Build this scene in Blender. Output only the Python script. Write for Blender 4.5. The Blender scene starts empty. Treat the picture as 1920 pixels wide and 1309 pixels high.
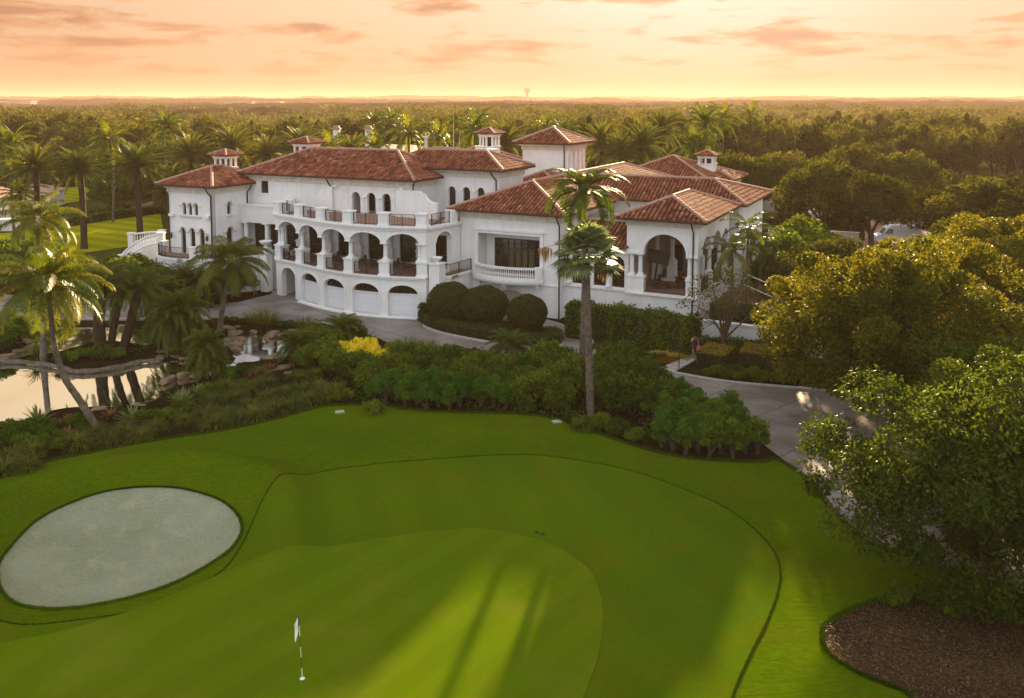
import bpy, math, random
import numpy as np
from mathutils import Vector, Matrix
from mathutils.geometry import delaunay_2d_cdt

C = bpy.context.scene.collection
R = math.radians
PI = math.pi

# ------------------------------------------------------------------ camera
CAM_H = 18.0
PITCH = math.atan(156 / 1650)
cam_d = bpy.data.cameras.new('camera')
cam = bpy.data.objects.new('camera', cam_d)
C.objects.link(cam)
cam.location = (0, 0, CAM_H)
cam.rotation_euler = (PI / 2 - PITCH, 0, 0)
cam_d.sensor_width = 36
cam_d.lens = 36 * 1650 / 1920
cam_d.shift_y = -(654.5 - 344) / 1920
cam_d.clip_end = 40000
cam_d.clip_start = 0.5
bpy.context.scene.camera = cam

# ------------------------------------------------------------------ sun, sky, exposure
SUN_AZ, SUN_EL = R(12.0), R(12.45)
sun_d = bpy.data.lights.new('sun', 'SUN')
sun_d.energy = 5.0
sun_d.angle = R(0.9)
sun_d.color = (1.0, 0.70, 0.38)
sun = bpy.data.objects.new('sun', sun_d)
C.objects.link(sun)
sdir = Vector((math.sin(SUN_AZ) * math.cos(SUN_EL), math.cos(SUN_AZ) * math.cos(SUN_EL), math.sin(SUN_EL)))
sun.rotation_euler = sdir.to_track_quat('Z', 'Y').to_euler()
sun.location = (0, 0, 200)

scn = bpy.context.scene
scn.view_settings.view_transform = 'Standard'
scn.view_settings.look = 'None'
scn.view_settings.gamma = 1
scn.view_settings.exposure = 2.25
scn.render.engine = 'CYCLES'
scn.cycles.max_bounces = 7
scn.cycles.transparent_max_bounces = 8
scn.cycles.volume_bounces = 1

W = bpy.data.worlds.new('World')
scn.world = W
W.use_nodes = True
nt = W.node_tree
nt.nodes.clear()


def N(tree, typ, **kw):
    n = tree.nodes.new(typ)
    ins = kw.pop('ins', {})
    for k, v in kw.items():
        setattr(n, k, v)
    for k, v in ins.items():
        n.inputs[k].default_value = v
    return n


def mth(tree, op, a, b=None, c=None, clamp=False):
    n = tree.nodes.new('ShaderNodeMath')
    n.operation = op
    n.use_clamp = clamp
    for i, v in enumerate((a, b, c)):
        if v is None:
            continue
        if isinstance(v, (int, float)):
            n.inputs[i].default_value = v
        else:
            tree.links.new(v, n.inputs[i])
    return n.outputs[0]


def mixc(tree, fac, a, b, mode='MIX'):
    n = tree.nodes.new('ShaderNodeMix')
    n.data_type = 'RGBA'
    n.blend_type = mode
    n.clamp_factor = True
    for sock, v in ((n.inputs[0], fac), (n.inputs[6], a), (n.inputs[7], b)):
        if isinstance(v, (int, float)):
            sock.default_value = v
        elif isinstance(v, tuple):
            sock.default_value = v if len(v) == 4 else (*v, 1)
        else:
            tree.links.new(v, sock)
    return n.outputs[2]


def ramp(tree, fac, stops, interp='LINEAR'):
    n = tree.nodes.new('ShaderNodeValToRGB')
    n.color_ramp.interpolation = interp
    e = n.color_ramp.elements
    while len(e) > 1:
        e.remove(e[-1])
    for i, (p, c) in enumerate(stops):
        if i == 0:
            el = e[0]
            el.position = p
        else:
            el = e.new(p)
        if isinstance(c, (int, float)):
            c = (c, c, c)
        el.color = (*c, 1) if len(c) == 3 else c
    tree.links.new(fac, n.inputs[0])
    return n.outputs[0]


def build_world():
    t = nt
    out = N(t, 'ShaderNodeOutputWorld')
    bg = N(t, 'ShaderNodeBackground')
    t.links.new(bg.outputs[0], out.inputs[0])
    tc = N(t, 'ShaderNodeTexCoord')
    sep = N(t, 'ShaderNodeSeparateXYZ')
    t.links.new(tc.outputs['Generated'], sep.inputs[0])
    X, Y, Z = sep.outputs
    sky = N(t, 'ShaderNodeTexSky', sky_type='NISHITA')
    sky.sun_disc = False
    sky.sun_elevation = SUN_EL
    sky.sun_rotation = SUN_AZ
    sky.altitude = 0
    sky.air_density = 1.4
    sky.dust_density = 2.5
    sky.ozone_density = 1.0
    # angular closeness to the sun
    dot = N(t, 'ShaderNodeVectorMath', operation='DOT_PRODUCT')
    t.links.new(tc.outputs['Generated'], dot.inputs[0])
    dot.inputs[1].default_value = tuple(sdir)
    d = dot.outputs['Value']
    # sunset glow colours by height above the horizon (z = sine of elevation)
    lowc = ramp(t, mth(t, 'MULTIPLY', Z, 1.0, clamp=True), [
        (0.0, (0.76, 0.41, 0.25)), (0.02, (0.82, 0.49, 0.31)), (0.05, (0.88, 0.59, 0.39)),
        (0.10, (0.92, 0.69, 0.49)), (0.2, (1.12, 0.92, 0.55)), (0.45, (0.78, 0.70, 0.62)), (1.0, (0.62, 0.66, 0.76))])
    side = ramp(t, mth(t, 'MULTIPLY_ADD', d, 0.5, 0.5), [
        (0.0, (0.80, 0.82, 0.95)), (0.55, (0.80, 0.78, 0.86)), (0.86, (0.74, 0.66, 0.58)), (0.955, (0.90, 0.87, 0.80)),
        (0.985, (0.98, 0.97, 0.96)), (1.0, (1.14, 1.18, 1.38))])
    base = mixc(t, 1.0, lowc, side, 'MULTIPLY')
    # behind the camera: cool even sky that lights the shaded fronts
    back = ramp(t, mth(t, 'MULTIPLY_ADD', d, 0.5, 0.5), [(0.0, 1.0), (0.45, 1.0), (0.80, 0.0)])
    base = mixc(t, back, base, (1.26, 1.31, 1.38))
    # clouds on a flat layer
    zz = mth(t, 'ADD', mth(t, 'MAXIMUM', Z, 0.0), 0.045)
    cx = mth(t, 'DIVIDE', X, zz)
    cy = mth(t, 'DIVIDE', Y, zz)
    comb = N(t, 'ShaderNodeCombineXYZ')
    az = mth(t, 'ARCTAN2', X, Y)
    t.links.new(mth(t, 'MULTIPLY', az, 6.0), comb.inputs[0])
    t.links.new(mth(t, 'MULTIPLY', mth(t, 'POWER', mth(t, 'MAXIMUM', Z, 0.0), 0.8), 24.0), comb.inputs[1])
    comb.inputs[2].default_value = 3.7
    n1 = N(t, 'ShaderNodeTexNoise', ins={'Scale': 1.5, 'Detail': 9, 'Roughness': 0.58, 'Distortion': 0.25})
    t.links.new(comb.outputs[0], n1.inputs['Vector'])
    n2 = N(t, 'ShaderNodeTexNoise', ins={'Scale': 0.5, 'Detail': 3, 'Roughness': 0.5})
    t.links.new(comb.outputs[0], n2.inputs['Vector'])
    cov = mth(t, 'ADD', mth(t, 'MULTIPLY', n1.outputs[0], 0.72), mth(t, 'MULTIPLY', n2.outputs[0], 0.28))
    cm = ramp(t, cov, [(0.500, 0.0), (0.55, 0.6), (0.61, 1.0)], 'EASE')
    hz = ramp(t, Z, [(0.0, 0.0), (0.008, 0.15), (0.03, 1.0), (0.125, 1.0), (0.17, 0.25), (1.0, 0.4)])
    cm = mth(t, 'MULTIPLY', cm, hz)
    shade = ramp(t, cov, [(0.50, (0.90, 0.47, 0.25)), (0.57, (0.74, 0.35, 0.19)), (0.66, (0.50, 0.30, 0.22))])
    cloudc = mixc(t, 1.0, shade, side, 'MULTIPLY')
    cloudc = mixc(t, back, cloudc, (0.62, 0.60, 0.68))
    base2 = mixc(t, cm, base, cloudc)
    # Nishita contributes the physical part of the light
    k = N(t, 'ShaderNodeVectorMath', operation='SCALE')
    t.links.new(sky.outputs[0], k.inputs[0])
    k.inputs['Scale'].default_value = 0.006
    s2 = N(t, 'ShaderNodeVectorMath', operation='SCALE')
    t.links.new(base2, s2.inputs[0])
    s2.inputs['Scale'].default_value = 4.55
    add = N(t, 'ShaderNodeVectorMath', operation='ADD')
    t.links.new(k.outputs[0], add.inputs[0])
    t.links.new(s2.outputs[0], add.inputs[1])
    t.links.new(add.outputs[0], bg.inputs[0])
    bg.inputs[1].default_value = 0.05


build_world()


# ------------------------------------------------------------------ pixel <-> world helpers (photo is 1920 x 1309)
CT, ST = math.cos(PITCH), math.sin(PITCH)
BA = R(26)
CA, SA = math.cos(BA), math.sin(BA)


def ray(px, py):
    dx = px - 960
    dy = py - 344
    return dx, 1650 * CT - dy * ST, -(1650 * ST + dy * CT)


def G(px, py, z=0.0):
    r = ray(px, py)
    k = (z - CAM_H) / r[2]
    return (r[0] * k, r[1] * k)


def atd(px, py, Y):
    r = ray(px, py)
    k = Y / r[1]
    return (r[0] * k, Y, CAM_H + r[2] * k)


def _uv(r, k):
    x, y, z = r[0] * k, r[1] * k, r[2] * k + CAM_H
    return (CA * x - SA * y, SA * x + CA * y, z)


def PV(px, py, v):
    r = ray(px, py)
    return _uv(r, v / (SA * r[0] + CA * r[1]))


def PU(px, py, u):
    r = ray(px, py)
    return _uv(r, u / (CA * r[0] - SA * r[1]))


def PZ(px, py, z):
    r = ray(px, py)
    return _uv(r, (z - CAM_H) / r[2])


def uvw(u, v):
    return (CA * u + SA * v, -SA * u + CA * v)


# ------------------------------------------------------------------ mesh builder
class MB:
    def __init__(self):
        self.v = []
        self.n = 0
        self.l = []
        self.c = []
        self.r = []
        self.mi = []

    def add(self, verts, faces, rnd=None, mi=0):
        verts = np.asarray(verts, dtype=np.float64).reshape(-1, 3)
        if isinstance(faces, np.ndarray):
            self.l.append((faces + self.n).ravel())
            self.c.append(np.full(len(faces), faces.shape[1]))
            nf = len(faces)
        else:
            if not faces:
                return self
            self.l.append(np.concatenate([np.asarray(f) for f in faces]) + self.n)
            self.c.append(np.array([len(f) for f in faces]))
            nf = len(faces)
        self.mi.append(np.full(nf, mi))
        if rnd is None:
            rnd = np.full(len(verts), 0.5)
        elif np.isscalar(rnd):
            rnd = np.full(len(verts), float(rnd))
        self.r.append(np.asarray(rnd, dtype=np.float64))
        self.v.append(verts)
        self.n += len(verts)
        return self

    def quads(self, q, rnd=None, mi=0):
        q = np.asarray(q).reshape(-1, 4, 3)
        f = np.arange(len(q) * 4).reshape(-1, 4)
        if rnd is not None and not np.isscalar(rnd):
            rnd = np.repeat(rnd, 4)
        return self.add(q.reshape(-1, 3), f, rnd, mi)

    def box(self, x0, x1, y0, y1, z0, z1, rnd=None, mi=0):
        v = [(x0, y0, z0), (x1, y0, z0), (x1, y1, z0), (x0, y1, z0), (x0, y0, z1), (x1, y0, z1), (x1, y1, z1), (x0, y1, z1)]
        f = [(0, 3, 2, 1), (4, 5, 6, 7), (0, 1, 5, 4), (1, 2, 6, 5), (2, 3, 7, 6), (3, 0, 4, 7)]
        return self.add(v, f, rnd, mi)

    def obox(self, c, hx, hy, z0, z1, ang=0, taper=1.0, rnd=None, mi=0):
        ca, sa = math.cos(ang), math.sin(ang)
        v = []
        for z, s in ((z0, 1), (z1, taper)):
            for a, b in ((-hx, -hy), (hx, -hy), (hx, hy), (-hx, hy)):
                a *= s
                b *= s
                v.append((c[0] + a * ca - b * sa, c[1] + a * sa + b * ca, z))
        f = [(0, 3, 2, 1), (4, 5, 6, 7), (0, 1, 5, 4), (1, 2, 6, 5), (2, 3, 7, 6), (3, 0, 4, 7)]
        return self.add(v, f, rnd, mi)

    def tube(self, pts, rad, ns=8, cap=True, rnd=None, mi=0):
        pts = np.asarray(pts, dtype=float)
        n = len(pts)
        rad = np.full(n, rad) if np.isscalar(rad) else np.asarray(rad, dtype=float)
        d = np.gradient(pts, axis=0)
        d /= np.linalg.norm(d, axis=1)[:, None] + 1e-9
        # parallel transport of the frame
        ref = np.array([0, 0, 1.0]) if abs(d[0, 2]) < 0.9 else np.array([1.0, 0, 0])
        a = np.zeros_like(d)
        cur = np.cross(d[0], ref)
        for q in range(n):
            cur = cur - d[q] * np.dot(cur, d[q])
            cur = cur / (np.linalg.norm(cur) + 1e-9)
            a[q] = cur
        b = np.cross(a, d)
        th = np.linspace(0, 2 * PI, ns, endpoint=False)
        V = pts[:, None, :] + rad[:, None, None] * (np.cos(th)[None, :, None] * a[:, None, :] + np.sin(th)[None, :, None] * b[:, None, :])
        i = np.arange(n - 1)[:, None] * ns
        j = np.arange(ns)[None, :]
        k = (j + 1) % ns
        F = np.stack([i + j, i + k, i + ns + k, i + ns + j], -1).reshape(-1, 4)
        base = self.n
        self.add(V.reshape(-1, 3), F, rnd, mi)
        if cap:
            self.add(V[0], [tuple(range(ns))], rnd, mi)
            self.add(V[-1], [tuple(range(ns))], rnd, mi)
        return self

    def lathe(self, c, prof, ns=14, mi=0):
        # prof: list of (radius, z)
        th = np.linspace(0, 2 * PI, ns, endpoint=False)
        V = np.array([[(c[0] + r * math.cos(t), c[1] + r * math.sin(t), z) for t in th] for r, z in prof])
        n = len(prof)
        i = np.arange(n - 1)[:, None] * ns
        j = np.arange(ns)[None, :]
        k = (j + 1) % ns
        F = np.stack([i + j, i + k, i + ns + k, i + ns + j], -1).reshape(-1, 4)
        self.add(V.reshape(-1, 3), F, None, mi)
        self.add(V[-1], [tuple(range(ns))], None, mi)
        return self

    def build(self, name, mats, parent=None, smooth=False, off=None):
        me = bpy.data.meshes.new(name)
        if self.n:
            V = np.concatenate(self.v)
            if off is not None:
                V = V - np.asarray(off)
            L = np.concatenate(self.l).astype(np.int32)
            cnt = np.concatenate(self.c).astype(np.int32)
            st = np.concatenate([[0], np.cumsum(cnt)[:-1]]).astype(np.int32)
            me.vertices.add(len(V))
            me.vertices.foreach_set('co', V.astype(np.float32).ravel())
            me.loops.add(len(L))
            me.loops.foreach_set('vertex_index', L)
            me.polygons.add(len(cnt))
            me.polygons.foreach_set('loop_start', st)
            me.polygons.foreach_set('loop_total', cnt)
            me.polygons.foreach_set('material_index', np.concatenate(self.mi).astype(np.int32))
            me.polygons.foreach_set('use_smooth', np.full(len(cnt), smooth))
            at = me.attributes.new('rnd', 'FLOAT', 'POINT')
            at.data.foreach_set('value', np.concatenate(self.r).astype(np.float32))
            me.update(calc_edges=True)
        if not isinstance(mats, (list, tuple)):
            mats = [mats]
        for m in mats:
            me.materials.append(m)
        o = bpy.data.objects.new(name, me)
        C.objects.link(o)
        if parent is not None:
            o.parent = parent
        return o


def tag(o, label=None, cat=None, group=None, kind=None):
    if label:
        o['label'] = label
    if cat:
        o['category'] = cat
    if group:
        o['group'] = group
    if kind:
        o['kind'] = kind
    return o


def thing(name, label, cat, loc=(0, 0, 0), rz=0, group=None):
    o = bpy.data.objects.new(name, None)
    o.empty_display_size = 0.3
    C.objects.link(o)
    o.location = loc
    o.rotation_euler = (0, 0, rz)
    return tag(o, label, cat, group)


def dup(root, loc, rz=0, sc=1.0, label=None, group=None, tilt=None):
    r = root.copy()
    C.objects.link(r)
    r.location = loc
    r.rotation_euler = (tilt[0], tilt[1], rz) if tilt else (0, 0, rz)
    r.scale = (sc, sc, sc) if np.isscalar(sc) else sc
    if label:
        r['label'] = label
    if group:
        r['group'] = group
    for ch in list(root.children):
        c = ch.copy()
        C.objects.link(c)
        c.parent = r
        for g in ch.children:
            d = g.copy()
            C.objects.link(d)
            d.parent = c
    return r


class Proto:
    """first use moves the source itself, later uses copy it"""

    def __init__(self, root):
        self.root = root
        self.used = False

    def put(self, loc, rz=0, sc=1.0, label=None, group=None, tilt=None):
        if not self.used:
            self.used = True
            r = self.root
            r.location = loc
            r.rotation_euler = (tilt[0], tilt[1], rz) if tilt else (0, 0, rz)
            r.scale = (sc, sc, sc) if np.isscalar(sc) else sc
            if label:
                r['label'] = label
            if group:
                r['group'] = group
            return r
        return dup(self.root, loc, rz, sc, label, group, tilt)


# ------------------------------------------------------------------ materials
def newmat(name):
    m = bpy.data.materials.new(name)
    m.use_nodes = True
    t = m.node_tree
    b = t.nodes['Principled BSDF']
    return m, t, b


def mat(name, col, rough=0.8, var=0.0, scale=3.0, bump=0.0, bscale=20.0, metal=0.0, spec=0.3, col2=None, detail=5):
    m, t, b = newmat(name)
    b.inputs['Roughness'].default_value = rough
    b.inputs['Metallic'].default_value = metal
    b.inputs['Specular IOR Level'].default_value = spec
    tc = N(t, 'ShaderNodeTexCoord')
    if var or col2:
        no = N(t, 'ShaderNodeTexNoise', ins={'Scale': scale, 'Detail': detail, 'Roughness': 0.6})
        t.links.new(tc.outputs['Object'], no.inputs['Vector'])
        c2 = col2 or tuple(c * (1 - var) for c in col)
        f = ramp(t, no.outputs[0], [(0.35, 0.0), (0.65, 1.0)])
        t.links.new(mixc(t, f, col, c2), b.inputs['Base Color'])
    else:
        b.inputs['Base Color'].default_value = (*col, 1)
    if bump:
        n2 = N(t, 'ShaderNodeTexNoise', ins={'Scale': bscale, 'Detail': 4})
        t.links.new(tc.outputs['Object'], n2.inputs['Vector'])
        bp = N(t, 'ShaderNodeBump', ins={'Strength': bump, 'Distance': 0.05})
        t.links.new(n2.outputs[0], bp.inputs['Height'])
        t.links.new(bp.outputs[0], b.inputs['Normal'])
    return m


def leafmat(name, cA, cB, trans=0.45, tint=(1.5, 1.35, 0.5), rough=0.5, spec=0.3, objvar=0.0, gloss=True):
    """two-tone leaf colour picked by the per-leaf random attribute; light passes through the blade"""
    m, t, b = newmat(name)
    at = N(t, 'ShaderNodeAttribute', attribute_name='rnd')
    f = at.outputs['Fac']
    col = mixc(t, f, cA, cB)
    if objvar:
        oi = N(t, 'ShaderNodeObjectInfo')
        hs = N(t, 'ShaderNodeHueSaturation')
        hs.inputs['Hue'].default_value = 0.5
        t.links.new(mth(t, 'MULTIPLY_ADD', oi.outputs['Random'], objvar * 1.2, 1 - objvar * 0.6), hs.inputs['Value'])
        t.links.new(mth(t, 'MULTIPLY_ADD', oi.outputs['Random'], -0.05, 0.525), hs.inputs['Hue'])
        t.links.new(col, hs.inputs['Color'])
        col = hs.outputs[0]
    t.links.new(col, b.inputs['Base Color'])
    b.inputs['Roughness'].default_value = rough
    b.inputs['Specular IOR Level'].default_value = spec
    tr = N(t, 'ShaderNodeBsdfTranslucent')
    t.links.new(mixc(t, 1.0, col, (*tint, 1), 'MULTIPLY'), tr.inputs[0])
    mx = N(t, 'ShaderNodeMixShader')
    mx.inputs[0].default_value = trans
    out = t.nodes['Material Output']
    t.links.new(b.outputs[0], mx.inputs[1])
    t.links.new(tr.outputs[0], mx.inputs[2])
    t.links.new(mx.outputs[0], out.inputs[0])
    return m


def groundmat(name, cA, cB, s1=0.25, s2=6.0, fine=(0.8, 1.2), bump=0.4, bsc=9.0, rough=0.95, cC=None, stripe=None, spec=0.0, stretch=None):
    m, t, b = newmat(name)
    tc = N(t, 'ShaderNodeTexCoord')
    P = tc.outputs['Object']
    n1 = N(t, 'ShaderNodeTexNoise', ins={'Scale': s1, 'Detail': 6, 'Roughness': 0.6})
    t.links.new(P, n1.inputs['Vector'])
    if stretch:
        mp = N(t, 'ShaderNodeMapping')
        mp.inputs['Scale'].default_value = stretch
        t.links.new(P, mp.inputs['Vector'])
        P2 = mp.outputs[0]
    else:
        P2 = P
    n2 = N(t, 'ShaderNodeTexNoise', ins={'Scale': s2, 'Detail': 5, 'Roughness': 0.75})
    t.links.new(P2, n2.inputs['Vector'])
    col = mixc(t, ramp(t, n1.outputs[0], [(0.36, 0.0), (0.64, 1.0)]), cA, cB)
    if cC:
        n3 = N(t, 'ShaderNodeTexNoise', ins={'Scale': s1 * 3.3, 'Detail': 5, 'Roughness': 0.7})
        t.links.new(P, n3.inputs['Vector'])
        col = mixc(t, ramp(t, n3.outputs[0], [(0.50, 0.0), (0.68, 1.0)]), col, cC)
    g = ramp(t, n2.outputs[0], [(0.3, fine[0]), (0.7, fine[1])])
    col = mixc(t, 1.0, col, g, 'MULTIPLY')
    if stripe:
        wv = N(t, 'ShaderNodeMapping')
        wv.inputs['Rotation'].default_value = (0, 0, stripe[0])
        t.links.new(tc.outputs['Object'], wv.inputs['Vector'])
        sx = N(t, 'ShaderNodeSeparateXYZ')
        t.links.new(wv.outputs[0], sx.inputs[0])
        s = mth(t, 'SINE', mth(t, 'MULTIPLY', sx.outputs[0], 2 * PI / stripe[1]))
        col = mixc(t, 1.0, col, ramp(t, mth(t, 'MULTIPLY_ADD', s, 0.5, 0.5), [(0.3, 1 - stripe[2]), (0.7, 1 + stripe[2])]), 'MULTIPLY')
    t.links.new(col, b.inputs['Base Color'])
    b.inputs['Roughness'].default_value = rough
    b.inputs['Specular IOR Level'].default_value = spec
    if bump:
        n4 = N(t, 'ShaderNodeTexNoise', ins={'Scale': bsc, 'Detail': 6, 'Roughness': 0.8})
        t.links.new(P2, n4.inputs['Vector'])
        bp = N(t, 'ShaderNodeBump', ins={'Strength': bump, 'Distance': 0.08})
        t.links.new(n4.outputs[0], bp.inputs['Height'])
        t.links.new(bp.outputs[0], b.inputs['Normal'])
    return m


def tilemat(name):
    m, t, b = newmat(name)
    at = N(t, 'ShaderNodeAttribute', attribute_name='rnd')
    tc = N(t, 'ShaderNodeTexCoord')
    no = N(t, 'ShaderNodeTexNoise', ins={'Scale': 0.5, 'Detail': 5, 'Roughness': 0.7})
    t.links.new(tc.outputs['Object'], no.inputs['Vector'])
    c = ramp(t, at.outputs['Fac'], [(0.0, (0.07, 0.026, 0.016)), (0.3, (0.13, 0.044, 0.025)), (0.6, (0.235, 0.074, 0.038)),
                                    (0.82, (0.285, 0.105, 0.060)), (1.0, (0.32, 0.18, 0.11))])
    c = mixc(t, ramp(t, no.outputs[0], [(0.52, 0.0), (0.85, 0.30)]), c, (0.09, 0.055, 0.03))
    t.links.new(c, b.inputs['Base Color'])
    b.inputs['Roughness'].default_value = 0.8
    b.inputs['Specular IOR Level'].default_value = 0.12
    return m


def wallmat():
    m, t, b = newmat('stucco_white')
    tc = N(t, 'ShaderNodeTexCoord')
    P = tc.outputs['Object']
    n1 = N(t, 'ShaderNodeTexNoise', ins={'Scale': 0.6, 'Detail': 6, 'Roughness': 0.65})
    t.links.new(P, n1.inputs['Vector'])
    mp = N(t, 'ShaderNodeMapping')
    mp.inputs['Scale'].default_value = (3.0, 3.0, 0.25)
    t.links.new(P, mp.inputs['Vector'])
    n2 = N(t, 'ShaderNodeTexNoise', ins={'Scale': 1.0, 'Detail': 5, 'Roughness': 0.7})
    t.links.new(mp.outputs[0], n2.inputs['Vector'])
    c = mixc(t, ramp(t, n1.outputs[0], [(0.35, 0.0), (0.7, 1.0)]), (0.765, 0.76, 0.745), (0.665, 0.66, 0.64))
    c = mixc(t, ramp(t, n2.outputs[0], [(0.50, 0.0), (0.8, 0.45)]), c, (0.50, 0.48, 0.44))
    t.links.new(c, b.inputs['Base Color'])
    b.inputs['Roughness'].default_value = 0.85
    b.inputs['Specular IOR Level'].default_value = 0.2
    n3 = N(t, 'ShaderNodeTexNoise', ins={'Scale': 12, 'Detail': 4})
    t.links.new(P, n3.inputs['Vector'])
    bp = N(t, 'ShaderNodeBump', ins={'Strength': 0.15, 'Distance': 0.03})
    t.links.new(n3.outputs[0], bp.inputs['Height'])
    t.links.new(bp.outputs[0], b.inputs['Normal'])
    return m


def pavemat():
    m, t, b = newmat('stamped_concrete')
    tc = N(t, 'ShaderNodeTexCoord')
    P = tc.outputs['Object']
    mp = N(t, 'ShaderNodeMapping')
    mp.inputs['Rotation'].default_value = (0, 0, R(26 + 18))
    t.links.new(P, mp.inputs['Vector'])
    # warp the joint grid a little so that the slabs follow the curve of the drive
    nw = N(t, 'ShaderNodeTexNoise', ins={'Scale': 0.03, 'Detail': 1})
    t.links.new(mp.outputs[0], nw.inputs['Vector'])
    vm = N(t, 'ShaderNodeVectorMath', operation='MULTIPLY_ADD')
    t.links.new(nw.outputs['Color'], vm.inputs[0])
    vm.inputs[1].default_value = (6, 6, 0)
    t.links.new(mp.outputs[0], vm.inputs[2])
    br = N(t, 'ShaderNodeTexBrick', ins={'Scale': 1.0, 'Mortar Size': 0.035, 'Mortar Smooth': 0.1, 'Brick Width': 4.2, 'Row Height': 3.4, 'Bias': 0.0})
    br.offset = 0.0
    br.inputs['Color1'].default_value = (1, 1, 1, 1)
    br.inputs['Color2'].default_value = (0.88, 0.88, 0.88, 1)
    br.inputs['Mortar'].default_value = (0.30, 0.28, 0.27, 1)
    t.links.new(vm.outputs[0], br.inputs['Vector'])
    n1 = N(t, 'ShaderNodeTexNoise', ins={'Scale': 0.35, 'Detail': 6, 'Roughness': 0.65})
    t.links.new(P, n1.inputs['Vector'])
    n2 = N(t, 'ShaderNodeTexNoise', ins={'Scale': 5.0, 'Detail': 6, 'Roughness': 0.75})
    t.links.new(P, n2.inputs['Vector'])
    c = mixc(t, ramp(t, n1.outputs[0], [(0.38, 0.0), (0.62, 1.0)]), (0.25, 0.225, 0.205), (0.125, 0.108, 0.092))
    c = mixc(t, 1.0, c, ramp(t, n2.outputs[0], [(0.3, 0.8), (0.7, 1.15)]), 'MULTIPLY')
    c = mixc(t, 1.0, c, br.outputs[0], 'MULTIPLY')
    t.links.new(c, b.inputs['Base Color'])
    # damp patches: smoother
    t.links.new(ramp(t, n1.outputs[0], [(0.4, 0.75), (0.7, 0.42)]), b.inputs['Roughness'])
    return m


M = {}
M['wall'] = wallmat()
M['trim'] = mat('trim_white', (0.77, 0.76, 0.74), 0.75, 0.10, 2.0, 0.1, 15)
M['coral'] = mat('frieze_stone', (0.66, 0.60, 0.50), 0.9, 0.25, 2.5, 0.3, 8)
M['tile'] = tilemat('clay_tile')
M['cap'] = mat('ridge_cap_tile', (0.40, 0.24, 0.17), 0.7, 0.3, 4, 0.2, 12)
M['under'] = mat('roof_underlay', (0.03, 0.014, 0.010), 0.9, 0.3, 2)
M['gutter'] = mat('bronze_gutter', (0.06, 0.028, 0.018), 0.5, 0.2, 3, metal=0.3)
M['iron'] = mat('wrought_iron', (0.035, 0.018, 0.014), 0.5)
M['glass'] = mat('dark_glass', (0.012, 0.016, 0.008), 0.12, spec=0.6)
M['frame'] = mat('bronze_window_frame', (0.045, 0.033, 0.018), 0.5)
M['dark'] = mat('dark_interior', (0.035, 0.028, 0.016), 0.9)
M['floor'] = mat('terracotta_paving', (0.30, 0.19, 0.14), 0.8, 0.3, 2)
M['door'] = mat('door_paint', (0.70, 0.70, 0.72), 0.6, 0.05, 2)
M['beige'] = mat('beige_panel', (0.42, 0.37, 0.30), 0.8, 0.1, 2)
M['metalroof'] = mat('pale_roof', (0.62, 0.55, 0.42), 0.5, 0.15, 1)
M['steel'] = mat('galvanised_steel', (0.45, 0.44, 0.42), 0.4, metal=0.6)
M['drive'] = pavemat()
M['kerb'] = mat('kerb_concrete', (0.36, 0.33, 0.30), 0.85, 0.25, 3, 0.2, 10)
M['soil'] = groundmat('soil', (0.012, 0.009, 0.005), (0.022, 0.018, 0.008), 0.3, 5, bump=0.8, bsc=6, cC=(0.010, 0.020, 0.003))
M['mulch'] = groundmat('bark_mulch', (0.075, 0.048, 0.022), (0.045, 0.028, 0.014), 0.25, 7, fine=(0.25, 1.9), bump=1.0, bsc=7)
M['grass'] = groundmat('rough_grass', (0.048, 0.096, 0.001), (0.078, 0.118, 0.001), 0.10, 5.0, fine=(0.75, 1.25), bump=0.8, bsc=7, stretch=(0.5, 1.6, 1), cC=(0.070, 0.092, 0.003))
M['apron'] = groundmat('apron_grass', (0.050, 0.098, 0.002), (0.068, 0.106, 0.002), 0.10, 9.0, fine=(0.86, 1.14), bump=0.25, bsc=14, cC=(0.078, 0.096, 0.002), stripe=(R(-20), 2.6, 0.03))
M['green'] = groundmat('putting_green_grass', (0.072, 0.122, 0.002), (0.088, 0.126, 0.002), 0.09, 14.0, fine=(0.92, 1.08), bump=0.08, bsc=20, cC=(0.100, 0.132, 0.006), stripe=(R(38), 1.9, 0.035))
M['lawn'] = groundmat('lawn_grass', (0.22, 0.25, 0.005), (0.27, 0.27, 0.006), 0.10, 5.0, fine=(0.8, 1.2), bump=0.5, bsc=8, stripe=(R(-60), 3.6, 0.14))
M['sand'] = groundmat('bunker_sand', (0.255, 0.285, 0.19), (0.215, 0.24, 0.15), 0.3, 9, fine=(0.82, 1.14), bump=0.5, bsc=7, cC=(0.29, 0.29, 0.19))


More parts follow.
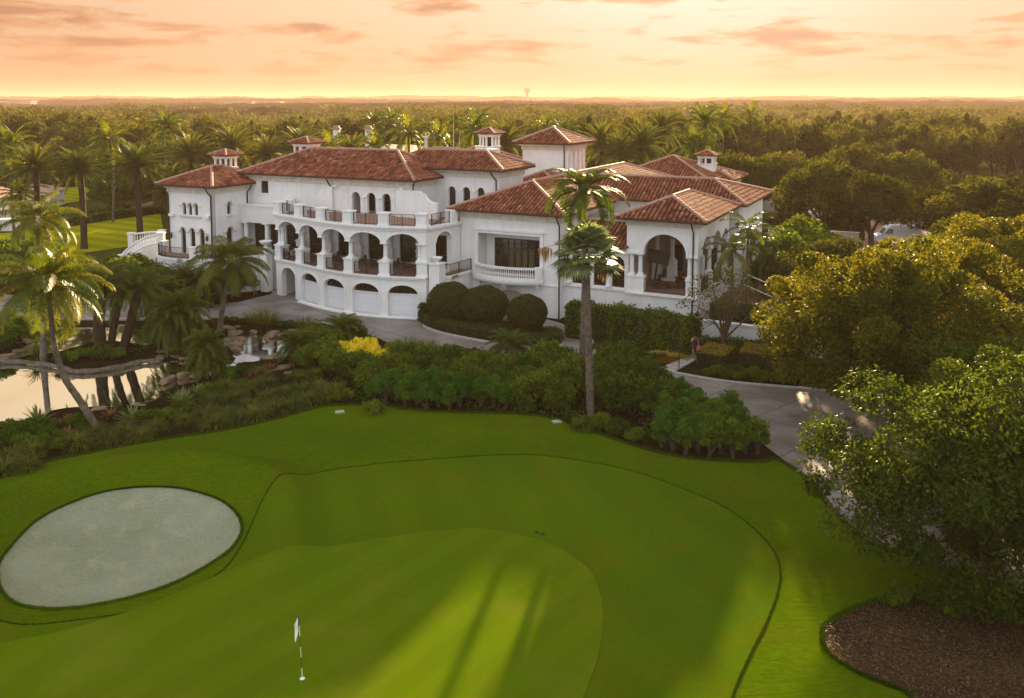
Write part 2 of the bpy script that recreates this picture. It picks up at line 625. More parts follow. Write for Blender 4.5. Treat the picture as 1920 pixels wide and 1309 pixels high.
def rake_marks(m):
    t = m.node_tree
    b = t.nodes['Principled BSDF']
    tc = N(t, 'ShaderNodeTexCoord')
    nz = N(t, 'ShaderNodeTexNoise', ins={'Scale': 0.25, 'Detail': 2})
    t.links.new(tc.outputs['Object'], nz.inputs['Vector'])
    vm = N(t, 'ShaderNodeVectorMath', operation='MULTIPLY_ADD')
    t.links.new(nz.outputs['Color'], vm.inputs[0])
    vm.inputs[1].default_value = (5, 5, 0)
    off = N(t, 'ShaderNodeMapping')
    off.inputs['Location'].default_value = (14.5, -34.0, 0)
    t.links.new(tc.outputs['Object'], off.inputs['Vector'])
    t.links.new(off.outputs[0], vm.inputs[2])
    wv = N(t, 'ShaderNodeTexWave', wave_type='RINGS', rings_direction='Z', ins={'Scale': 1.1, 'Distortion': 1.5, 'Detail': 3})
    t.links.new(vm.outputs[0], wv.inputs['Vector'])
    src = b.inputs['Base Color'].links[0].from_socket
    col = mixc(t, 1.0, src, ramp(t, wv.outputs[0], [(0.0, 0.955), (0.6, 1.01)]), 'MULTIPLY')
    t.links.new(col, b.inputs['Base Color'])
    bp = N(t, 'ShaderNodeBump', ins={'Strength': 0.18, 'Distance': 0.03})
    t.links.new(wv.outputs[0], bp.inputs['Height'])
    t.links.new(b.inputs['Normal'].links[0].from_socket, bp.inputs['Normal'])
    t.links.new(bp.outputs[0], b.inputs['Normal'])


rake_marks(M['sand'])
M['rock'] = mat('limestone_rock', (0.24, 0.17, 0.10), 0.9, 0.6, 1.6, 0.9, 3)
M['forest_floor'] = groundmat('forest_floor', (0.035, 0.05, 0.008), (0.06, 0.06, 0.014), 0.02, 0.6, bump=0.0)
M['bark'] = mat('oak_bark', (0.10, 0.075, 0.05), 0.95, 0.5, 5, 1.0, 8)
M['barkp'] = mat('palm_bark_grey', (0.15, 0.12, 0.085), 0.9, 0.6, 4, 1.0, 7)
M['barkd'] = mat('palm_bark_dark', (0.055, 0.038, 0.022), 0.95, 0.5, 4, 1.0, 8)

M['oak'] = leafmat('oak_leaf', (0.020, 0.044, 0.003), (0.142, 0.142, 0.007), 0.47, (1.75, 1.4, 0.30), 0.5, 0.12)
M['oak2'] = leafmat('oak_leaf_near', (0.016, 0.044, 0.004), (0.085, 0.120, 0.010), 0.42, (1.6, 1.4, 0.35), 0.5, 0.08)
M['wood'] = leafmat('woodland_leaf', (0.020, 0.038, 0.006), (0.095, 0.102, 0.020), 0.36, (1.5, 1.3, 0.45), 0.9, 0.0, objvar=1.0)
M['palm'] = leafmat('palm_leaf', (0.035, 0.075, 0.006), (0.085, 0.115, 0.010), 0.45, (1.7, 1.5, 0.3), 0.45, 0.2)
M['palmy'] = leafmat('palm_leaf_yellowing', (0.060, 0.105, 0.007), (0.130, 0.142, 0.010), 0.50, (1.75, 1.5, 0.25), 0.40, 0.3)
M['date'] = leafmat('date_palm_leaf', (0.040, 0.070, 0.015), (0.090, 0.100, 0.022), 0.42, (1.7, 1.4, 0.4), 0.45, 0.3, objvar=0.3)
M['silver'] = leafmat('silver_fan_leaf', (0.09, 0.14, 0.05), (0.19, 0.235, 0.10), 0.45, (1.3, 1.3, 0.7), 0.5, 0.3)
M['dead'] = leafmat('dead_frond', (0.28, 0.17, 0.07), (0.42, 0.27, 0.12), 0.3, (1.2, 1.0, 0.6), 0.8, 0.1)
M['topiary'] = leafmat('topiary_leaf', (0.028, 0.042, 0.008), (0.070, 0.075, 0.014), 0.25, (1.5, 1.3, 0.4), 0.7, 0.08)
M['shrub'] = leafmat('shrub_leaf', (0.008, 0.030, 0.002), (0.115, 0.185, 0.010), 0.35, (1.5, 1.4, 0.4), 0.6, 0.10, objvar=0.5)
M['shrubb'] = leafmat('bright_shrub_leaf', (0.025, 0.085, 0.004), (0.085, 0.190, 0.012), 0.38, (1.4, 1.4, 0.4), 0.6, 0.12, objvar=0.3)
M['grassy'] = leafmat('fountain_grass', (0.028, 0.060, 0.004), (0.140, 0.165, 0.016), 0.4, (1.4, 1.3, 0.5), 0.6, 0.2, objvar=0.3)
M['croton'] = leafmat('croton_leaf', (0.62, 0.56, 0.010), (0.85, 0.72, 0.020), 0.35, (1.3, 1.1, 0.4), 0.4, 0.4)
M['red'] = leafmat('bromeliad_leaf', (0.09, 0.025, 0.018), (0.24, 0.08, 0.03), 0.35, (1.5, 1.0, 0.6), 0.4, 0.5)
M['agave'] = leafmat('spiky_leaf', (0.10, 0.15, 0.03), (0.17, 0.21, 0.05), 0.35, (1.3, 1.3, 0.5), 0.45, 0.4)
M['gold'] = leafmat('golden_ground_cover', (0.22, 0.16, 0.012), (0.34, 0.24, 0.02), 0.3, (1.3, 1.1, 0.4), 0.6, 0.2)
M['core'] = mat('inner_shade', (0.018, 0.022, 0.006), 1.0)  # dark colour stands for shade inside clipped foliage; also colours turf plugs

M['lime'] = leafmat('lime_shrub_leaf', (0.10, 0.17, 0.010), (0.22, 0.27, 0.02), 0.38, (1.4, 1.3, 0.4), 0.6, 0.1, objvar=0.3)
M['bronze'] = leafmat('bronze_shrub_leaf', (0.05, 0.03, 0.012), (0.17, 0.085, 0.025), 0.35, (1.5, 1.1, 0.5), 0.6, 0.1, objvar=0.3)
# ================================================================== TERRAIN
rng = np.random.default_rng(7)


def smooth_closed(pts, n=6):
    """Catmull-Rom through closed points"""
    P = np.asarray(pts, dtype=float)
    out = []
    m = len(P)
    for i in range(m):
        p0, p1, p2, p3 = P[i - 1], P[i], P[(i + 1) % m], P[(i + 2) % m]
        for k in range(n):
            t = k / n
            out.append(0.5 * ((2 * p1) + (-p0 + p2) * t + (2 * p0 - 5 * p1 + 4 * p2 - p3) * t * t + (-p0 + 3 * p1 - 3 * p2 + p3) * t ** 3))
    return np.array(out)


def smooth_open(pts, n=8):
    P = np.asarray(pts, dtype=float)
    P = np.vstack([2 * P[0] - P[1], P, 2 * P[-1] - P[-2]])
    out = []
    for i in range(1, len(P) - 2):
        p0, p1, p2, p3 = P[i - 1], P[i], P[i + 1], P[i + 2]
        for k in range(n):
            t = k / n
            out.append(0.5 * ((2 * p1) + (-p0 + p2) * t + (2 * p0 - 5 * p1 + 4 * p2 - p3) * t * t + (-p0 + 3 * p1 - 3 * p2 + p3) * t ** 3))
    out.append(P[-2])
    return np.array(out)


def inside(poly, X, Y):
    """even-odd test, vectorised"""
    ins = np.zeros(X.shape, bool)
    x1, y1 = poly[:, 0], poly[:, 1]
    x2, y2 = np.roll(x1, -1), np.roll(y1, -1)
    for a, b, c, d in zip(x1, y1, x2, y2):
        if b == d:
            continue
        cond = (b > Y) != (d > Y)
        ins ^= cond & (X < (c - a) * (Y - b) / (d - b) + a)
    return ins


def sdist(poly, X, Y):
    """signed distance, negative inside"""
    best = np.full(X.shape, 1e9)
    p1 = poly
    p2 = np.roll(poly, -1, axis=0)
    for (a, b), (c, d) in zip(p1, p2):
        ex, ey = c - a, d - b
        L = ex * ex + ey * ey + 1e-12
        t = np.clip(((X - a) * ex + (Y - b) * ey) / L, 0, 1)
        best = np.minimum(best, (X - a - t * ex) ** 2 + (Y - b - t * ey) ** 2)
    d = np.sqrt(best)
    return np.where(inside(poly, X, Y), -d, d)


def gp(pts, z=0.0):
    return [G(x, y, z) for x, y in pts]


ZB, ZG = -0.30, -1.0
bunker_px = [(0, 1055), (35, 1010), (70, 977), (120, 950), (190, 925), (260, 915), (330, 916), (390, 930), (425, 947), (447, 970),
             (453, 995), (445, 1015), (425, 1037), (380, 1067), (325, 1095), (250, 1120), (175, 1136), (110, 1143), (60, 1140), (25, 1130), (3, 1108), (-3, 1085)]
bunker = smooth_closed(gp(bunker_px, ZB), 4)
green_px = [(-300, 1300), (0, 1243), (100, 1225), (220, 1190), (325, 1150), (425, 1105), (480, 1080), (540, 1054), (580, 1041), (650, 1022), (750, 1005), (850, 994), (885, 992),
            (928, 996), (1006, 1012), (1065, 1039), (1108, 1074), (1125, 1113), (1131, 1152), (1129, 1191), (1119, 1242), (1104, 1281), (1085, 1330), (1040, 1420),
            (850, 1560), (400, 1640), (-200, 1600), (-600, 1450)]
green = smooth_closed(gp(green_px, ZG), 5)
apron_px = [(-500, 1150), (-250, 1145), (-60, 1150), (40, 1160), (140, 1150), (260, 1130), (350, 1096), (420, 1055), (455, 1010), (470, 980), (490, 948), (525, 922), (560, 905), (625, 888), (725, 875), (825, 867), (900, 862),
            (980, 860), (1045, 865), (1143, 881), (1221, 902), (1299, 932), (1358, 959), (1409, 996), (1448, 1039), (1462, 1080), (1455, 1125), (1436, 1176), (1409, 1227),
            (1385, 1277), (1360, 1340), (1300, 1500), (1000, 1750), (0, 1800), (-800, 1500)]
apron = smooth_closed(gp(apron_px), 5)
lawn_px = [(-700, 1000), (-300, 960), (0, 898), (78, 869), (161, 851), (286, 827), (390, 812), (440, 803), (510, 788), (562, 774), (601, 764), (640, 760), (718, 761), (764, 768), (860, 774),
           (962, 776), (1014, 781), (1053, 790), (1092, 803), (1144, 821), (1196, 839), (1250, 853), (1302, 861), (1380, 866), (1432, 867), (1450, 861), (1478, 874), (1515, 900),
           (1560, 955), (1621, 1012), (1709, 1044), (1810, 1078), (1940, 1122), (2400, 1250), (2600, 1700), (1000, 2400), (-1500, 1700)]
lawn = np.array(gp(lawn_px))
lawn = smooth_closed(lawn, 4)
mulchbed_px = [(1663, 1123), (1606, 1146), (1554, 1177), (1546, 1203), (1554, 1226), (1585, 1250), (1621, 1268), (1663, 1283), (1699, 1296), (1740, 1330), (1900, 1420), (2300, 1400), (2200, 1200), (1960, 1140), (1850, 1118), (1750, 1106), (1700, 1110)]
mulchbed = smooth_closed(gp(mulchbed_px), 4)
drive_px = [(-500, 548), (-200, 548), (0, 552), (100, 555), (200, 560), (300, 567), (400, 572), (450, 566), (508, 552), (515, 540), (560, 540), (640, 560), (795, 572), (796, 592),
            (791, 606), (800, 614), (819, 622), (858, 631), (918, 642), (1001, 653), (1040, 654), (1053, 647), (1047, 634), (1037, 623), (1010, 614), (985, 608), (900, 596), (905, 588), (1000, 592),
            (1050, 606), (1075, 616), (1097, 630), (1112, 645), (1118, 660), (1130, 668), (1170, 678), (1221, 690), (1260, 699), (1328, 711), (1380, 718), (1432, 723), (1548, 732), (1700, 745), (1920, 760), (2300, 790),
            (2500, 1100), (2300, 1230), (1940, 1122), (1810, 1078), (1709, 1044), (1621, 1012), (1560, 955), (1515, 900), (1478, 870), (1434, 836), (1405, 812), (1387, 786), (1354, 763), (1286, 737), (1252, 719), (1229, 709), (1193, 697),
            (1118, 694), (1079, 684), (1000, 672), (930, 662), (866, 657), (780, 646), (725, 642), (700, 630), (673, 624), (608, 607), (546, 603), (466, 598), (395, 597), (290, 598), (200, 598), (100, 596), (0, 594), (-200, 592), (-500, 590)]
drive = np.array(gp(drive_px))
ZW = -0.35
pond_px = [(-400, 840), (-150, 825), (0, 800), (50, 792), (90, 776), (150, 768), (230, 766), (280, 758), (310, 742), (340, 728), (385, 712), (410, 700), (430, 690), (470, 682), (520, 676), (540, 665), (536, 640), (505, 630), (470, 624), (430, 626), (415, 636),
           (395, 622), (350, 610), (300, 616), (240, 614), (190, 611), (130, 610), (60, 612), (30, 622), (48, 642), (30, 660), (-40, 668), (-400, 680)]
pond = smooth_closed(gp(pond_px, ZW), 3)
island_px = [(20, 676), (70, 670), (110, 664), (150, 652), (200, 642), (250, 648), (300, 654), (340, 662), (322, 674), (262, 676), (208, 688), (145, 694), (104, 684), (50, 679)]
island = smooth_closed(gp(island_px, ZW), 3)
isl2_px = [(296, 640), (330, 612), (385, 612), (420, 640), (440, 672), (415, 694), (372, 678), (330, 676), (300, 664)]
island2 = smooth_closed(gp(isl2_px, ZW), 3)
# small lagoon beyond the house lawn, far left
pond2_px = [(-300, 404), (0, 390), (60, 386), (120, 384), (165, 388), (205, 384), (232, 392), (190, 398), (140, 404), (80, 408), (0, 412), (-300, 430)]
pond2 = smooth_closed(gp(pond2_px, -0.4), 3)


def sstep(x):
    x = np.clip(x, 0, 1)
    return x * x * (3 - 2 * x)


def height(X, Y):
    X = np.asarray(X, dtype=float)
    Y = np.asarray(Y, dtype=float)
    h = np.zeros(X.shape)
    near = (X > -60) & (X < 60) & (Y > 8) & (Y < 200)
    if near.any():
        x, y = X[near], Y[near]
        dg = sdist(green, x, y)
        db = sdist(bunker, x, y)
        hh = ZG * (1 - sstep((dg - 0.0) / 3.4))
        hh += 0.18 * sstep((4 - abs(dg - 6)) / 4) * sstep((y - 20) / 10)
        # bank behind and a lip round the bunker
        lip = 0.62 * np.exp(-((db - 2.1) / 1.15) ** 2)
        w = sstep(db / 2.4)
        hh = np.where(db < 2.4, hh * w + (1 - w) * ZB, hh) + lip
        hh = np.where(db < 0, ZB - 0.22 * sstep(-db / 0.3) - 0.60 * sstep(-db / 2.4), hh)
        dp = np.minimum(sdist(pond, x, y), 99)
        di = np.minimum(sdist(island, x, y), sdist(island2, x, y))
        dw = np.maximum(dp, -di)
        bank = sstep((0.25 - dw) / 0.9)
        hh = hh - bank * 1.0
        d2 = sdist(pond2, x, y)
        hh = hh - sstep((0.6 - d2) / 1.5) * 1.0
        bed = sstep((dg - 9) / 3)
        h[near] = hh
    return h


def tensor_axis(parts):
    a = []
    for lo, hi, st in parts:
        a.append(np.arange(lo, hi, st))
    return np.concatenate(a)


xs = np.concatenate([-np.geomspace(9000, 66, 26), np.arange(-60, -45, 1.5), np.arange(-45, 40, 0.6), np.arange(40, 61, 1.5), np.geomspace(66, 9000, 26)])
ys = np.concatenate([[-30, -10, 0, 5], np.arange(9, 26, 1.5), np.arange(26, 72, 0.6), np.arange(72, 200, 3.0), np.geomspace(205, 9000, 30)])
XX, YY = np.meshgrid(xs, ys)
ZZ = height(XX.ravel(), YY.ravel()) - 0.07
nr_ = (np.abs(XX.ravel()) < 45) & (YY.ravel() > 15) & (YY.ravel() < 60)
ZZ[nr_] -= 1.0 * sstep((0.6 - sdist(bunker, XX.ravel()[nr_], YY.ravel()[nr_])) / 0.6)
ZZ = ZZ.reshape(XX.shape)
nx, ny = len(xs), len(ys)
i, j = np.meshgrid(np.arange(nx - 1), np.arange(ny - 1))
a = (j * nx + i).ravel()
F = np.stack([a, a + 1, a + nx + 1, a + nx], 1)
fy = YY[:-1, :-1].ravel()
g = MB()
far = (fy > 84).astype(int)
V = np.stack([XX.ravel(), YY.ravel(), ZZ.ravel()], 1)
g.add(V, F)
g.mi = [far]
o = g.build('ground', [M['soil'], M['forest_floor']], smooth=True)
tag(o, kind='structure')


def drape(name, poly, m, res=0.8, zoff=0.0, zfun=height, kind='structure', hole=None):
    poly = np.asarray(poly, dtype=float)
    lo, hi = poly.min(0), poly.max(0)
    lo = np.maximum(lo, (-70, 8)) if res < 3 else lo
    gx, gy = np.meshgrid(np.arange(lo[0], hi[0], res), np.arange(lo[1], hi[1], res))
    gx[1::2] += res / 2
    gx, gy = gx.ravel(), gy.ravel()
    ins = inside(poly, gx, gy)
    gx, gy = gx[ins], gy[ins]
    # keep grid points off the edge
    p1, p2 = poly, np.roll(poly, -1, axis=0)
    best = np.full(gx.shape, 1e9)
    for (a, b), (c, d) in zip(p1, p2):
        ex, ey = c - a, d - b
        L = ex * ex + ey * ey + 1e-12
        t = np.clip(((gx - a) * ex + (gy - b) * ey) / L, 0, 1)
        best = np.minimum(best, (gx - a - t * ex) ** 2 + (gy - b - t * ey) ** 2)
    k = best > (res * 0.35) ** 2
    pts = [Vector((float(a), float(b))) for a, b in poly] + [Vector((float(a), float(b))) for a, b in zip(gx[k], gy[k])]
    n = len(poly)
    ed = [(q, (q + 1) % n) for q in range(n)]
    if hole is not None:
        pts = [p for i_, p in enumerate(pts) if i_ < n or sdist(hole, np.array([p.x]), np.array([p.y]))[0] > 0.12 or sdist(hole, np.array([p.x]), np.array([p.y]))[0] < -0.12]
        m0 = len(pts)
        pts += [Vector((float(a), float(b))) for a, b in hole]
        ed += [(m0 + q, m0 + (q + 1) % len(hole)) for q in range(len(hole))]
    r = delaunay_2d_cdt(pts, ed, [], 1, 1e-5)
    V = np.array([[p.x, p.y] for p in r[0]])
    z = zfun(V[:, 0], V[:, 1]) + zoff
    mb = MB()
    fcs = [tuple(f) for f in r[2]]
    if hole is not None:
        cen = np.array([V[list(f)].mean(0) for f in fcs])
        ih = inside(hole, cen[:, 0], cen[:, 1])
        fcs = [f for f, q in zip(fcs, ih) if not q]
    mb.add(np.column_stack([V, z]), fcs)
    o = mb.build(name, m, smooth=True)
    # faces up
    me = o.data
    nrm = np.zeros(len(me.polygons) * 3, np.float32)
    me.polygons.foreach_get('normal', nrm)
    if nrm[2::3].mean() < 0:
        me.flip_normals()
    if kind:
        tag(o, kind=kind)
    return o


def clipy(poly, ymin=10):
    p = np.array(poly)
    p[:, 1] = np.maximum(p[:, 1], ymin)
    return p


def sunk(x, y):
    """turf level, dropped out of the way under the bunker sand"""
    return height(x, y) - 0.45 * sstep((-0.12 - sdist(bunker, x, y)) / 0.6)


drape('lawn', clipy(lawn, 12), M['grass'], 0.7, 0.0, hole=bunker)
drape('mown_apron', clipy(apron, 13), M['apron'], 0.6, 0.022, hole=bunker)
drape('putting_green', clipy(green, 14), M['green'], 0.6, 0.045)
drape('bunker_sand', bunker, M['sand'], 0.3, 0.0)
drape('mulch_bed', mulchbed, M['mulch'], 0.8, 0.03)
drape('driveway', drive, M['drive'], 2.5, 0.02, zfun=lambda x, y: x * 0)
w = drape('pond_water', pond, None or M['glass'], 3.0, 0.0, zfun=lambda x, y: x * 0 + ZW)
wm, t, b = newmat('pond_water')
b.inputs['Base Color'].default_value = (0.030, 0.032, 0.012, 1)
b.inputs['Roughness'].default_value = 0.035
b.inputs['Specular IOR Level'].default_value = 1.0
b.inputs['IOR'].default_value = 5.5
n_ = N(t, 'ShaderNodeTexNoise', ins={'Scale': 1.2, 'Detail': 3})
tc_ = N(t, 'ShaderNodeTexCoord')
t.links.new(tc_.outputs['Object'], n_.inputs['Vector'])
bp_ = N(t, 'ShaderNodeBump', ins={'Strength': 0.05, 'Distance': 0.02})
t.links.new(n_.outputs[0], bp_.inputs['Height'])
t.links.new(bp_.outputs[0], b.inputs['Normal'])
w.data.materials.clear()
w.data.materials.append(wm)
w2 = drape('lagoon_water', pond2, wm, 4.0, 0.0, zfun=lambda x, y: x * 0 - 0.42)
# lawns beyond and beside the house
drape('house_lawn', np.array(gp([(-300, 470), (-60, 440), (100, 432), (128, 412), (300, 394), (312, 470), (300, 440), (240, 462), (170, 472), (0, 490), (-200, 510)])), M['lawn'], 3, -0.02, zfun=lambda x, y: x * 0)
drape('far_lawn', np.array(gp([(-400, 372), (-100, 366), (60, 354), (150, 350), (168, 352), (172, 374), (100, 384), (0, 388), (-400, 402)])), M['lawn'], 6, -0.02, zfun=lambda x, y: x * 0)
drape('garden_verge', np.array(gp([(110, 415), (200, 392), (240, 386), (290, 385), (300, 390), (128, 411)])), M['lawn'], 6, -0.01, zfun=lambda x, y: x * 0)
drape('garden_path', np.array(gp([(232, 403), (252, 388), (282, 378), (300, 376), (300, 396)])), M['floor'], 6, 0.0, zfun=lambda x, y: x * 0)
# parking court beyond the oaks, right
drape('parking_court', np.array(gp([(1420, 430), (1560, 455), (1560, 520), (1700, 560), (2000, 560), (2400, 480), (2000, 398), (1760, 378), (1600, 384), (1500, 405)])), M['floor'], 6, 0.0, zfun=lambda x, y: x * 0)


def kerb(pts, w=0.30, h=0.13, name='kerb'):
    P = smooth_open(pts, 5)
    d = np.gradient(P, axis=0)
    d /= np.linalg.norm(d, axis=1)[:, None]
    nrm = np.stack([-d[:, 1], d[:, 0]], 1)
    mb = MB()
    rows = []
    for off, z in ((-w / 2, -0.1), (-w / 2, h * 0.8), (-w / 2 + 0.05, h), (w / 2 - 0.05, h), (w / 2, h * 0.8), (w / 2, -0.1)):
        rows.append(np.column_stack([P + nrm * off, np.full(len(P), z)]))
    V = np.stack(rows, 1)
    n, k = V.shape[:2]
    i = np.arange(n - 1)[:, None] * k
    j = np.arange(k - 1)[None, :]
    F = np.stack([i + j, i + j + 1, i + k + j + 1, i + k + j], -1).reshape(-1, 4)
    mb.add(V.reshape(-1, 3), F)
    mb.add(V[0], [tuple(range(k))])
    mb.add(V[-1], [tuple(range(k))])
    return tag(mb.build(name, M['kerb']), kind='structure')


kerb(gp([(790, 606), (800, 615), (819, 623), (858, 632), (918, 643), (1001, 654), (1040, 655), (1053, 647), (1047, 634), (1037, 623), (1010, 614)]))
kerb(gp([(1075, 616), (1097, 630), (1112, 645), (1118, 660), (1130, 668), (1170, 678), (1221, 690)]))
kerb(gp([(1262, 700), (1328, 712), (1380, 719), (1432, 724), (1548, 733), (1700, 746), (1920, 761)]))
kerb(gp([(-200, 594), (0, 595), (100, 597), (200, 599), (290, 599), (395, 598)]), 0.2, 0.1)

# stepping slabs of the little bridge path by the hedge
path_pts = [(1232, 694), (1300, 665), (1312, 672), (1262, 700)]
pp = np.array(gp(path_pts))
mb = MB()
nsl = 6
for q in range(nsl):
    a0, a1 = q / nsl + 0.012, (q + 1) / nsl - 0.012
    c0 = pp[0] + (pp[1] - pp[0]) * a0
    c1 = pp[0] + (pp[1] - pp[0]) * a1
    d0 = pp[3] + (pp[2] - pp[3]) * a0
    d1 = pp[3] + (pp[2] - pp[3]) * a1
    V = [(*c0, 0.0), (*c1, 0.0), (*d1, 0.0), (*d0, 0.0), (*c0, 0.08), (*c1, 0.08), (*d1, 0.08), (*d0, 0.08)]
    mb.add(V, [(0, 3, 2, 1), (4, 5, 6, 7), (0, 1, 5, 4), (1, 2, 6, 5), (2, 3, 7, 6), (3, 0, 4, 7)])
tag(mb.build('stepping_path', M['kerb']), kind='structure')


def fringe(name, poly, n, h, lean, m, off=(0.0, 0.14), ymin=15.0):
    """strip of standing grass blades along a mowing edge"""
    r = np.random.default_rng(len(name))
    P = np.vstack([poly, poly[:1]])
    seg = np.linalg.norm(np.diff(P, axis=0), axis=1)
    cum = np.concatenate([[0], np.cumsum(seg)])
    s = r.uniform(0, cum[-1], n)
    x = np.interp(s, cum, P[:, 0])
    y = np.interp(s, cum, P[:, 1])
    k = np.clip(np.searchsorted(cum, s, 'right') - 1, 0, len(seg) - 1)
    d = (P[k + 1] - P[k]) / seg[k][:, None]
    nn = np.stack([d[:, 1], -d[:, 0]], 1)
    area = 0.5 * np.sum(P[:-1, 0] * P[1:, 1] - P[1:, 0] * P[:-1, 1])
    if area < 0:
        nn = -nn
    o = r.uniform(off[0], off[1], n)
    x, y = x + nn[:, 0] * o, y + nn[:, 1] * o
    ok = (y > ymin) & (np.abs(x) < 0.7 * y)
    x, y, nn = x[ok], y[ok], nn[ok]
    n = len(x)
    z = height(x, y) + 0.01
    a = r.uniform(0, 2 * PI, n)
    w = 0.02
    hh = h * r.uniform(0.6, 1.2, n)
    b0 = np.stack([x - np.cos(a) * w, y - np.sin(a) * w, z], 1)
    b1 = np.stack([x + np.cos(a) * w, y + np.sin(a) * w, z], 1)
    tp = np.stack([x - nn[:, 0] * lean * hh + r.normal(size=n) * .02, y - nn[:, 1] * lean * hh + r.normal(size=n) * .02, z + hh], 1)
    mb = MB()
    mb.quads(np.stack([b0, b1, tp + (0.004, 0, 0), tp - (0.004, 0, 0)], 1), r.uniform(0, 1, n))
    return tag(mb.build(name, m), kind='stuff')


M['grassb'] = leafmat('lip_grass_blade', (0.035, 0.090, 0.002), (0.065, 0.125, 0.004), 0.3, (1.3, 1.3, 0.4), 0.8, 0.0)
M['blade'] = leafmat('edge_shade_blade', (0.022, 0.055, 0.002), (0.060, 0.100, 0.004), 0.3, (1.3, 1.3, 0.4), 0.8, 0.0)  # taller grass coloured dark to put in the shadow line of mown edges
fringe('rough_fringe', apron, 15000, 0.05, 0.3, M['blade'], (0.0, 0.06))
fringe('collar_fringe', green, 9000, 0.02, 0.2, M['blade'], (0, 0.04))
fringe('bunker_fringe', bunker, 12000, 0.06, 0.9, M['grassb'], (-0.02, 0.10))
fringe('bed_fringe', lawn, 24000, 0.10, -0.5, M['blade'], (-0.15, 0.12))
fringe('mulch_fringe', mulchbed, 9000, 0.10, -0.5, M['blade'], (-0.05, 0.15))
# ================================================================== CLUBHOUSE
OFF = (-40.0, 66.0, 0.0)
bx, by = uvw(OFF[0], OFF[1])
club = thing('clubhouse', 'large white stucco clubhouse with red tiled hip roofs and a curved arcade', 'building', (bx, by, 0), -BA)


def part(name, mb, m, parent=club, smooth=False, label=None):
    o = mb.build(name, m, parent, smooth, OFF)
    if label:
        o['label'] = label
    return o


def tile_plane(mb, P, pitch=0.36, course=0.46):
    """barrel tiles over the convex polygon P (first edge is the eave)"""
    P = np.asarray(P, dtype=float)
    e = P[1] - P[0]
    e /= np.linalg.norm(e)
    nrm = np.cross(P[1] - P[0], P[2] - P[0])
    nrm /= np.linalg.norm(nrm)
    if nrm[2] < 0:
        nrm = -nrm
    s = np.cross(nrm, e)
    if s[2] < 0:
        s = -s
    A = (P - P[0]) @ e
    B = (P - P[0]) @ s
    n = len(P)
    TA, TB, TL = [], [], []
    a = A.min() + pitch / 2
    while a < A.max():
        bs = []
        for i in range(n):
            a1, a2, b1, b2 = A[i], A[(i + 1) % n], B[i], B[(i + 1) % n]
            if (a1 - a) * (a2 - a) < 0:
                bs.append(b1 + (b2 - b1) * (a - a1) / (a2 - a1))
        if len(bs) >= 2:
            b0, b1 = min(bs), max(bs)
            b = b0 - 0.06
            while b < b1 - 0.05:
                L = min(course, b1 - b + 0.02)
                TA.append(a)
                TB.append(b)
                TL.append(L + 0.03)
                b += course
        a += pitch
    if not TA:
        return
    TA, TB, TL = map(np.array, (TA, TB, TL))
    k = len(TA)
    rr = np.clip(rng.normal(0.55, 0.2, k), 0, 1)
    jit = (rng.random(k) - 0.5) * 0.02
    th = np.linspace(0, PI, 6)
    V = np.zeros((k, 12, 3))
    for end in (0, 1):
        r = 0.134 if end == 0 else 0.118
        lift = 0.038 if end == 0 else 0.008
        for q, t in enumerate(th):
            aa = TA + jit + r * math.cos(t)
            bb = TB + TL * end
            hh = lift + r * math.sin(t) * 0.95
            V[:, end * 6 + q] = P[0] + aa[:, None] * e + bb[:, None] * s + hh * nrm if np.isscalar(hh) else P[0]
    F = []
    for q in range(5):
        F.append((q, q + 1, 7 + q, 6 + q))
    F = np.array(F)
    FF = (F[None] + (np.arange(k) * 12)[:, None, None]).reshape(-1, 4)
    mb.add(V.reshape(-1, 3), FF, np.repeat(rr, 12))
    # closed lower ends
    E = np.array([(0, 1, 2, 3), (0, 3, 4, 5)])
    EE = (E[None] + (np.arange(k) * 12)[:, None, None]).reshape(-1, 4)
    mb.l.append((EE + mb.n - k * 12).ravel())
    mb.c.append(np.full(len(EE), 4))
    mb.mi.append(np.full(len(EE), 0))


def cap_line(mb, p, q, r=0.15):
    p, q = np.asarray(p, float), np.asarray(q, float)
    L = np.linalg.norm(q - p)
    n = max(1, int(L / 0.45))
    pts, rad = [], []
    for i in range(n):
        a, b = i / n, (i + 1) / n - 0.001
        pts += [p + (q - p) * a, p + (q - p) * b]
        rad += [r * 1.12, r * 0.9]
    pts = np.array(pts) + (0, 0, 0.08)
    mb.tube(pts, rad, 8)


def roof_obj(planes, caps, eaves, zsoff=None, parent=club, label=None, pitch=0.36, course=0.46):
    mt = MB()
    for P in planes:
        P = np.asarray(P, float)
        mt.add(P, [tuple(range(len(P)))], 0.0, 1)
        tile_plane(mt, P, pitch, course)
    o = part('roof', mt, [M['tile'], M['under']], parent, label=label)
    mc = MB()
    for p, q in caps:
        cap_line(mc, p, q)
    if caps:
        part('ridge_cap', mc, M['cap'], o)
    mg = MB()
    for p, q in eaves:
        p, q = np.asarray(p, float), np.asarray(q, float)
        d = (q - p) / np.linalg.norm(q - p)
        mg.tube(np.array([p - d * 0.05 + (0, 0, -0.06), q + d * 0.05 + (0, 0, -0.06)]), 0.085, 8)
    if eaves:
        part('gutter', mg, M['gutter'], o)
    return o


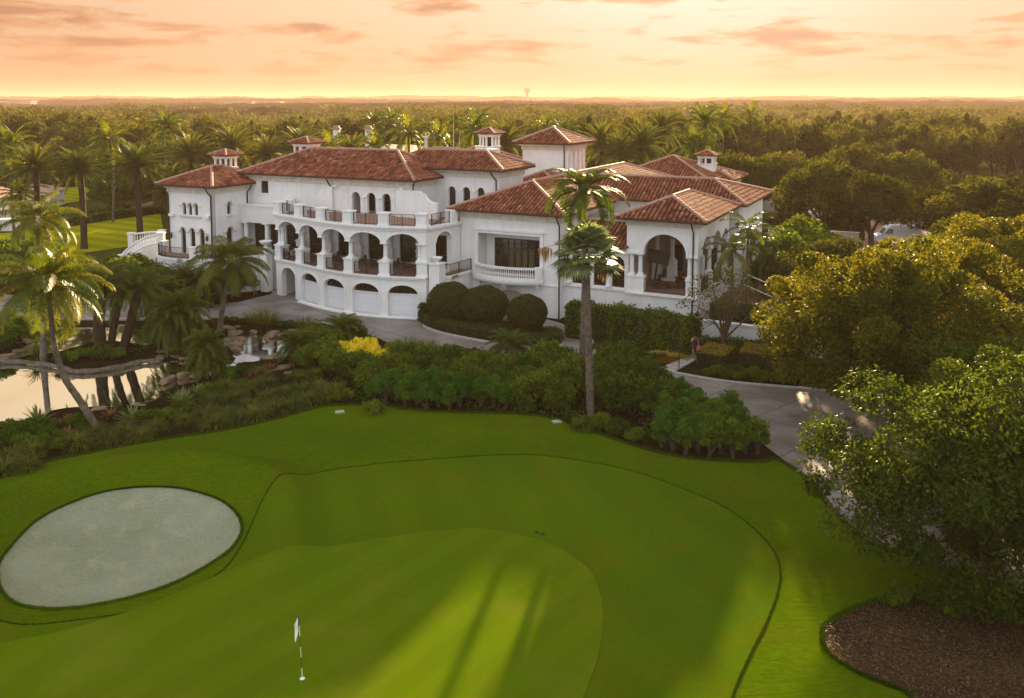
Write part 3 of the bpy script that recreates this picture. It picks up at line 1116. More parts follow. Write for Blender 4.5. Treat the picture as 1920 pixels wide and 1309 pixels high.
def hip_roof(u0, u1, v0, v1, ze, slope=0.42, skip=(), wall_in=0.8, frieze=True, parent=club, soffit=True, caps_skip=(), label=None, pitch=0.36, course=0.46):
    w, d = u1 - u0, v1 - v0
    A, B, Cc, D = (u0, v0, ze), (u1, v0, ze), (u1, v1, ze), (u0, v1, ze)
    if w >= d:
        t = d / 2
        E1, E2 = (u0 + t, v0 + t, ze + t * slope), (u1 - t, v0 + t, ze + t * slope)
        planes = {'f': [A, B, E2, E1], 'r': [B, Cc, E2], 'b': [Cc, D, E1, E2], 'l': [D, A, E1]}
    else:
        t = w / 2
        E1, E2 = (u0 + t, v0 + t, ze + t * slope), (u0 + t, v1 - t, ze + t * slope)
        planes = {'f': [A, B, E1], 'r': [B, Cc, E2, E1], 'b': [Cc, D, E2], 'l': [D, A, E1, E2]}
    if w >= d:
        caps = [(A, E1), (B, E2), (Cc, E2), (D, E1), (E1, E2)]
    else:
        caps = [(A, E1), (B, E1), (Cc, E2), (D, E2), (E1, E2)]
    caps = [c for q, c in enumerate(caps) if q not in caps_skip and np.linalg.norm(np.subtract(*c)) > 0.1]
    eaves = {'f': (A, B), 'r': (B, Cc), 'b': (Cc, D), 'l': (D, A)}
    o = roof_obj([planes[q] for q in 'frbl' if q not in skip], caps, [eaves[q] for q in 'frbl' if q not in skip], parent=parent, label=label, pitch=pitch, course=course)
    if soffit:
        ms = MB()
        ms.box(u0 + 0.03, u1 - 0.03, v0 + 0.03, v1 - 0.03, ze - 0.16, ze - 0.02)
        part('soffit', ms, M['trim'], o)
    if frieze:
        mf = MB()
        i = wall_in
        mf.box(u0 + i - 0.32, u1 - i + 0.32, v0 + i - 0.32, v1 - i + 0.32, ze - 0.34, ze - 0.163)
        mf.box(u0 + i - 0.10, u1 - i + 0.10, v0 + i - 0.10, v1 - i + 0.10, ze - 0.75, ze - 0.343)
        part('frieze', mf, M['coral'], parent)
    return o


class Path:
    """polyline in (u, v) measured by arc length, outward normal to the right of travel"""

    def __init__(self, pts, flip=False):
        self.p = np.asarray(pts, float)
        seg = np.linalg.norm(np.diff(self.p, axis=0), axis=1)
        self.s = np.concatenate([[0], np.cumsum(seg)])
        self.L = self.s[-1]
        self.sign = -1 if flip else 1

    def at(self, s, t=0.0):
        s_ = min(max(s, 0), self.L)
        i = min(max(np.searchsorted(self.s, s_, 'right') - 1, 0), len(self.p) - 2)
        a, b = self.p[i], self.p[i + 1]
        d = (b - a) / np.linalg.norm(b - a)
        # smooth the normal at joints
        n = np.array([d[1], -d[0]])
        e1 = s_ - self.s[i]
        e2 = self.s[i + 1] - s_
        if e1 < 0.05 and i > 0:
            q = self.p[i] - self.p[i - 1]
            q /= np.linalg.norm(q)
            n = n + np.array([q[1], -q[0]])
            n /= np.linalg.norm(n)
        elif e2 < 0.05 and i < len(self.p) - 2:
            q = self.p[i + 2] - self.p[i + 1]
            q /= np.linalg.norm(q)
            n = n + np.array([q[1], -q[0]])
            n /= np.linalg.norm(n)
        pt = a + d * (s - self.s[i]) + n * t * self.sign
        return pt

    def near(self, u, v):
        best, bs = 1e9, 0
        for s in np.linspace(0, self.L, 800):
            q = self.at(s)
            dd = (q[0] - u) ** 2 + (q[1] - v) ** 2
            if dd < best:
                best, bs = dd, s
        return bs


def line(u0, v0, u1, v1):
    return Path([(u0, v0), (u1, v1)])


def bps(path, s0, s1, extra=(), step=99):
    b = {round(s0, 4), round(s1, 4)}
    for q in path.s:
        if s0 < q < s1:
            b.add(round(float(q), 4))
    for q in extra:
        if s0 - 1e-6 <= q <= s1 + 1e-6:
            b.add(round(q, 4))
    b = sorted(b)
    return b


def ztop(op, s):
    sc, w, zb, zs, rise = op
    if rise == 0:
        return zs
    x = min(1, abs(s - sc) / (w / 2))
    return zs + rise * math.sqrt(max(0, 1 - x * x))


def arched_wall(mb, path, s0, s1, z0, z1, th=0.3, ops=(), seg=10):
    ex = []
    for op in ops:
        sc, w = op[0], op[1]
        if op[4] > 0:
            ex += [sc - w / 2 * math.cos(PI * q / (2 * seg) * 1.0) for q in range(seg * 2 + 1)]
        else:
            ex += [sc - w / 2, sc + w / 2]
    B = bps(path, s0, s1, ex)

    def pt(s, z, t):
        q = path.at(s, t)
        return (q[0], q[1], z)

    def quad(a, b, za0, zb0, za1, zb1, t):
        mb.add([pt(a, za0, t), pt(b, zb0, t), pt(b, zb1, t), pt(a, za1, t)], [(0, 1, 2, 3) if t == 0 else (3, 2, 1, 0)])

    for a, b in zip(B[:-1], B[1:]):
        if b - a < 1e-4:
            continue
        m = (a + b) / 2
        op = None
        for o in ops:
            if abs(m - o[0]) < o[1] / 2:
                op = o
        if op is None:
            for t in (0, -th):
                quad(a, b, z0, z0, z1, z1, t)
        else:
            za, zb_ = ztop(op, a), ztop(op, b)
            for t in (0, -th):
                if op[2] > z0 + 1e-3:
                    quad(a, b, z0, z0, op[2], op[2], t)
                quad(a, b, za, zb_, z1, z1, t)
            mb.add([pt(a, za, 0), pt(b, zb_, 0), pt(b, zb_, -th), pt(a, za, -th)], [(0, 1, 2, 3)])
            if op[2] > z0 + 1e-3:
                mb.add([pt(a, op[2], 0), pt(b, op[2], 0), pt(b, op[2], -th), pt(a, op[2], -th)], [(0, 1, 2, 3)])
        mb.add([pt(a, z1, 0), pt(b, z1, 0), pt(b, z1, -th), pt(a, z1, -th)], [(0, 1, 2, 3)])
    for op in ops:
        for sg in (-1, 1):
            s = op[0] + sg * op[1] / 2
            z0_ = max(op[2], z0)
            mb.add([pt(s, z0_, 0), pt(s, z0_, -th), pt(s, op[3], -th), pt(s, op[3], 0)], [(0, 1, 2, 3)])
    for s in (s0, s1):
        mb.add([pt(s, z0, 0), pt(s, z0, -th), pt(s, z1, -th), pt(s, z1, 0)], [(0, 1, 2, 3)])
    return mb


def archivolt(mb, path, op, wd=0.16, pr=0.07, legs=0.0, seg=18):
    """raised moulding round an arch head, optional legs down the jambs"""
    sc, w, zb, zs, rise = op
    inn, out = [], []
    if legs:
        inn.append((sc - w / 2, zs - legs))
        out.append((sc - w / 2 - wd, zs - legs))
    for q in range(seg + 1):
        a = PI * (1 - q / seg)
        inn.append((sc + w / 2 * math.cos(a), zs + rise * math.sin(a)))
        out.append((sc + (w / 2 + wd) * math.cos(a), zs + (rise + wd) * math.sin(a)))
    if legs:
        inn.append((sc + w / 2, zs - legs))
        out.append((sc + w / 2 + wd, zs - legs))
    V = []
    for (a, b), (c, d) in zip(inn, out):
        for s, z, t in ((a, b, 0.003), (a, b, pr), (c, d, pr), (c, d, 0.003)):
            p = path.at(s, t)
            V.append((p[0], p[1], z))
    n = len(inn)
    F = []
    for i in range(n - 1):
        for k in range(3):
            F.append((i * 4 + k, i * 4 + k + 1, i * 4 + 4 + k + 1, i * 4 + 4 + k))
    mb.add(V, F)


def path_box(mb, path, s0, s1, z0, z1, t0, t1, step=None):
    B = bps(path, s0, s1, np.arange(s0, s1, step) if step else ())
    V = []
    for s in B:
        for t, z in ((t0, z0), (t1, z0), (t1, z1), (t0, z1)):
            p = path.at(s, t)
            V.append((p[0], p[1], z))
    n = len(B)
    F = []
    for i in range(n - 1):
        for k in range(4):
            F.append((i * 4 + k, i * 4 + (k + 1) % 4, i * 4 + 4 + (k + 1) % 4, i * 4 + 4 + k))
    F.append((0, 1, 2, 3))
    F.append(tuple(range((n - 1) * 4, n * 4)))
    mb.add(V, F)


def railing(path, s0, s1, z0, h=0.95, t=-0.2, sp=0.13, parent=club):
    mb = MB()
    for z in (z0 + 0.08, z0 + h):
        path_box(mb, path, s0, s1, z, z + 0.04, t - 0.025, t + 0.025)
    n = max(2, int((s1 - s0) / sp))
    for i in range(n + 1):
        s = s0 + (s1 - s0) * i / n
        w = 0.03 if i % max(1, n // 2) == 0 else 0.010
        path_box(mb, path, s - w, s + w, z0, z0 + h, t - w, t + w)
    return part('railing', mb, M['iron'], parent)


def pane(path, op, t=-0.22, m='glass', bars=(2, 3), name='window', fw=0.06, parent=club, label=None):
    sc, w, zb, zs, rise = op
    mf, mg = MB(), MB()
    # glass: strip columns
    n = 12
    V, F = [], []
    for q in range(n + 1):
        s = sc - w / 2 + w * q / n
        p = path.at(s, t - 0.03)
        V += [(p[0], p[1], zb), (p[0], p[1], ztop(op, min(max(s, sc - w / 2 + 1e-3), sc + w / 2 - 1e-3)))]
    for q in range(n):
        F.append((q * 2, q * 2 + 2, q * 2 + 3, q * 2 + 1))
    mg.add(V, F)
    # frame border and glazing bars
    if rise > 0:
        archivolt_in(mf, path, op, fw, t)
    else:
        path_box(mf, path, sc - w / 2, sc + w / 2, zs - fw, zs, t - 0.02, t + 0.03)
    for s in (sc - w / 2, sc + w / 2 - fw):
        path_box(mf, path, s, s + fw, zb, zs, t - 0.02, t + 0.03)
    path_box(mf, path, sc - w / 2, sc + w / 2, zb, zb + fw, t - 0.02, t + 0.03)
    nb, nh = bars
    for q in range(1, nb):
        s = sc - w / 2 + w * q / nb
        path_box(mf, path, s - 0.018, s + 0.018, zb, ztop(op, s) - 0.02, t - 0.015, t + 0.02)
    for q in range(1, nh + 1):
        z = zb + (zs - zb) * q / nh
        if q == nh and rise == 0:
            continue
        path_box(mf, path, sc - w / 2, sc + w / 2, z - 0.018, z + 0.018, t - 0.015, t + 0.02)
    o = part(name, mf, M['frame'], parent, label=label)
    part('pane', mg, M[m], o)
    return o


def archivolt_in(mb, path, op, fw, t):
    sc, w, zb, zs, rise = op
    seg = 12
    V, F = [], []
    for q in range(seg + 1):
        a = PI * (1 - q / seg)
        for k, (f1, t1) in enumerate(((0, t + 0.03), (fw, t + 0.03), (fw, t - 0.02), (0, t - 0.02))):
            s = sc + (w / 2 - f1) * math.cos(a)
            z = zs + (rise - f1) * math.sin(a)
            p = path.at(s, t1)
            V.append((p[0], p[1], z))
    for i in range(seg):
        for k in range(4):
            F.append((i * 4 + k, i * 4 + (k + 1) % 4, i * 4 + 4 + (k + 1) % 4, i * 4 + 4 + k))
    mb.add(V, F)


def downspout(u, v, zt, zb, du=0.0, dv=-0.75, ox=0.0):
    mb = MB()
    mb.tube([(u + ox, v + dv, zt), (u + ox * 0.6, v + dv * 0.8, zt - 0.3), (u, v - 0.09, zt - 0.85), (u, v - 0.09, zt - 1.1), (u, v - 0.09, zb)], 0.065, 8)
    return part('downspout', mb, M['gutter'])


def column_mb(u, v, z0, z1, r=0.2, seg=14, mb=None):
    mb = mb or MB()
    mb.box(u - r * 1.5, u + r * 1.5, v - r * 1.5, v + r * 1.5, z0, z0 + 0.1)
    mb.lathe((u, v), [(r * 1.35, z0 + 0.1), (r * 1.35, z0 + 0.18), (r * 1.05, z0 + 0.24), (r, z0 + 0.3), (r * 0.88, z1 - 0.32), (r * 1.05, z1 - 0.3), (r * 1.05, z1 - 0.26), (r * 0.9, z1 - 0.24), (r * 0.9, z1 - 0.18), (r * 1.3, z1 - 0.1)], seg)
    mb.box(u - r * 1.5, u + r * 1.5, v - r * 1.5, v + r * 1.5, z1 - 0.1, z1)
    return mb


# ---------------------------------------------------------------- left tower
TZ = 10.0
wl = line(-66.6, 61.1, -60.9, 61.1)
mb = MB()
lo_ops = [(x, 0.62, 3.4, 5.55, 0.36) for x in (1.85, 3.05, 4.25)]
up_ops = [(x, 0.44, 7.15, 8.05, 0.24) for x in (2.10, 2.85, 3.60)]
arched_wall(mb, wl, 0, 5.7, 0, 6.4, 0.3, lo_ops)
arched_wall(mb, wl, 0, 5.7, 6.4, TZ - 0.1, 0.3, up_ops)
part('wall', mb, M['wall'])
tr = MB()
for op in lo_ops:
    archivolt(tr, wl, op, 0.13, 0.08)
    pane(wl, op, bars=(2, 4), name='french_window')
for op in up_ops:
    archivolt(tr, wl, op, 0.10, 0.07)
    pane(wl, op, bars=(2, 2))
for x in (1.25, 2.45, 3.65, 4.85):
    path_box(tr, wl, x - 0.16, x + 0.16, 5.42, 5.56, 0.003, 0.11)
for x in (1.62, 2.47, 3.22, 4.08):
    path_box(tr, wl, x - 0.12, x + 0.12, 7.92, 8.04, 0.003, 0.09)
path_box(tr, wl, 1.5, 4.2, 6.92, 7.08, 0.003, 0.12)
part('moulding', tr, M['coral'])
for x in (0.55, 5.1):
    mb = MB()
    path_box(mb, wl, x - 0.28, x + 0.28, 6.95, 7.2, 0.003, 0.3)
    part('flood_light', mb, M['trim'])
wr = line(-60.9, 61.1, -60.9, 66.1)
r_ops_lo = [(2.1, 0.8, 3.4, 5.5, 0.42)]
r_ops_up = [(2.1, 0.5, 7.15, 8.1, 0.27)]
mb = MB()
arched_wall(mb, wr, 0, 5.0, 0, 6.4, 0.3, r_ops_lo)
arched_wall(mb, wr, 0, 5.0, 6.4, TZ - 0.1, 0.3, r_ops_up)
mb.box(-66.6, -66.3, 61.4, 68.0, 0, TZ - 0.1)
mb.box(-66.3, -60.9, 67.7, 68.0, 0, TZ - 0.1)
part('wall', mb, M['wall'])
tr = MB()
for op, wd in ((r_ops_lo[0], 0.14), (r_ops_up[0], 0.1)):
    av = MB()
    archivolt(av, wr, op, wd, 0.08)
    part('archivolt', av, M['coral'])
    pane(wr, op, bars=(2, 3))
for z, x, w2 in ((6.92, 2.1, 0.4), (5.42, 1.4, 0.14), (5.42, 2.8, 0.14), (7.98, 1.7, 0.14), (7.98, 2.5, 0.14)):
    av = MB()
    path_box(av, wr, x - w2, x + w2, z, z + 0.12, 0.003, 0.1)
    part('moulding', av, M['coral'])
hip_roof(-67.4, -60.1, 60.3, 68.8, TZ, 0.42)
downspout(-61.05, 61.1, TZ - 0.1, 3.0)
mb = MB()
mb.tube([(-60.2, 65.6, TZ - .1), (-60.4, 65.6, TZ - .5), (-60.82, 65.6, TZ - .95), (-60.82, 65.6, 3)], 0.065, 8)
part('downspout', mb, M['gutter'])
downspout(-66.5, 61.1, TZ - 0.1, 3.0)


def lantern(u, v, z, parent=club):
    mb = MB()
    mb.box(u - 0.02, u + 0.02, v - 0.3, v, z + 0.42, z + 0.46)
    mb.box(u - 0.09, u + 0.09, v - 0.36, v - 0.18, z, z + 0.3)
    mb.lathe((u, v - 0.27), [(0.16, z + 0.3), (0.05, z + 0.42), (0.01, z + 0.5)], 8)
    mb.lathe((u, v - 0.27), [(0.02, z - 0.12), (0.08, z - 0.02), (0.09, z)], 8)
    return part('wall_lantern', mb, M['frame'], parent)


lantern(-66.1, 61.1, 4.9)
lantern(-61.5, 61.1, 4.9)


def cupola(u, v, z, w=0.95, h=0.85, parent=club, label=None):
    """louvred chimney pot: base, posts, small hip roof"""
    mb = MB()
    mb.box(u - w, u + w, v - w, v + w, z - 1.6, z)
    mb.box(u - w - 0.1, u + w + 0.1, v - w - 0.1, v + w + 0.1, z, z + 0.1)
    for a in (-1, 0, 1):
        for b in (-1, 0, 1):
            if abs(a) == 1 or abs(b) == 1:
                mb.box(u + a * (w - 0.12) - 0.09, u + a * (w - 0.12) + 0.09, v + b * (w - 0.12) - 0.09, v + b * (w - 0.12) + 0.09, z + 0.1, z + h)
    mb.box(u - w - 0.05, u + w + 0.05, v - w - 0.05, v + w + 0.05, z + h, z + h + 0.22)
    mb.box(u - w - 0.18, u + w + 0.18, v - w - 0.18, v + w + 0.18, z + h + 0.22, z + h + 0.34)
    o = part('cupola', mb, M['trim'], parent, label=label)
    mi = MB()
    mi.box(u - w * 0.5, u + w * 0.5, v - w * 0.5, v + w * 0.5, z, z + h)
    part('flue', mi, M['dark'], o)
    mt = MB()
    e = w + 0.42
    zz = z + h + 0.34
    A, B, C_, D = (u - e, v - e, zz), (u + e, v - e, zz), (u + e, v + e, zz), (u - e, v + e, zz)
    T_ = (u, v, zz + e * 0.42)
    for P in ([A, B, T_], [B, C_, T_], [C_, D, T_], [D, A, T_]):
        mt.add(P, [(0, 1, 2)], 0.0, 1)
        tile_plane(mt, P, 0.26, 0.36)
    mt.box(u - e, u + e, v - e, v + e, zz - 0.05, zz - 0.004, 0.0, 1)
    part('cupola_roof', mt, [M['tile'], M['under']], o)
    mc = MB()
    for q in (A, B, C_, D):
        cap_line(mc, q, T_, 0.1)
    part('cupola_ridge', mc, M['cap'], o)
    return o


cu = PV(423, 297, 66.5)
cupola(cu[0], 66.5, 11.25, 0.8, 0.95)
cu = PV(575, 281, 72.0)
cupola(cu[0], 72.0, 12.45, 0.95, 0.85)

# ---------------------------------------------------------------- main block with roof terrace
MZ = 10.95
wm_ = line(-61.1, 66.0, -42.1, 66.0)


def su(px, py, v=66.0, path=wm_):
    return PV(px, py, v)[0] - path.p[0][0]


tri = [(su(x, 380), 0.93, 7.65, 9.15, 0.465) for x in (668, 696.5, 725)]
win = [(su(496, 358), 0.95, 9.0, 10.35, 0.0)]
mb = MB()
arched_wall(mb, wm_, 0, 19.0, 7.3, MZ - 0.1, 0.3, tri + win)
mb.box(-42.4, -42.1, 66.3, 74.5, 0, MZ - 0.1)
mb.box(-61.0, -42.4, 74.2, 74.5, 0, MZ - 0.1)
mb.box(-61.1, -60.8, 66.3, 74.2, 8.0, MZ - 0.1)
part('wall', mb, M['wall'])
pane(wm_, win[0], bars=(2, 1))
# recessed balcony room behind the three arches
mb = MB()
c0, c1 = -61.1 + tri[0][0] - 0.8, -61.1 + tri[2][0] + 0.8
mb.box(c0, c1, 68.2, 68.4, 7.6, 10.2)
mb.box(c0 - 0.2, c0, 66.3, 68.2, 7.6, 10.2)
mb.box(c1, c1 + 0.2, 66.3, 68.2, 7.6, 10.2)
part('recess', mb, M['wall'])
rec = line(-61.1, 68.2, -42.1, 68.2)
for op in tri:
    pane(rec, (op[0] + 0.1, 0.9, 7.66, 9.2, 0.4), t=0.08, bars=(2, 3), name='french_window')
tr = MB()
for op in tri:
    av = MB()
    archivolt(av, wm_, op, 0.14, 0.07)
    part('archivolt', av, M['trim'])
for k in range(2):
    s = (tri[k][0] + tri[k + 1][0]) / 2
    p = wm_.at(s, 0.02)
    column_mb(p[0], p[1], 7.65, 9.2, 0.13, 10, tr)
path_box(tr, wm_, tri[0][0] - 0.95, tri[2][0] + 0.95, 10.25, 10.33, 0.003, 0.06)
for s in (tri[0][0] - 0.95, tri[2][0] + 0.89):
    path_box(tr, wm_, s, s + 0.06, 8.4, 10.25, 0.003, 0.06)
for s in (tri[0][0] - 0.62, tri[2][0] + 0.62):
    path_box(tr, wm_, s - 0.16, s + 0.16, 9.08, 9.2, 0.003, 0.1)
# blind panel and window surround
a = su(549, 360)
for q, w2 in ((a, 0.55),):
    path_box(tr, wm_, q - w2, q + w2, 10.35, 10.45, 0.003, 0.08)
    path_box(tr, wm_, q - w2 + 0.05, q + w2 - 0.05, 8.9, 10.35, 0.003, 0.04)
path_box(tr, wm_, win[0][0] - 0.75, win[0][0] + 0.75, 10.4, 10.5, 0.003, 0.08)
path_box(tr, wm_, win[0][0] - 0.85, win[0][0] + 0.85, 8.85, 8.93, 0.003, 0.06)
path_box(tr, wm_, 0.2, su(505, 385), 7.85, 7.98, 0.003, 0.1)
part('moulding', tr, M['trim'])
for px in (631, 755):
    s = su(px, 349)
    mb = MB()
    path_box(mb, wm_, s - 0.25, s + 0.25, 10.0, 10.2, 0.003, 0.28)
    part('flood_light', mb, M['trim'])
s = su(632, 393)
hip_roof(-61.6, -41.3, 65.2, 75.3, MZ, 0.44, caps_skip=(3,))
downspout(PV(621, 350, 66)[0], 66.0, MZ - 0.1, 7.6)
downspout(PV(777, 350, 66)[0] - 0.1, 66.0, MZ - 0.1, 9.3, ox=0.6)

# scroll walls at each end of the terrace
def scroll(pts, v0, v1, name='scroll_wall'):
    mb = MB()
    n = len(pts)
    V = [(u, v0, z) for u, z in pts] + [(u, v1, z) for u, z in pts]
    F = [tuple(range(n)), tuple(range(2 * n - 1, n - 1, -1))]
    for i in range(n):
        F.append((i, (i + 1) % n, n + (i + 1) % n, n + i))
    mb.add(V, F)
    # coping
    return part(name, mb, M['wall'])


def pxs(L, v):
    return [(PV(x, y, v)[0], PV(x, y, v)[2]) for x, y in L]


scr = pxs([(742, 355), (786, 359), (790, 363), (795, 364), (799, 372), (804, 377), (811, 380), (819, 381)], 65.6)
scroll([(scr[0][0], 7.62)] + scr + [(scr[-1][0], 7.62)], 65.55, 65.95)
scr = pxs([(585, 374), (592, 369), (597, 362), (602, 355), (608, 352), (615, 350), (622, 350)], 65.7)
scroll([(scr[0][0], 7.62)] + scr + [(scr[-1][0], 7.62)], 65.72, 65.97)

# ---------------------------------------------------------------- curved arcade
knots = [(-54.9, 62.75), (-51.4, 61.75), (-48.1, 60.65), (-44.7, 60.0), (-41.2, 60.2), (-37.7, 61.15)]
cv = Path(smooth_open(knots, 8))
KS = [cv.near(*k) for k in knots]
KS[0], KS[-1] = 0.35, cv.L - 0.35
Z1, Z2 = 3.45, 7.35
# ground level: garage doors under lunettes, open portal at the left
mids = [(KS[i] + KS[i + 1]) / 2 for i in range(5)]
gops = [(mids[0], 2.2, 0.0, 1.95, 0.85)] + [(mids[i], 2.6, 0.0, 1.95, 0.78) for i in range(1, 5)]
mb = MB()
arched_wall(mb, cv, 0, cv.L, 0.0, Z1 - 0.25, 0.45, gops)
part('wall', mb, M['wall'])
tr = MB()
for op in gops:
    archivolt(tr, cv, op, 0.14, 0.09, legs=1.9)
path_box(tr, cv, 0, cv.L, Z1 - 0.25, Z1 - 0.1, -0.4, 0.12)
path_box(tr, cv, 0, cv.L, Z1 - 0.1, Z1, -0.4, 0.22)
path_box(tr, cv, KS[1] + .4, cv.L, 0.0, 0.12, 0.003, 0.55)
part('moulding', tr, M['trim'])
for op in gops[1:]:
    mb = MB()
    path_box(mb, cv, op[0] - op[1] / 2, op[0] + op[1] / 2, 0.02, 1.85, -0.34, -0.26)
    path_box(mb, cv, op[0] - op[1] / 2, op[0] + op[1] / 2, 1.85, 1.97, -0.36, -0.18)
    for z_ in (0.06, 0.51, 0.96, 1.41):
        path_box(mb, cv, op[0] - op[1] / 2 + 0.05, op[0] + op[1] / 2 - 0.05, z_, z_ + 0.40, -0.262, -0.235)
    gd = part('garage_door', mb, M['door'])
    lt = (op[0], op[1] - 0.1, 1.97, 1.98, op[4] - 0.05)
    pane(cv, lt, t=-0.30, bars=(4, 0), name='lunette_window')
# portal recess with door
op = gops[0]
mb = MB()
pA, pB = cv.at(op[0] - 1.2), cv.at(op[0] + 1.2)
mb.box(pA[0] - 0.2, pB[0] + 0.6, 65.2, 65.4, 0, 3.2)
mb.box(pA[0] - 0.25, pA[0] - 0.02, pA[1] + 0.2, 65.2, 0, 3.2)
mb.box(pB[0] + 0.3, pB[0] + 0.5, pB[1] + 0.4, 65.2, 0, 3.2)
part('portal_wall', mb, M['wall'])
mb = MB()
du = PV(533, 540, 65.1)[0]
mb.box(du - 0.05, du + 0.9, 65.05, 65.19, 0.1, 2.3)
part('door', mb, M['door'])
mb = MB()
mb.box(du + 0.9, du + 2.4, 65.0, 65.19, 0.1, 2.4)
mb.box(du - 0.1, du - 0.05, 65.03, 65.19, 0.1, 2.35)
part('door_opening', mb, M['dark'])

# first floor: slab, pedestals, columns, arches
mb = MB()
path_box(mb, cv, 0, cv.L, Z1, Z1 + 0.03, -6.2, -0.05)
part('floor_slab', mb, M['floor'])
mb = MB()
path_box(mb, cv, 0, cv.L, Z2 - 0.35, Z2 - 0.25, -5.8, -0.45)
part('ceiling', mb, M['trim'])
pw = 0.52
for i, s in enumerate(KS):
    mb = MB()
    path_box(mb, cv, s - pw, s + pw, Z1, Z1 + 0.16, -0.92, 0.12)
    path_box(mb, cv, s - pw + 0.07, s + pw - 0.07, Z1 + 0.16, Z1 + 1.14, -0.85, 0.05)
    path_box(mb, cv, s - pw, s + pw, Z1 + 1.14, Z1 + 1.26, -0.92, 0.12)
    part('pedestal', mb, M['wall'])
    for k in ((0,) if 0 < i < 5 else (-0.26, 0.26)):
        p = cv.at(s + k, -0.4)
        part('column', column_mb(p[0], p[1], Z1 + 1.26, Z1 + 2.75, 0.2 if 0 < i < 5 else 0.18), M['wall'], smooth=False)
aops = [((KS[i] + KS[i + 1]) / 2, (KS[i + 1] - KS[i]) - 0.52, 0, Z1 + 2.80, 0.78) for i in range(5)]
mb = MB()
# spandrel wall that starts at the springing
ex_ops = [(o[0], o[1], Z1 + 2.74, Z1 + 2.76, 0.80) for o in aops]
arched_wall(mb, cv, 0, cv.L, Z1 + 2.75, Z2 - 0.1, 0.55, [(o[0], o[1], Z1 + 2.75, Z1 + 2.76, 0.82) for o in aops])
part('arcade', mb, M['wall'])
tr = MB()
for o in aops:
    archivolt(tr, cv, (o[0], o[1], 0, Z1 + 2.76, 0.82), 0.12, 0.08)
for s in KS:
    path_box(tr, cv, s - 0.30, s + 0.30, Z1 + 2.68, Z1 + 2.80, -0.6, 0.10)
path_box(tr, cv, -0.05, cv.L + 0.05, Z2 - 0.1, Z2 + 0.06, -0.6, 0.10)
path_box(tr, cv, -0.12, cv.L + 0.12, Z2 + 0.06, Z2 + 0.16, -0.6, 0.20)
path_box(tr, cv, -0.16, cv.L + 0.16, Z2 + 0.16, Z2 + 0.28, -0.6, 0.28)
part('cornice', tr, M['trim'])
for i in range(5):
    railing(cv, KS[i] + pw, KS[i + 1] - pw, Z1 + 0.03)
# terrace on top
ZT = Z2 + 0.28
mb = MB()
path_box(mb, cv, 0, cv.L, ZT - 0.1, ZT + 0.01, -6.3, -0.62)
part('terrace_floor', mb, M['floor'])
for i, s in enumerate(KS):
    mb = MB()
    path_box(mb, cv, s - 0.5, s + 0.5, ZT, ZT + 0.16, -0.72, 0.20)
    path_box(mb, cv, s - 0.43, s + 0.43, ZT + 0.16, ZT + 1.0, -0.65, 0.13)
    path_box(mb, cv, s - 0.5, s + 0.5, ZT + 1.0, ZT + 1.12, -0.72, 0.20)
    part('parapet_pier', mb, M['wall'])
for i in range(5):
    railing(cv, KS[i] + 0.5, KS[i + 1] - 0.5, ZT, 0.95, t=-0.25)
# left flank of the terrace and its stub of railing
fl = Path([(-55.3, 66.0), tuple(cv.at(0, -0.1))])
mb = MB()
arched_wall(mb, fl, 0, fl.L, 0, Z1 - 0.1, 0.3)
part('wall', mb, M['wall'])
mb = MB()
path_box(mb, fl, 0, fl.L, Z2 - 0.1, ZT, -0.4, 0.1)
path_box(mb, fl, 0.6, 1.4, ZT, ZT + 1.0, -0.5, 0.1)
part('cornice', mb, M['trim'])
railing(fl, 0.1, fl.L - 0.4, ZT, 0.95, t=-0.1)
# right flank: arch looking on to the little balcony
fr = Path([tuple(cv.at(cv.L, -0.0)), (-37.05, 65.8)])
mb = MB()
rop = (2.35, 2.1, Z1 + 0.1, Z1 + 2.70, 0.85)
arched_wall(mb, fr, 0, fr.L, Z1, Z2 - 0.1, 0.5, [rop])
arched_wall(mb, fr, 0, fr.L, 0, Z1, 0.5)
part('wall', mb, M['wall'])
tr = MB()
archivolt(tr, fr, rop, 0.13, 0.08)
path_box(tr, fr, 0.15, fr.L, Z2 - 0.097, Z2 + 0.063, -0.5, 0.10)
path_box(tr, fr, 0.15, fr.L, Z2 + 0.063, ZT - 0.003, -0.5, 0.26)
part('cornice', tr, M['trim'])
railing(fr, 0.9, fr.L - 1.4, ZT, 0.95, t=-0.1)
mb = MB()
path_box(mb, fr, fr.L - 1.4, fr.L - 0.6, ZT, ZT + 1.05, -0.6, 0.15)
part('parapet_pier', mb, M['wall'])
railing(fr, fr.L - 0.6, fr.L, ZT, 0.95, t=-0.1)
# small balcony between arcade and big window wing
bl = Path([(-37.35, 61.95), (-36.2, 62.6), (-35.9, 65.8)])
mb = MB()
arched_wall(mb, bl, 0.3, bl.L, 0, Z1, 0.25)
path_box(mb, bl, 0.3, bl.L, Z1 - 0.2, Z1, 0.003, 0.12)
part('balcony_wall', mb, M['wall'])
mb = MB()
mb.box(-37.2, -36.0, 62.6, 65.8, Z1 - 0.25, Z1 - 0.01)
part('balcony_floor', mb, M['floor'])
railing(bl, 0.8, bl.L - 0.05, Z1, 0.95, t=-0.1)
mb = MB()
pu_, pv_ = -37.0, 61.75
mb.box(pu_ - 0.5, pu_ + 0.5, pv_ - 0.5, pv_ + 0.5, 0, Z1 + 1.1)
mb.box(pu_ - 0.58, pu_ + 0.58, pv_ - 0.58, pv_ + 0.58, Z1 + 1.1, Z1 + 1.2)
part('urn_pier', mb, M['wall'])


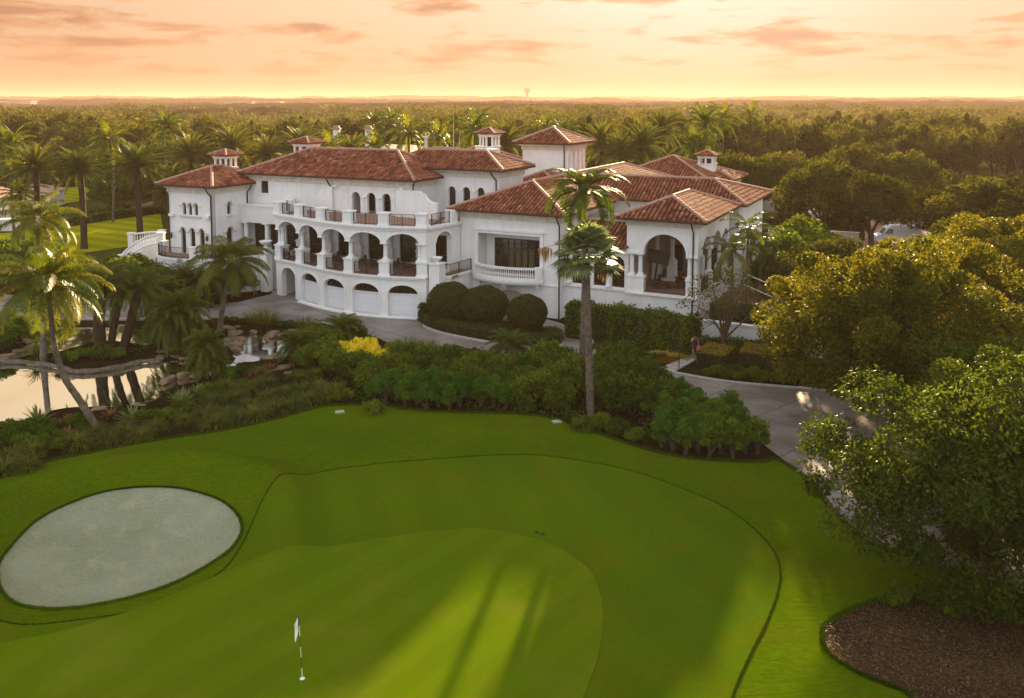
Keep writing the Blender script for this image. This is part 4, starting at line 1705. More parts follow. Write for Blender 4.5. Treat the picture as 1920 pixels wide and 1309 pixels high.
def urn(u, v, z, s, label):
    mb = MB()
    mb.lathe((0, 0), [(0.2 * s, 0), (0.2 * s, 0.05 * s), (0.1 * s, 0.1 * s), (0.12 * s, 0.16 * s), (0.36 * s, 0.26 * s), (0.46 * s, 0.42 * s), (0.52 * s, 0.5 * s), (0.48 * s, 0.52 * s), (0.40 * s, 0.42 * s), (0.05, 0.36 * s)], 20)
    o = mb.build('planter_bowl', M['trim'], smooth=True)
    x, y = uvw(u, v)
    o.location = (x, y, z)
    return tag(o, label, 'planter')


urn(pu_, pv_, Z1 + 1.2, 0.9, 'white bowl planter on the pier right of the curved arcade')
ub = cv.at(0, 0.1)
urn(ub[0] - 1.9, ub[1] + 0.9, Z1 + 0.75, 1.2, 'wide white bowl planter at the left end of the curved arcade')
mb = MB()
mb.box(ub[0] - 2.3, ub[0] - 1.5, ub[1] + 0.5, ub[1] + 1.3, 0, Z1 + 0.75)
part('urn_pier', mb, M['wall'])

# back wall of the loggia with dark glazed doors and pilasters
lb = line(-61.0, 66.0, -37.6, 66.0)
bops = []
for s in (1.3, 3.3, 5.3, 8.2, 11.6, 15.0, 18.4, 21.6):
    bops.append((s, 1.75 if s > 6 else 1.5, Z1 + 0.04, Z1 + 2.75, 0.0))
mb = MB()
arched_wall(mb, lb, 0, 23.35, 0, 7.3, 0.3, bops)
part('wall', mb, M['wall'])
for k_, op in enumerate(bops):
    pane(lb, op, bars=(2, 3), name='glazed_door', t=-0.2)
for s in (6.6, 9.9, 13.3, 16.7, 20.0):
    tr = MB()
    path_box(tr, lb, s - 0.4, s + 0.4, Z1 + 0.03, Z1 + 1.2, 0.003, 0.55)
    path_box(tr, lb, s - 0.46, s + 0.46, Z1 + 1.2, Z1 + 1.3, 0.003, 0.6)
    p = lb.at(s, 0.3)
    column_mb(p[0], p[1], Z1 + 1.3, Z1 + 2.9, 0.2, 12, tr)
    path_box(tr, lb, s - 0.3, s + 0.3, Z1 + 2.9, 7.0, 0.003, 0.5)
    part('pilaster', tr, M['wall'])
# plain link left of the arcade: cornice band and two free columns
lk = line(-60.9, 64.6, -55.2, 64.6)
mb = MB()
path_box(mb, lk, 0, 5.7, 6.25, 7.85, -1.1, 0)
path_box(mb, lk, 0, 5.7, 7.85, 7.98, -1.37, 0.08)
part('wall', mb, M['wall'])
for s in (0.5, 3.1):
    p = lk.at(s, -0.3)
    part('column', column_mb(p[0], p[1], Z1, 6.25, 0.24), M['wall'])
mb = MB()
path_box(mb, lk, 0, 5.7, 0, Z1, -1.2, 0.0)
path_box(mb, lk, 0, 5.7, Z1, Z1 + 0.2, -0.5, 0.1)
part('wall', mb, M['wall'])

# curved balcony in front of the left tower
tb = Path(smooth_open([(-67.2, 61.1), (-67.0, 59.9), (-65.5, 59.0), (-63.5, 58.8), (-61.4, 59.3), (-59.6, 60.6), (-58.4, 62.3), (-57.2, 64.5)], 4))
mb = MB()
arched_wall(mb, tb, 0, tb.L, 0, 3.4, 0.3)
path_box(mb, tb, 0, tb.L, 3.2, 3.42, 0.003, 0.13)
part('balcony_wall', mb, M['wall'])
mb = MB()
poly = [tuple(tb.at(s, -0.02)) for s in np.linspace(0, tb.L, 30)]
mb.add([(a, b, 3.40) for a, b in poly] + [(-60.5, 64.5, 3.40), (-60.5, 61.2, 3.40)], [tuple(range(32))])
part('balcony_floor', mb, M['floor'])
railing(tb, 0.5, 6.6, 3.42, 0.95, t=-0.12)
railing(tb, 7.2, tb.L, 3.42, 0.95, t=-0.12)
for s in (0.2, 6.9):
    mb = MB()
    path_box(mb, tb, s - 0.3, s + 0.3, 3.42, 4.4, -0.42, 0.06)
    path_box(mb, tb, s - 0.36, s + 0.36, 4.4, 4.5, -0.48, 0.12)
    part('parapet_pier', mb, M['wall'])

# ---------------------------------------------------------------- block right of the terrace (triple arched windows)
NZ = 11.78
nu0, nu1 = -46.0, -35.5
wn = line(nu0, 70.1, nu1, 70.1)
nops = []
for px, w in ((848, 0.72), (875, 0.72), (902, 0.72)):
    nops.append((PV(px, 380, 70.1)[0] - nu0, w, 7.7, 9.75, 0.36))
rw_ = (PV(805, 370, 70.1)[0] - nu0, 0.75, 8.9, 10.2, 0)
mb = MB()
arched_wall(mb, wn, 0, nu1 - nu0, 0, NZ - 0.1, 0.3, nops + [rw_])
mb.box(nu1 - 0.3, nu1, 70.4, 75.2, 0, NZ - 0.1)
mb.box(nu0, nu0 + 0.3, 70.4, 75.2, 0, NZ - 0.1)
mb.box(nu0 + 0.3, nu1 - 0.3, 74.9, 75.2, 0, NZ - 0.1)
part('wall', mb, M['wall'])
tr = MB()
for op in nops:
    archivolt(tr, wn, op, 0.14, 0.08)
    pane(wn, op, bars=(2, 3))
for k in (-1, 0, 1, 2):
    s = nops[0][0] + (k + 0.5) * (nops[1][0] - nops[0][0]) if k >= 0 else nops[0][0] - 0.62
    s = nops[2][0] + 0.62 if k == 2 else s
    path_box(tr, wn, s - 0.2, s + 0.2, 9.62, 9.78, 0.003, 0.12)
    path_box(tr, wn, s - 0.1, s + 0.1, 7.7, 9.62, 0.003, 0.07)
part('moulding', tr, M['trim'])
pane(wn, rw_, bars=(2, 1))
hip_roof(-48.5, -34.7, 69.3, 76.1, NZ, 0.42, caps_skip=(0, 3))
downspout(PV(931, 400, 70.1)[0], 70.1, NZ - 0.1, 6.0, ox=-0.3)

# ---------------------------------------------------------------- square stair tower
SZ = 13.5
hip_roof(-41.0, -34.4, 84.2, 91.4, SZ, 0.46)
mb = MB()
mb.box(-40.2, -35.2, 85.0, 90.6, 0, SZ - 0.1)
part('wall', mb, M['wall'])
sr = line(-35.2, 85.0, -35.2, 90.6)
tr = MB()
for s in (1.5, 2.8, 4.1):
    op = (s, 0.8, 11.0, 12.3, 0.4)
    archivolt(tr, sr, op, 0.14, 0.08, legs=0.9)
for s in (0.9, 2.15, 3.45, 4.7):
    path_box(tr, sr, s - 0.08, s + 0.08, 10.2, 12.2, 0.003, 0.09)
part('moulding', tr, M['coral'])
downspout(-35.35, 85.0, SZ - 0.1, 9.0, ox=0.3)

# ---------------------------------------------------------------- wing with the big window
WZ = 8.7
wu0, wu1 = -37.0, -27.7
ww = line(wu0, 65.8, wu1, 65.8)


def sw(px, py):
    q = PV(px, py, 65.8)
    return q[0] - wu0, q[2]


a0, b0 = sw(897, 440)
a1, b1 = sw(1013, 450)
bigop = ((a0 + a1) / 2, a1 - a0, 3.3, 6.75, 0.0)
gx0, _ = sw(937, 580)
gx1, _ = sw(982, 580)
gar = ((gx0 + gx1) / 2, gx1 - gx0 + 0.4, 0, 1.35, 0.65)
px_, _ = sw(997, 565)
sm = (px_, 0.8, 0.6, 1.7, 0.0)
mb = MB()
arched_wall(mb, ww, 0, wu1 - wu0, 0, 2.72, 0.5, [gar, sm])
arched_wall(mb, ww, 0, wu1 - wu0, 2.72, WZ - 0.1, 0.5, [bigop])
mb.box(wu1 - 0.3, wu1, 66.3, 100.0, 0, WZ - 0.1)
mb.box(wu0, wu0 + 0.3, 66.3, 70.0, 0, WZ - 0.1)
part('wall', mb, M['wall'])
tr = MB()
path_box(tr, ww, 0, wu1 - wu0, 2.66, 2.80, 0.003, 0.09)
f0, f1 = bigop[0] - bigop[1] / 2, bigop[0] + bigop[1] / 2
path_box(tr, ww, f0 - 0.3, f1 + 0.3, 6.75, 7.0, 0.003, 0.16)
path_box(tr, ww, f0 - 0.36, f1 + 0.36, 7.0, 7.12, 0.003, 0.26)
for s in (f0 - 0.3, f1):
    path_box(tr, ww, s, s + 0.3, 3.2, 6.747, 0.003, 0.12)
part('window_surround', tr, M['trim'])
mb = MB()
path_box(mb, ww, gar[0] - gar[1] / 2, gar[0] + gar[1] / 2, 0.02, 2.0, -0.35, -0.25)
path_box(mb, ww, sm[0] - sm[1] / 2, sm[0] + sm[1] / 2, 0.6, 1.7, -0.12, -0.06)
part('shutter', mb, M['beige'])
# deep recess and the dark multi-light window
mb = MB()
ub0, ub1 = wu0 + f0, wu0 + f1
mb.box(ub0 - 0.2, ub0 + 0.75, 67.4, 67.7, 3.2, 6.9)
mb.box(ub0 + 0.75, ub1 + 0.1, 67.4, 67.7, 6.15, 6.9)
mb.box(ub0 - 0.2, ub0, 66.3, 67.4, 3.2, 6.9)
mb.box(ub1, ub1 + 0.2, 66.3, 67.4, 3.2, 6.9)
mb.box(ub0 - 0.2, ub1 + 0.2, 66.3, 67.7, 6.9, 7.0)
part('recess', mb, M['wall'])
mb = MB()
mb.box(ub0 - 0.1, ub1 + 0.1, 65.2, 67.6, 3.1, 3.28)
part('balcony_floor', mb, M['floor'])
bw = line(ub0 + 0.75, 67.4, ub1, 67.4)
L_ = bw.L
mf, mg = MB(), MB()
path_box(mg, bw, 0, L_, 3.3, 6.15, -0.10, -0.07)
for z in (3.3, 5.25, 6.05):
    path_box(mf, bw, 0, L_, z, z + 0.09, -0.06, 0.02)
for q in range(9):
    s = (L_ - 0.05) * q / 8
    path_box(mf, bw, s, s + (0.09 if q % 2 == 0 else 0.05), 3.3 if q in (0, 1, 2, 4, 6, 7, 8) else 5.25, 6.1, -0.05, 0.03)
path_box(mf, bw, 0, L_, 5.68, 5.72, -0.05, 0.0)
fo = part('window', mf, M['frame'], label='wide dark multi-light window set deep in the wall')
part('pane', mg, M['glass'], fo)
mb = MB()
for q in (2, 3, 4, 5):
    s = L_ * q / 8 + 0.12
    path_box(mb, bw, s, s + L_ / 8 - 0.2, 3.5, 5.2, -0.06, -0.045)
part('curtain', mb, mat('net_curtain', (0.10, 0.085, 0.045), 0.9, 0.3, 4), fo)
# bowed balustrade
bq0, bq1 = f0 - 0.25, f1 + 0.35
A_ = ww.at(bq0, 0.1)
B_ = ww.at(bq1, 0.1)
bowp = []
for q in range(17):
    x = q / 16
    bowp.append((A_[0] + (B_[0] - A_[0]) * x, 65.7 - 0.25 - 1.0 * math.sin(PI * x) ** 0.8))
bow = Path(bowp)
mb = MB()
n = 17
top = [(a, b) for a, b in bowp]
for z0_, z1_, e in ((2.95, 3.2, 0.12), (2.78, 2.95, 0.0)):
    pts = [tuple(bow.at(s, e)) for s in np.linspace(0, bow.L, 24)] + [(B_[0], 65.79), (A_[0], 65.79)]
    k = len(pts)
    V = [(a, b, z0_) for a, b in pts] + [(a, b, z1_) for a, b in pts]
    F = [tuple(range(k)), tuple(range(2 * k - 1, k - 1, -1))] + [(i, (i + 1) % k, k + (i + 1) % k, k + i) for i in range(k)]
    mb.add(V, F)
path_box(mb, bow, 0.0, bow.L, 3.2, 3.32, -0.2, 0.08)
path_box(mb, bow, 0.0, bow.L, 4.05, 4.2, -0.22, 0.1)
for s in (0.18, bow.L - 0.35):
    path_box(mb, bow, s - 0.28, s + 0.28, 3.2, 4.25, -0.32, 0.12)
bo = part('balcony', mb, M['trim'])
mb = MB()
nb = 30
for q in range(nb):
    s = 0.65 + (bow.L - 1.45) * q / (nb - 1)
    p = bow.at(s, -0.06)
    mb.lathe(p, [(0.06, 3.32), (0.06, 3.37), (0.03, 3.42), (0.062, 3.58), (0.055, 3.68), (0.025, 3.85), (0.05, 3.97), (0.06, 4.05)], 8)
part('balusters', mb, M['trim'], bo, smooth=True)
mb = MB()
for s in (0.35, bow.L / 2, bow.L - 0.5):
    p = bow.at(s, -0.2)
    mb.box(p[0] - 0.14, p[0] + 0.14, min(p[1], 65.5), 65.79, 2.55, 2.777)
    mb.box(p[0] - 0.11, p[0] + 0.11, min(p[1] + 0.3, 65.55), 65.79, 2.3, 2.55)
part('corbel', mb, M['trim'], bo)
# roof: front hip, long right slope
zA = WZ
slope = 0.39
t = (37.8 - 26.9) / 2
ap = (-37.8 + t, 65.0 + t, WZ + t * slope)
rb = PU(1170, 310.5, ap[0])
ridge_b = (ap[0], rb[1], ap[2])
roof_obj([[(-37.8, 65.0, zA), (-26.9, 65.0, zA), ap], [(-26.9, 65.0, zA), (-26.9, rb[1] + t, zA), ridge_b, ap], [(-37.8, rb[1] + t, zA), (-37.8, 65.0, zA), ap, ridge_b], [(-26.9, rb[1] + t, zA), (-37.8, rb[1] + t, zA), ridge_b]],
         [((-37.8, 65.0, zA), ap), ((-26.9, 65.0, zA), ap), (ap, ridge_b), ((-26.9, rb[1] + t, zA), ridge_b), ((-37.8, rb[1] + t, zA), ridge_b)],
         [((-37.8, 65.0, zA), (-26.9, 65.0, zA)), ((-26.9, 65.0, zA), (-26.9, 77, zA)), ((-37.8, 69, zA), (-37.8, 65.0, zA))])
mb = MB()
mb.box(-37.7, -27.0, 65.1, rb[1] + t, zA - 0.16, zA - 0.02)
part('soffit', mb, M['trim'])
mb = MB()
mb.box(wu0 - 0.3, wu1 + 0.3, 65.5, 69.5, WZ - 0.34, WZ - 0.163)
mb.box(wu0 - 0.08, wu1 + 0.08, 65.72, 69.5, WZ - 0.75, WZ - 0.343)
part('frieze', mb, M['coral'])
downspout(wu1 - 0.05, 65.8, WZ - 0.1, 0.0)

# ---------------------------------------------------------------- low link with three arched windows
CZ = 6.35
cw = line(-27.7, 66.6, -22.1, 66.6)
cops = []
for px in (1084.5, 1124.5, 1159):
    q = PV(px, 500, 66.6)
    cops.append((q[0] + 27.7, 1.08, 2.95, 4.95, 0.54))
mb = MB()
arched_wall(mb, cw, 0, 5.6, 0, 2.7, 0.35)
arched_wall(mb, cw, 0, 5.6, 2.7, CZ - 0.1, 0.35, cops)
part('wall', mb, M['wall'])
tr = MB()
path_box(tr, cw, 0, 5.6, 2.70, 2.86, 0.003, 0.15)
for op in cops:
    archivolt(tr, cw, op, 0.14, 0.08)
    pane(cw, op, bars=(2, 3), name='french_window')
for k in range(4):
    s = [cops[0][0] - 0.8, (cops[0][0] + cops[1][0]) / 2, (cops[1][0] + cops[2][0]) / 2, cops[2][0] + 0.8][k]
    p = cw.at(s, 0.05)
    if 0.1 < s < 5.5:
        column_mb(p[0], p[1], 2.95, 4.98, 0.15, 10, tr)
part('moulding', tr, M['trim'])
zc = CZ
roof_obj([[(-27.0, 65.9, zc), (-21.9, 65.9, zc), (-21.9, 69.6, zc + 1.5), (-27.0, 69.6, zc + 1.5)]], [((-27.0, 69.6, zc + 1.5), (-21.9, 69.6, zc + 1.5))], [((-27.0, 65.9, zc), (-22.3, 65.9, zc))])
mb = MB()
mb.box(-27.6, -22.0, 69.7, 78.5, 7.0, 7.1)
mb.box(-27.6, -22.0, 69.65, 69.85, 6.0, 7.7)
part('flat_roof', mb, M['metalroof'])
for i, (x, y, w, d, h) in enumerate(((-25.6, 72.5, 1.6, 0.7, 0.95), (-24.4, 74.6, 0.6, 0.6, 0.9), (-23.4, 75.5, 0.5, 0.5, 0.8), (-22.8, 73.2, 0.5, 0.5, 0.55))):
    mb = MB()
    mb.box(x - w, x + w, y - d, y + d, 7.1, 7.1 + h)
    mb.box(x - w * 1.04, x + w * 1.04, y - d * 1.05, y + d * 1.05, 7.1 + h, 7.16 + h)
    part('rooftop_unit', mb, M['steel'])

# ---------------------------------------------------------------- arched pavilion
PZ_ = 8.8
pu0, pu1 = -22.1, -16.4
pfw = line(pu0, 66.1, pu1, 66.1)
l0 = PV(1207.5, 464, 66.1)
l1 = PV(1287, 472, 66.1)
pw_ = l1[0] - l0[0]
pc = (l0[0] + l1[0]) / 2 - pu0
pzs = 6.05
mb = MB()
arched_wall(mb, pfw, 0, pu1 - pu0, pzs, PZ_ - 0.1, 0.5, [(pc, pw_, pzs, pzs + 0.01, pw_ / 2 * 0.92)])
mb.box(pu0, pu1, 66.1, 77.0, 0, 2.7)
part('wall', mb, M['wall'])
tr = MB()
archivolt(tr, pfw, (pc, pw_, 0, pzs + 0.01, pw_ / 2 * 0.92), 0.2, 0.1)
path_box(tr, pfw, 0, pc - pw_ / 2, pzs - 0.14, pzs + 0.04, -0.55, 0.12)
path_box(tr, pfw, pc + pw_ / 2, pu1 - pu0, pzs - 0.14, pzs + 0.04, -0.55, 0.12)
path_box(tr, pfw, -0.05, pu1 - pu0 + 0.05, 2.70, 2.86, -10.8, 0.2)
part('moulding', tr, M['trim'])
for s0_, s1_ in ((0.02, pc - pw_ / 2), (pc + pw_ / 2, pu1 - pu0 - 0.02)):
    mb = MB()
    path_box(mb, pfw, s0_, s1_, 2.86, 4.05, -0.6, 0.04)
    path_box(mb, pfw, s0_ - 0.04, s1_ + 0.04, 4.05, 4.17, -0.64, 0.09)
    part('pedestal', mb, M['wall'])
    ms = (s0_ + s1_) / 2
    dd = (s1_ - s0_) / 4
    for s in (ms - dd, ms + dd):
        p = pfw.at(s, -0.27)
        part('column', column_mb(p[0], p[1], 4.17, pzs - 0.14, 0.18), M['wall'])
railing(pfw, pc - pw_ / 2, pc + pw_ / 2, 2.86, 1.0, t=-0.3)
# side of the pavilion: open bays with columns
ps = line(pu1, 66.1, pu1, 77.0)
sops = [(2.9, 2.7, pzs, pzs + 0.01, 1.15), (6.5, 2.7, pzs, pzs + 0.01, 1.15), (9.6, 2.1, pzs, pzs + 0.01, 0.95)]
mb = MB()
arched_wall(mb, ps, 0.5, 10.9, pzs, PZ_ - 0.1, 0.45, sops)
part('wall', mb, M['wall'])
for s in (0.8, 4.7, 8.2, 10.7):
    mb = MB()
    path_box(mb, ps, s - 0.4, s + 0.2, 2.86, 4.05, -0.5, 0.05)
    part('pedestal', mb, M['wall'])
    p = ps.at(s, -0.22)
    part('column', column_mb(p[0], p[1], 4.05, pzs, 0.18), M['wall'])
railing(ps, 1.2, 4.3, 2.86, 1.0, t=-0.2)
railing(ps, 4.9, 7.8, 2.86, 1.0, t=-0.2)
# interior: back wall, inner columns, ceiling
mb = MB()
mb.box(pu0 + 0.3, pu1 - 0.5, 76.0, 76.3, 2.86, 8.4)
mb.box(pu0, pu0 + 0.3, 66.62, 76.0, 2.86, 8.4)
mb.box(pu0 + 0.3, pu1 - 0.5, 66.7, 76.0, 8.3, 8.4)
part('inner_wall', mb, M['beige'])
mb = MB()
mb.box(pu0 + 0.1, pu1 - 0.1, 66.3, 76.0, 2.865, 2.9)
part('floor_slab', mb, M['floor'])
for u, v in ((-19.9, 71.5), (-21.2, 71.5), (-18.3, 74.5)):
    mb = MB()
    mb.box(u - 0.35, u + 0.35, v - 0.35, v + 0.35, 2.9, 4.6)
    column_mb(u, v, 4.6, 8.3, 0.2, 12, mb)
    part('inner_column', mb, M['wall'])
for a_, b_ in ((-20.9, -20.2), (-18.0, -17.2)):
    part('inner_door', MB().box(a_, b_, 75.9, 75.995, 2.9, 5.2), M['dark'])
hip_roof(-22.9, -15.6, 65.3, 77.8, PZ_, 0.40, frieze=False, pitch=0.38)
mb = MB()
mb.box(pu0 - 0.3, pu1 + 0.3, 65.8, 77.0, PZ_ - 0.34, PZ_ - 0.163)
mb.box(pu0 - 0.08, pu1 + 0.08, 66.02, 77.0, PZ_ - 0.62, PZ_ - 0.343)
part('frieze', mb, M['coral'])
downspout(pu1 - 0.35, 66.1, PZ_ - 0.1, 0.0)
# ceiling fan inside the arch
mb = MB()
mb.tube([(-18.6, 69.5, 8.3), (-18.6, 69.5, 7.0)], 0.03, 6)
mb.lathe((-18.6, 69.5), [(0.14, 6.8), (0.16, 6.9), (0.1, 7.02)], 10)
for k in range(5):
    a = k * 2 * PI / 5
    mb.obox((-18.6 + 0.5 * math.cos(a), 69.5 + 0.5 * math.sin(a)), 0.42, 0.08, 6.86, 6.88, a)
part('ceiling_fan', mb, M['frame'])

# ---------------------------------------------------------------- long wing behind the pavilion
RZ = 8.8
mb = MB()
mb.box(-27.6, -15.9, 78.6, 90.2, 0, RZ - 0.1)
part('wall', mb, M['wall'])
q = hip = None
ru0, ru1, rv0, rv1 = -27.5, -15.1, 77.8, 91.0
tR = 3.7
e2 = (ru1 - tR, rv0 + tR, RZ + 1.85)
e1 = (ru0 - 4, rv0 + tR, RZ + 1.85)
roof_obj([[(ru0, rv0, RZ), (ru1, rv0, RZ), e2, (ru0 - 3.9, rv0 + tR, RZ + 1.85)], [(ru1, rv0, RZ), (ru1, rv1, RZ), e2], [(ru1, rv1, RZ), (ru0, rv1, RZ), e1, e2]],
         [((ru1, rv0, RZ), e2), ((ru1, rv1, RZ), e2), (e1, e2)], [((ru0, rv0, RZ), (ru1, rv0, RZ)), ((ru1, rv0, RZ), (ru1, rv1, RZ))])
mb = MB()
mb.box(-27.5, -15.2, 77.9, 90.9, RZ - 0.16, RZ - 0.02)
part('soffit', mb, M['trim'])

# ---------------------------------------------------------------- roofs further back
hip_roof(-50.0, -40.6, 79.0, 90.0, 10.9, 0.42)
mb = MB()
mb.box(-49.2, -41.4, 79.8, 89.2, 0, 10.8)
part('wall', mb, M['wall'])
cu = PV(918, 279, 84.0)
cupola(cu[0], 84.0, cu[2] + 0.2, 0.85, 1.1)
mb = MB()
for px in (900.5, 922.5):
    q = PV(px, 286, 77.6)
    mb.box(q[0] - 0.42, q[0] + 0.42, 77.2, 78.0, 10.5, q[2] + 0.25)
    mb.box(q[0] - 0.5, q[0] + 0.5, 77.1, 78.1, q[2] + 0.25, q[2] + 0.38)
part('vent_stack', mb, M['trim'])
# small low roof between N block and stair tower
hip_roof(-37.6, -33.4, 78.0, 83.0, 10.0, 0.42, frieze=False)
mb = MB()
mb.box(-36.9, -34.1, 78.7, 82.5, 0, 9.9)
part('wall', mb, M['wall'])
# far left-back roof with flue and mast
hip_roof(-66.0, -51.5, 95.0, 106.0, 9.7, 0.36)
mb = MB()
mb.box(-65.2, -52.3, 95.8, 105.2, 0, 9.6)
part('wall', mb, M['wall'])
q = PV(799, 282, 84.0)
mb = MB()
mb.tube([(q[0], 84, 9), (q[0], 84, q[2] + 1.3)], 0.22, 10)
mb.tube([(q[0], 84, q[2] + 1.35), (q[0], 84, q[2] + 1.6)], 0.36, 10)
part('flue_pipe', mb, M['steel'])
q0, q1 = PV(851, 290, 80.0), PV(850, 204, 80.0)
mb = MB()
mb.tube([(q0[0], 80, q0[2] - 1), (q1[0], 80, q1[2])], [0.05, 0.02], 6)
q0, q1 = PV(862, 285, 80.0), PV(862, 250, 80.0)
mb.tube([(q0[0], 80, q0[2] - 1), (q1[0], 80, q1[2])], [0.04, 0.02], 6)
part('antenna_mast', mb, M['steel'])
# right-back roofs
hip_roof(-36.0, -23.8, 101.0, 113.0, 8.7, 0.40)
mb = MB()
mb.box(-35.2, -24.6, 101.8, 112.2, 0, 8.6)
part('wall', mb, M['wall'])
hip_roof(-31.0, -22.2, 106.5, 115.0, 8.4, 0.34)
mb = MB()
mb.box(-30.2, -23.0, 107.3, 114.2, 0, 8.3)
part('wall', mb, M['wall'])
hip_roof(-35.5, -30.0, 96.0, 100.9, 9.3, 0.36, frieze=False)
cu = PV(1326, 309, 108.0)
cupola(cu[0], 108.0, cu[2] + 0.1, 0.95, 0.75)
# ================================================================== PLANTS
def unit(v):
    return v / (np.linalg.norm(v, axis=-1, keepdims=True) + 1e-9)


def rdirs(r, n):
    return unit(r.normal(size=(n, 3)))


def leaf_quads(r, c, size, out=None, outw=0.5, aspect=0.5, jitter=0.35):
    """one kite-shaped blade per centre c; out: preferred facing"""
    n = len(c)
    nm = rdirs(r, n)
    if out is not None:
        nm = unit(nm + outw * out)
    t = unit(np.cross(nm, rdirs(r, n)))
    b = np.cross(nm, t)
    s = size * (1 + jitter * r.uniform(-1, 1, n))[:, None]
    q = np.stack([c - t * s, c - b * s * aspect - nm * s * 0.12, c + t * s, c + b * s * aspect - nm * s * 0.12], 1)
    return q


def foliage(r, clumps, rad, per, leaf, outw=0.5, aspect=0.5, flat=0.75, hollow=0.5):
    """leaves on the shells of many small clumps"""
    k = len(clumps)
    rad = np.broadcast_to(rad, (k,))
    d = rdirs(r, k * per)
    rr = r.uniform(hollow, 1.0, (k * per, 1)) ** 0.6
    cr = np.repeat(rad, per)[:, None]
    p = np.repeat(clumps, per, 0) + d * rr * cr * np.array([1, 1, flat])
    q = leaf_quads(r, p, leaf, d, outw, aspect)
    tone = np.clip(np.repeat(r.uniform(0, 1, k), per) * 0.55 + r.uniform(0, 1, k * per) * 0.55 - 0.05, 0, 1)
    return q, tone


def crown_clumps(r, n, R, zc, lo=-0.45, inner=0.55):
    d = rdirs(r, n * 3)
    d = d[d[:, 2] > lo][:n]
    rad = r.uniform(inner, 1.0, (len(d), 1))
    return d * rad * np.array(R) + (0, 0, zc)


def tree_mesh(seed, R, H, leaf, nclump, per, crad, m_leaf, trunk_r=0.22, name='oak_tree', bark='bark', lo=-0.35, fork=None, inner=0.5, spread=1.0, limbs=9):
    """trunk and crown as two meshes under an empty (parked at the origin)"""
    r = np.random.default_rng(seed)
    root = thing(name, None, 'tree')
    zc = H - R[2]
    cl = crown_clumps(r, nclump, R, zc, lo, inner)
    # uneven outline
    cl[:, :2] *= (1 + 0.16 * np.sin(3 * np.arctan2(cl[:, 1], cl[:, 0]) + seed))[:, None]
    mb = MB()
    q, tone = foliage(r, cl, r.uniform(0.45, 1.3, len(cl)) * crad, per, leaf)
    mb.quads(q, tone)
    mb.build('crown', M[m_leaf], root)
    tk = MB()
    fz = fork or zc - R[2] * 0.55
    fz = max(fz, 0.8)
    base = np.array([0, 0, -0.1])
    f = np.array([r.uniform(-.2, .2), r.uniform(-.2, .2), fz])
    tk.tube([base, base * 0.5 + f * 0.5 + r.uniform(-.08, .08, 3), f], [trunk_r * 1.35, trunk_r, trunk_r * 0.85], 9)
    pick = cl[r.permutation(len(cl))[:limbs]]
    for c in pick:
        mid = f * 0.5 + c * 0.5 + (0, 0, 0.12 * np.linalg.norm(c - f)) + r.uniform(-.2, .2, 3)
        q1 = f * 0.75 + mid * 0.25 + r.uniform(-.1, .1, 3)
        tk.tube([f - (0, 0, .1), q1, mid, c], [trunk_r * 0.6, trunk_r * 0.5, trunk_r * 0.3, trunk_r * 0.08], 6, cap=False)
        for _ in range(2):
            e = mid + r.normal(size=3) * R[0] * 0.22
            tk.tube([mid, (mid + e) / 2 + (0, 0, .1), e], [trunk_r * 0.26, trunk_r * 0.16, trunk_r * 0.05], 5, cap=False)
    tk.build('trunk', M[bark], root, smooth=True)
    return root


def frond(r, mb, base, az, el, L, n=34, ll=0.6, droop=1.2, lw=0.03, vee=0.5, hang=0.35, stiff=False, tone=None):
    """feather frond: rachis arching from elevation el, two rows of leaflets"""
    t = np.linspace(0, 1, 9)
    ang = el - droop * t ** 1.4
    ds = L / 8
    hor = np.concatenate([[0], np.cumsum(np.cos((ang[1:] + ang[:-1]) / 2) * ds)])
    ver = np.concatenate([[0], np.cumsum(np.sin((ang[1:] + ang[:-1]) / 2) * ds)])
    ca, sa = math.cos(az), math.sin(az)
    bend = r.uniform(-0.12, 0.12)
    hx = hor * ca - bend * hor ** 2 / L * sa
    hy = hor * sa + bend * hor ** 2 / L * ca
    P = np.stack([hx, hy, ver], 1) + base
    tn = r.uniform(0.1, 0.9) if tone is None else tone
    mb.tube(P, np.linspace(0.035, 0.008, 9) * (L / 3), 4, cap=False, rnd=min(1, tn + 0.3))
    # leaflets
    s = np.linspace(0.12, 0.99, n)
    px = np.stack([np.interp(s, t, P[:, k]) for k in range(3)], 1)
    d = unit(np.stack([np.interp(s, t, np.gradient(P[:, k])) for k in range(3)], 1))
    side = np.array([-sa, ca, 0.0])
    up = unit(np.cross(d, side))
    up = np.where(up[:, 2:3] < 0, -up, up)
    ln = ll * np.sin(PI * (0.12 + 0.8 * s)) ** 0.6 * (1 - 0.25 * s)
    qs = []
    for sg in (-1, 1):
        dirn = unit(side * sg * 0.85 + d * 0.55 + up * vee + r.normal(size=(n, 3)) * 0.10)
        l1 = ln[:, None] * (0.55 if not stiff else 0.5)
        mid = px + dirn * l1
        dn2 = unit(dirn + np.array([0, 0, -1.0]) * hang * (1.0 if not stiff else 0.2))
        tip = mid + dn2 * l1
        w = d * lw * 1.7 * (L / 3)
        qs.append(np.stack([px - w * 0.6, px + w * 0.6, mid + w, mid - w], 1))
        qs.append(np.stack([mid - w, mid + w, tip + w * 0.15, tip - w * 0.15], 1))
    q = np.concatenate(qs)
    tone_a = np.clip(tn + r.uniform(-0.2, 0.2, len(q)), 0, 1)
    mb.quads(q, tone_a)


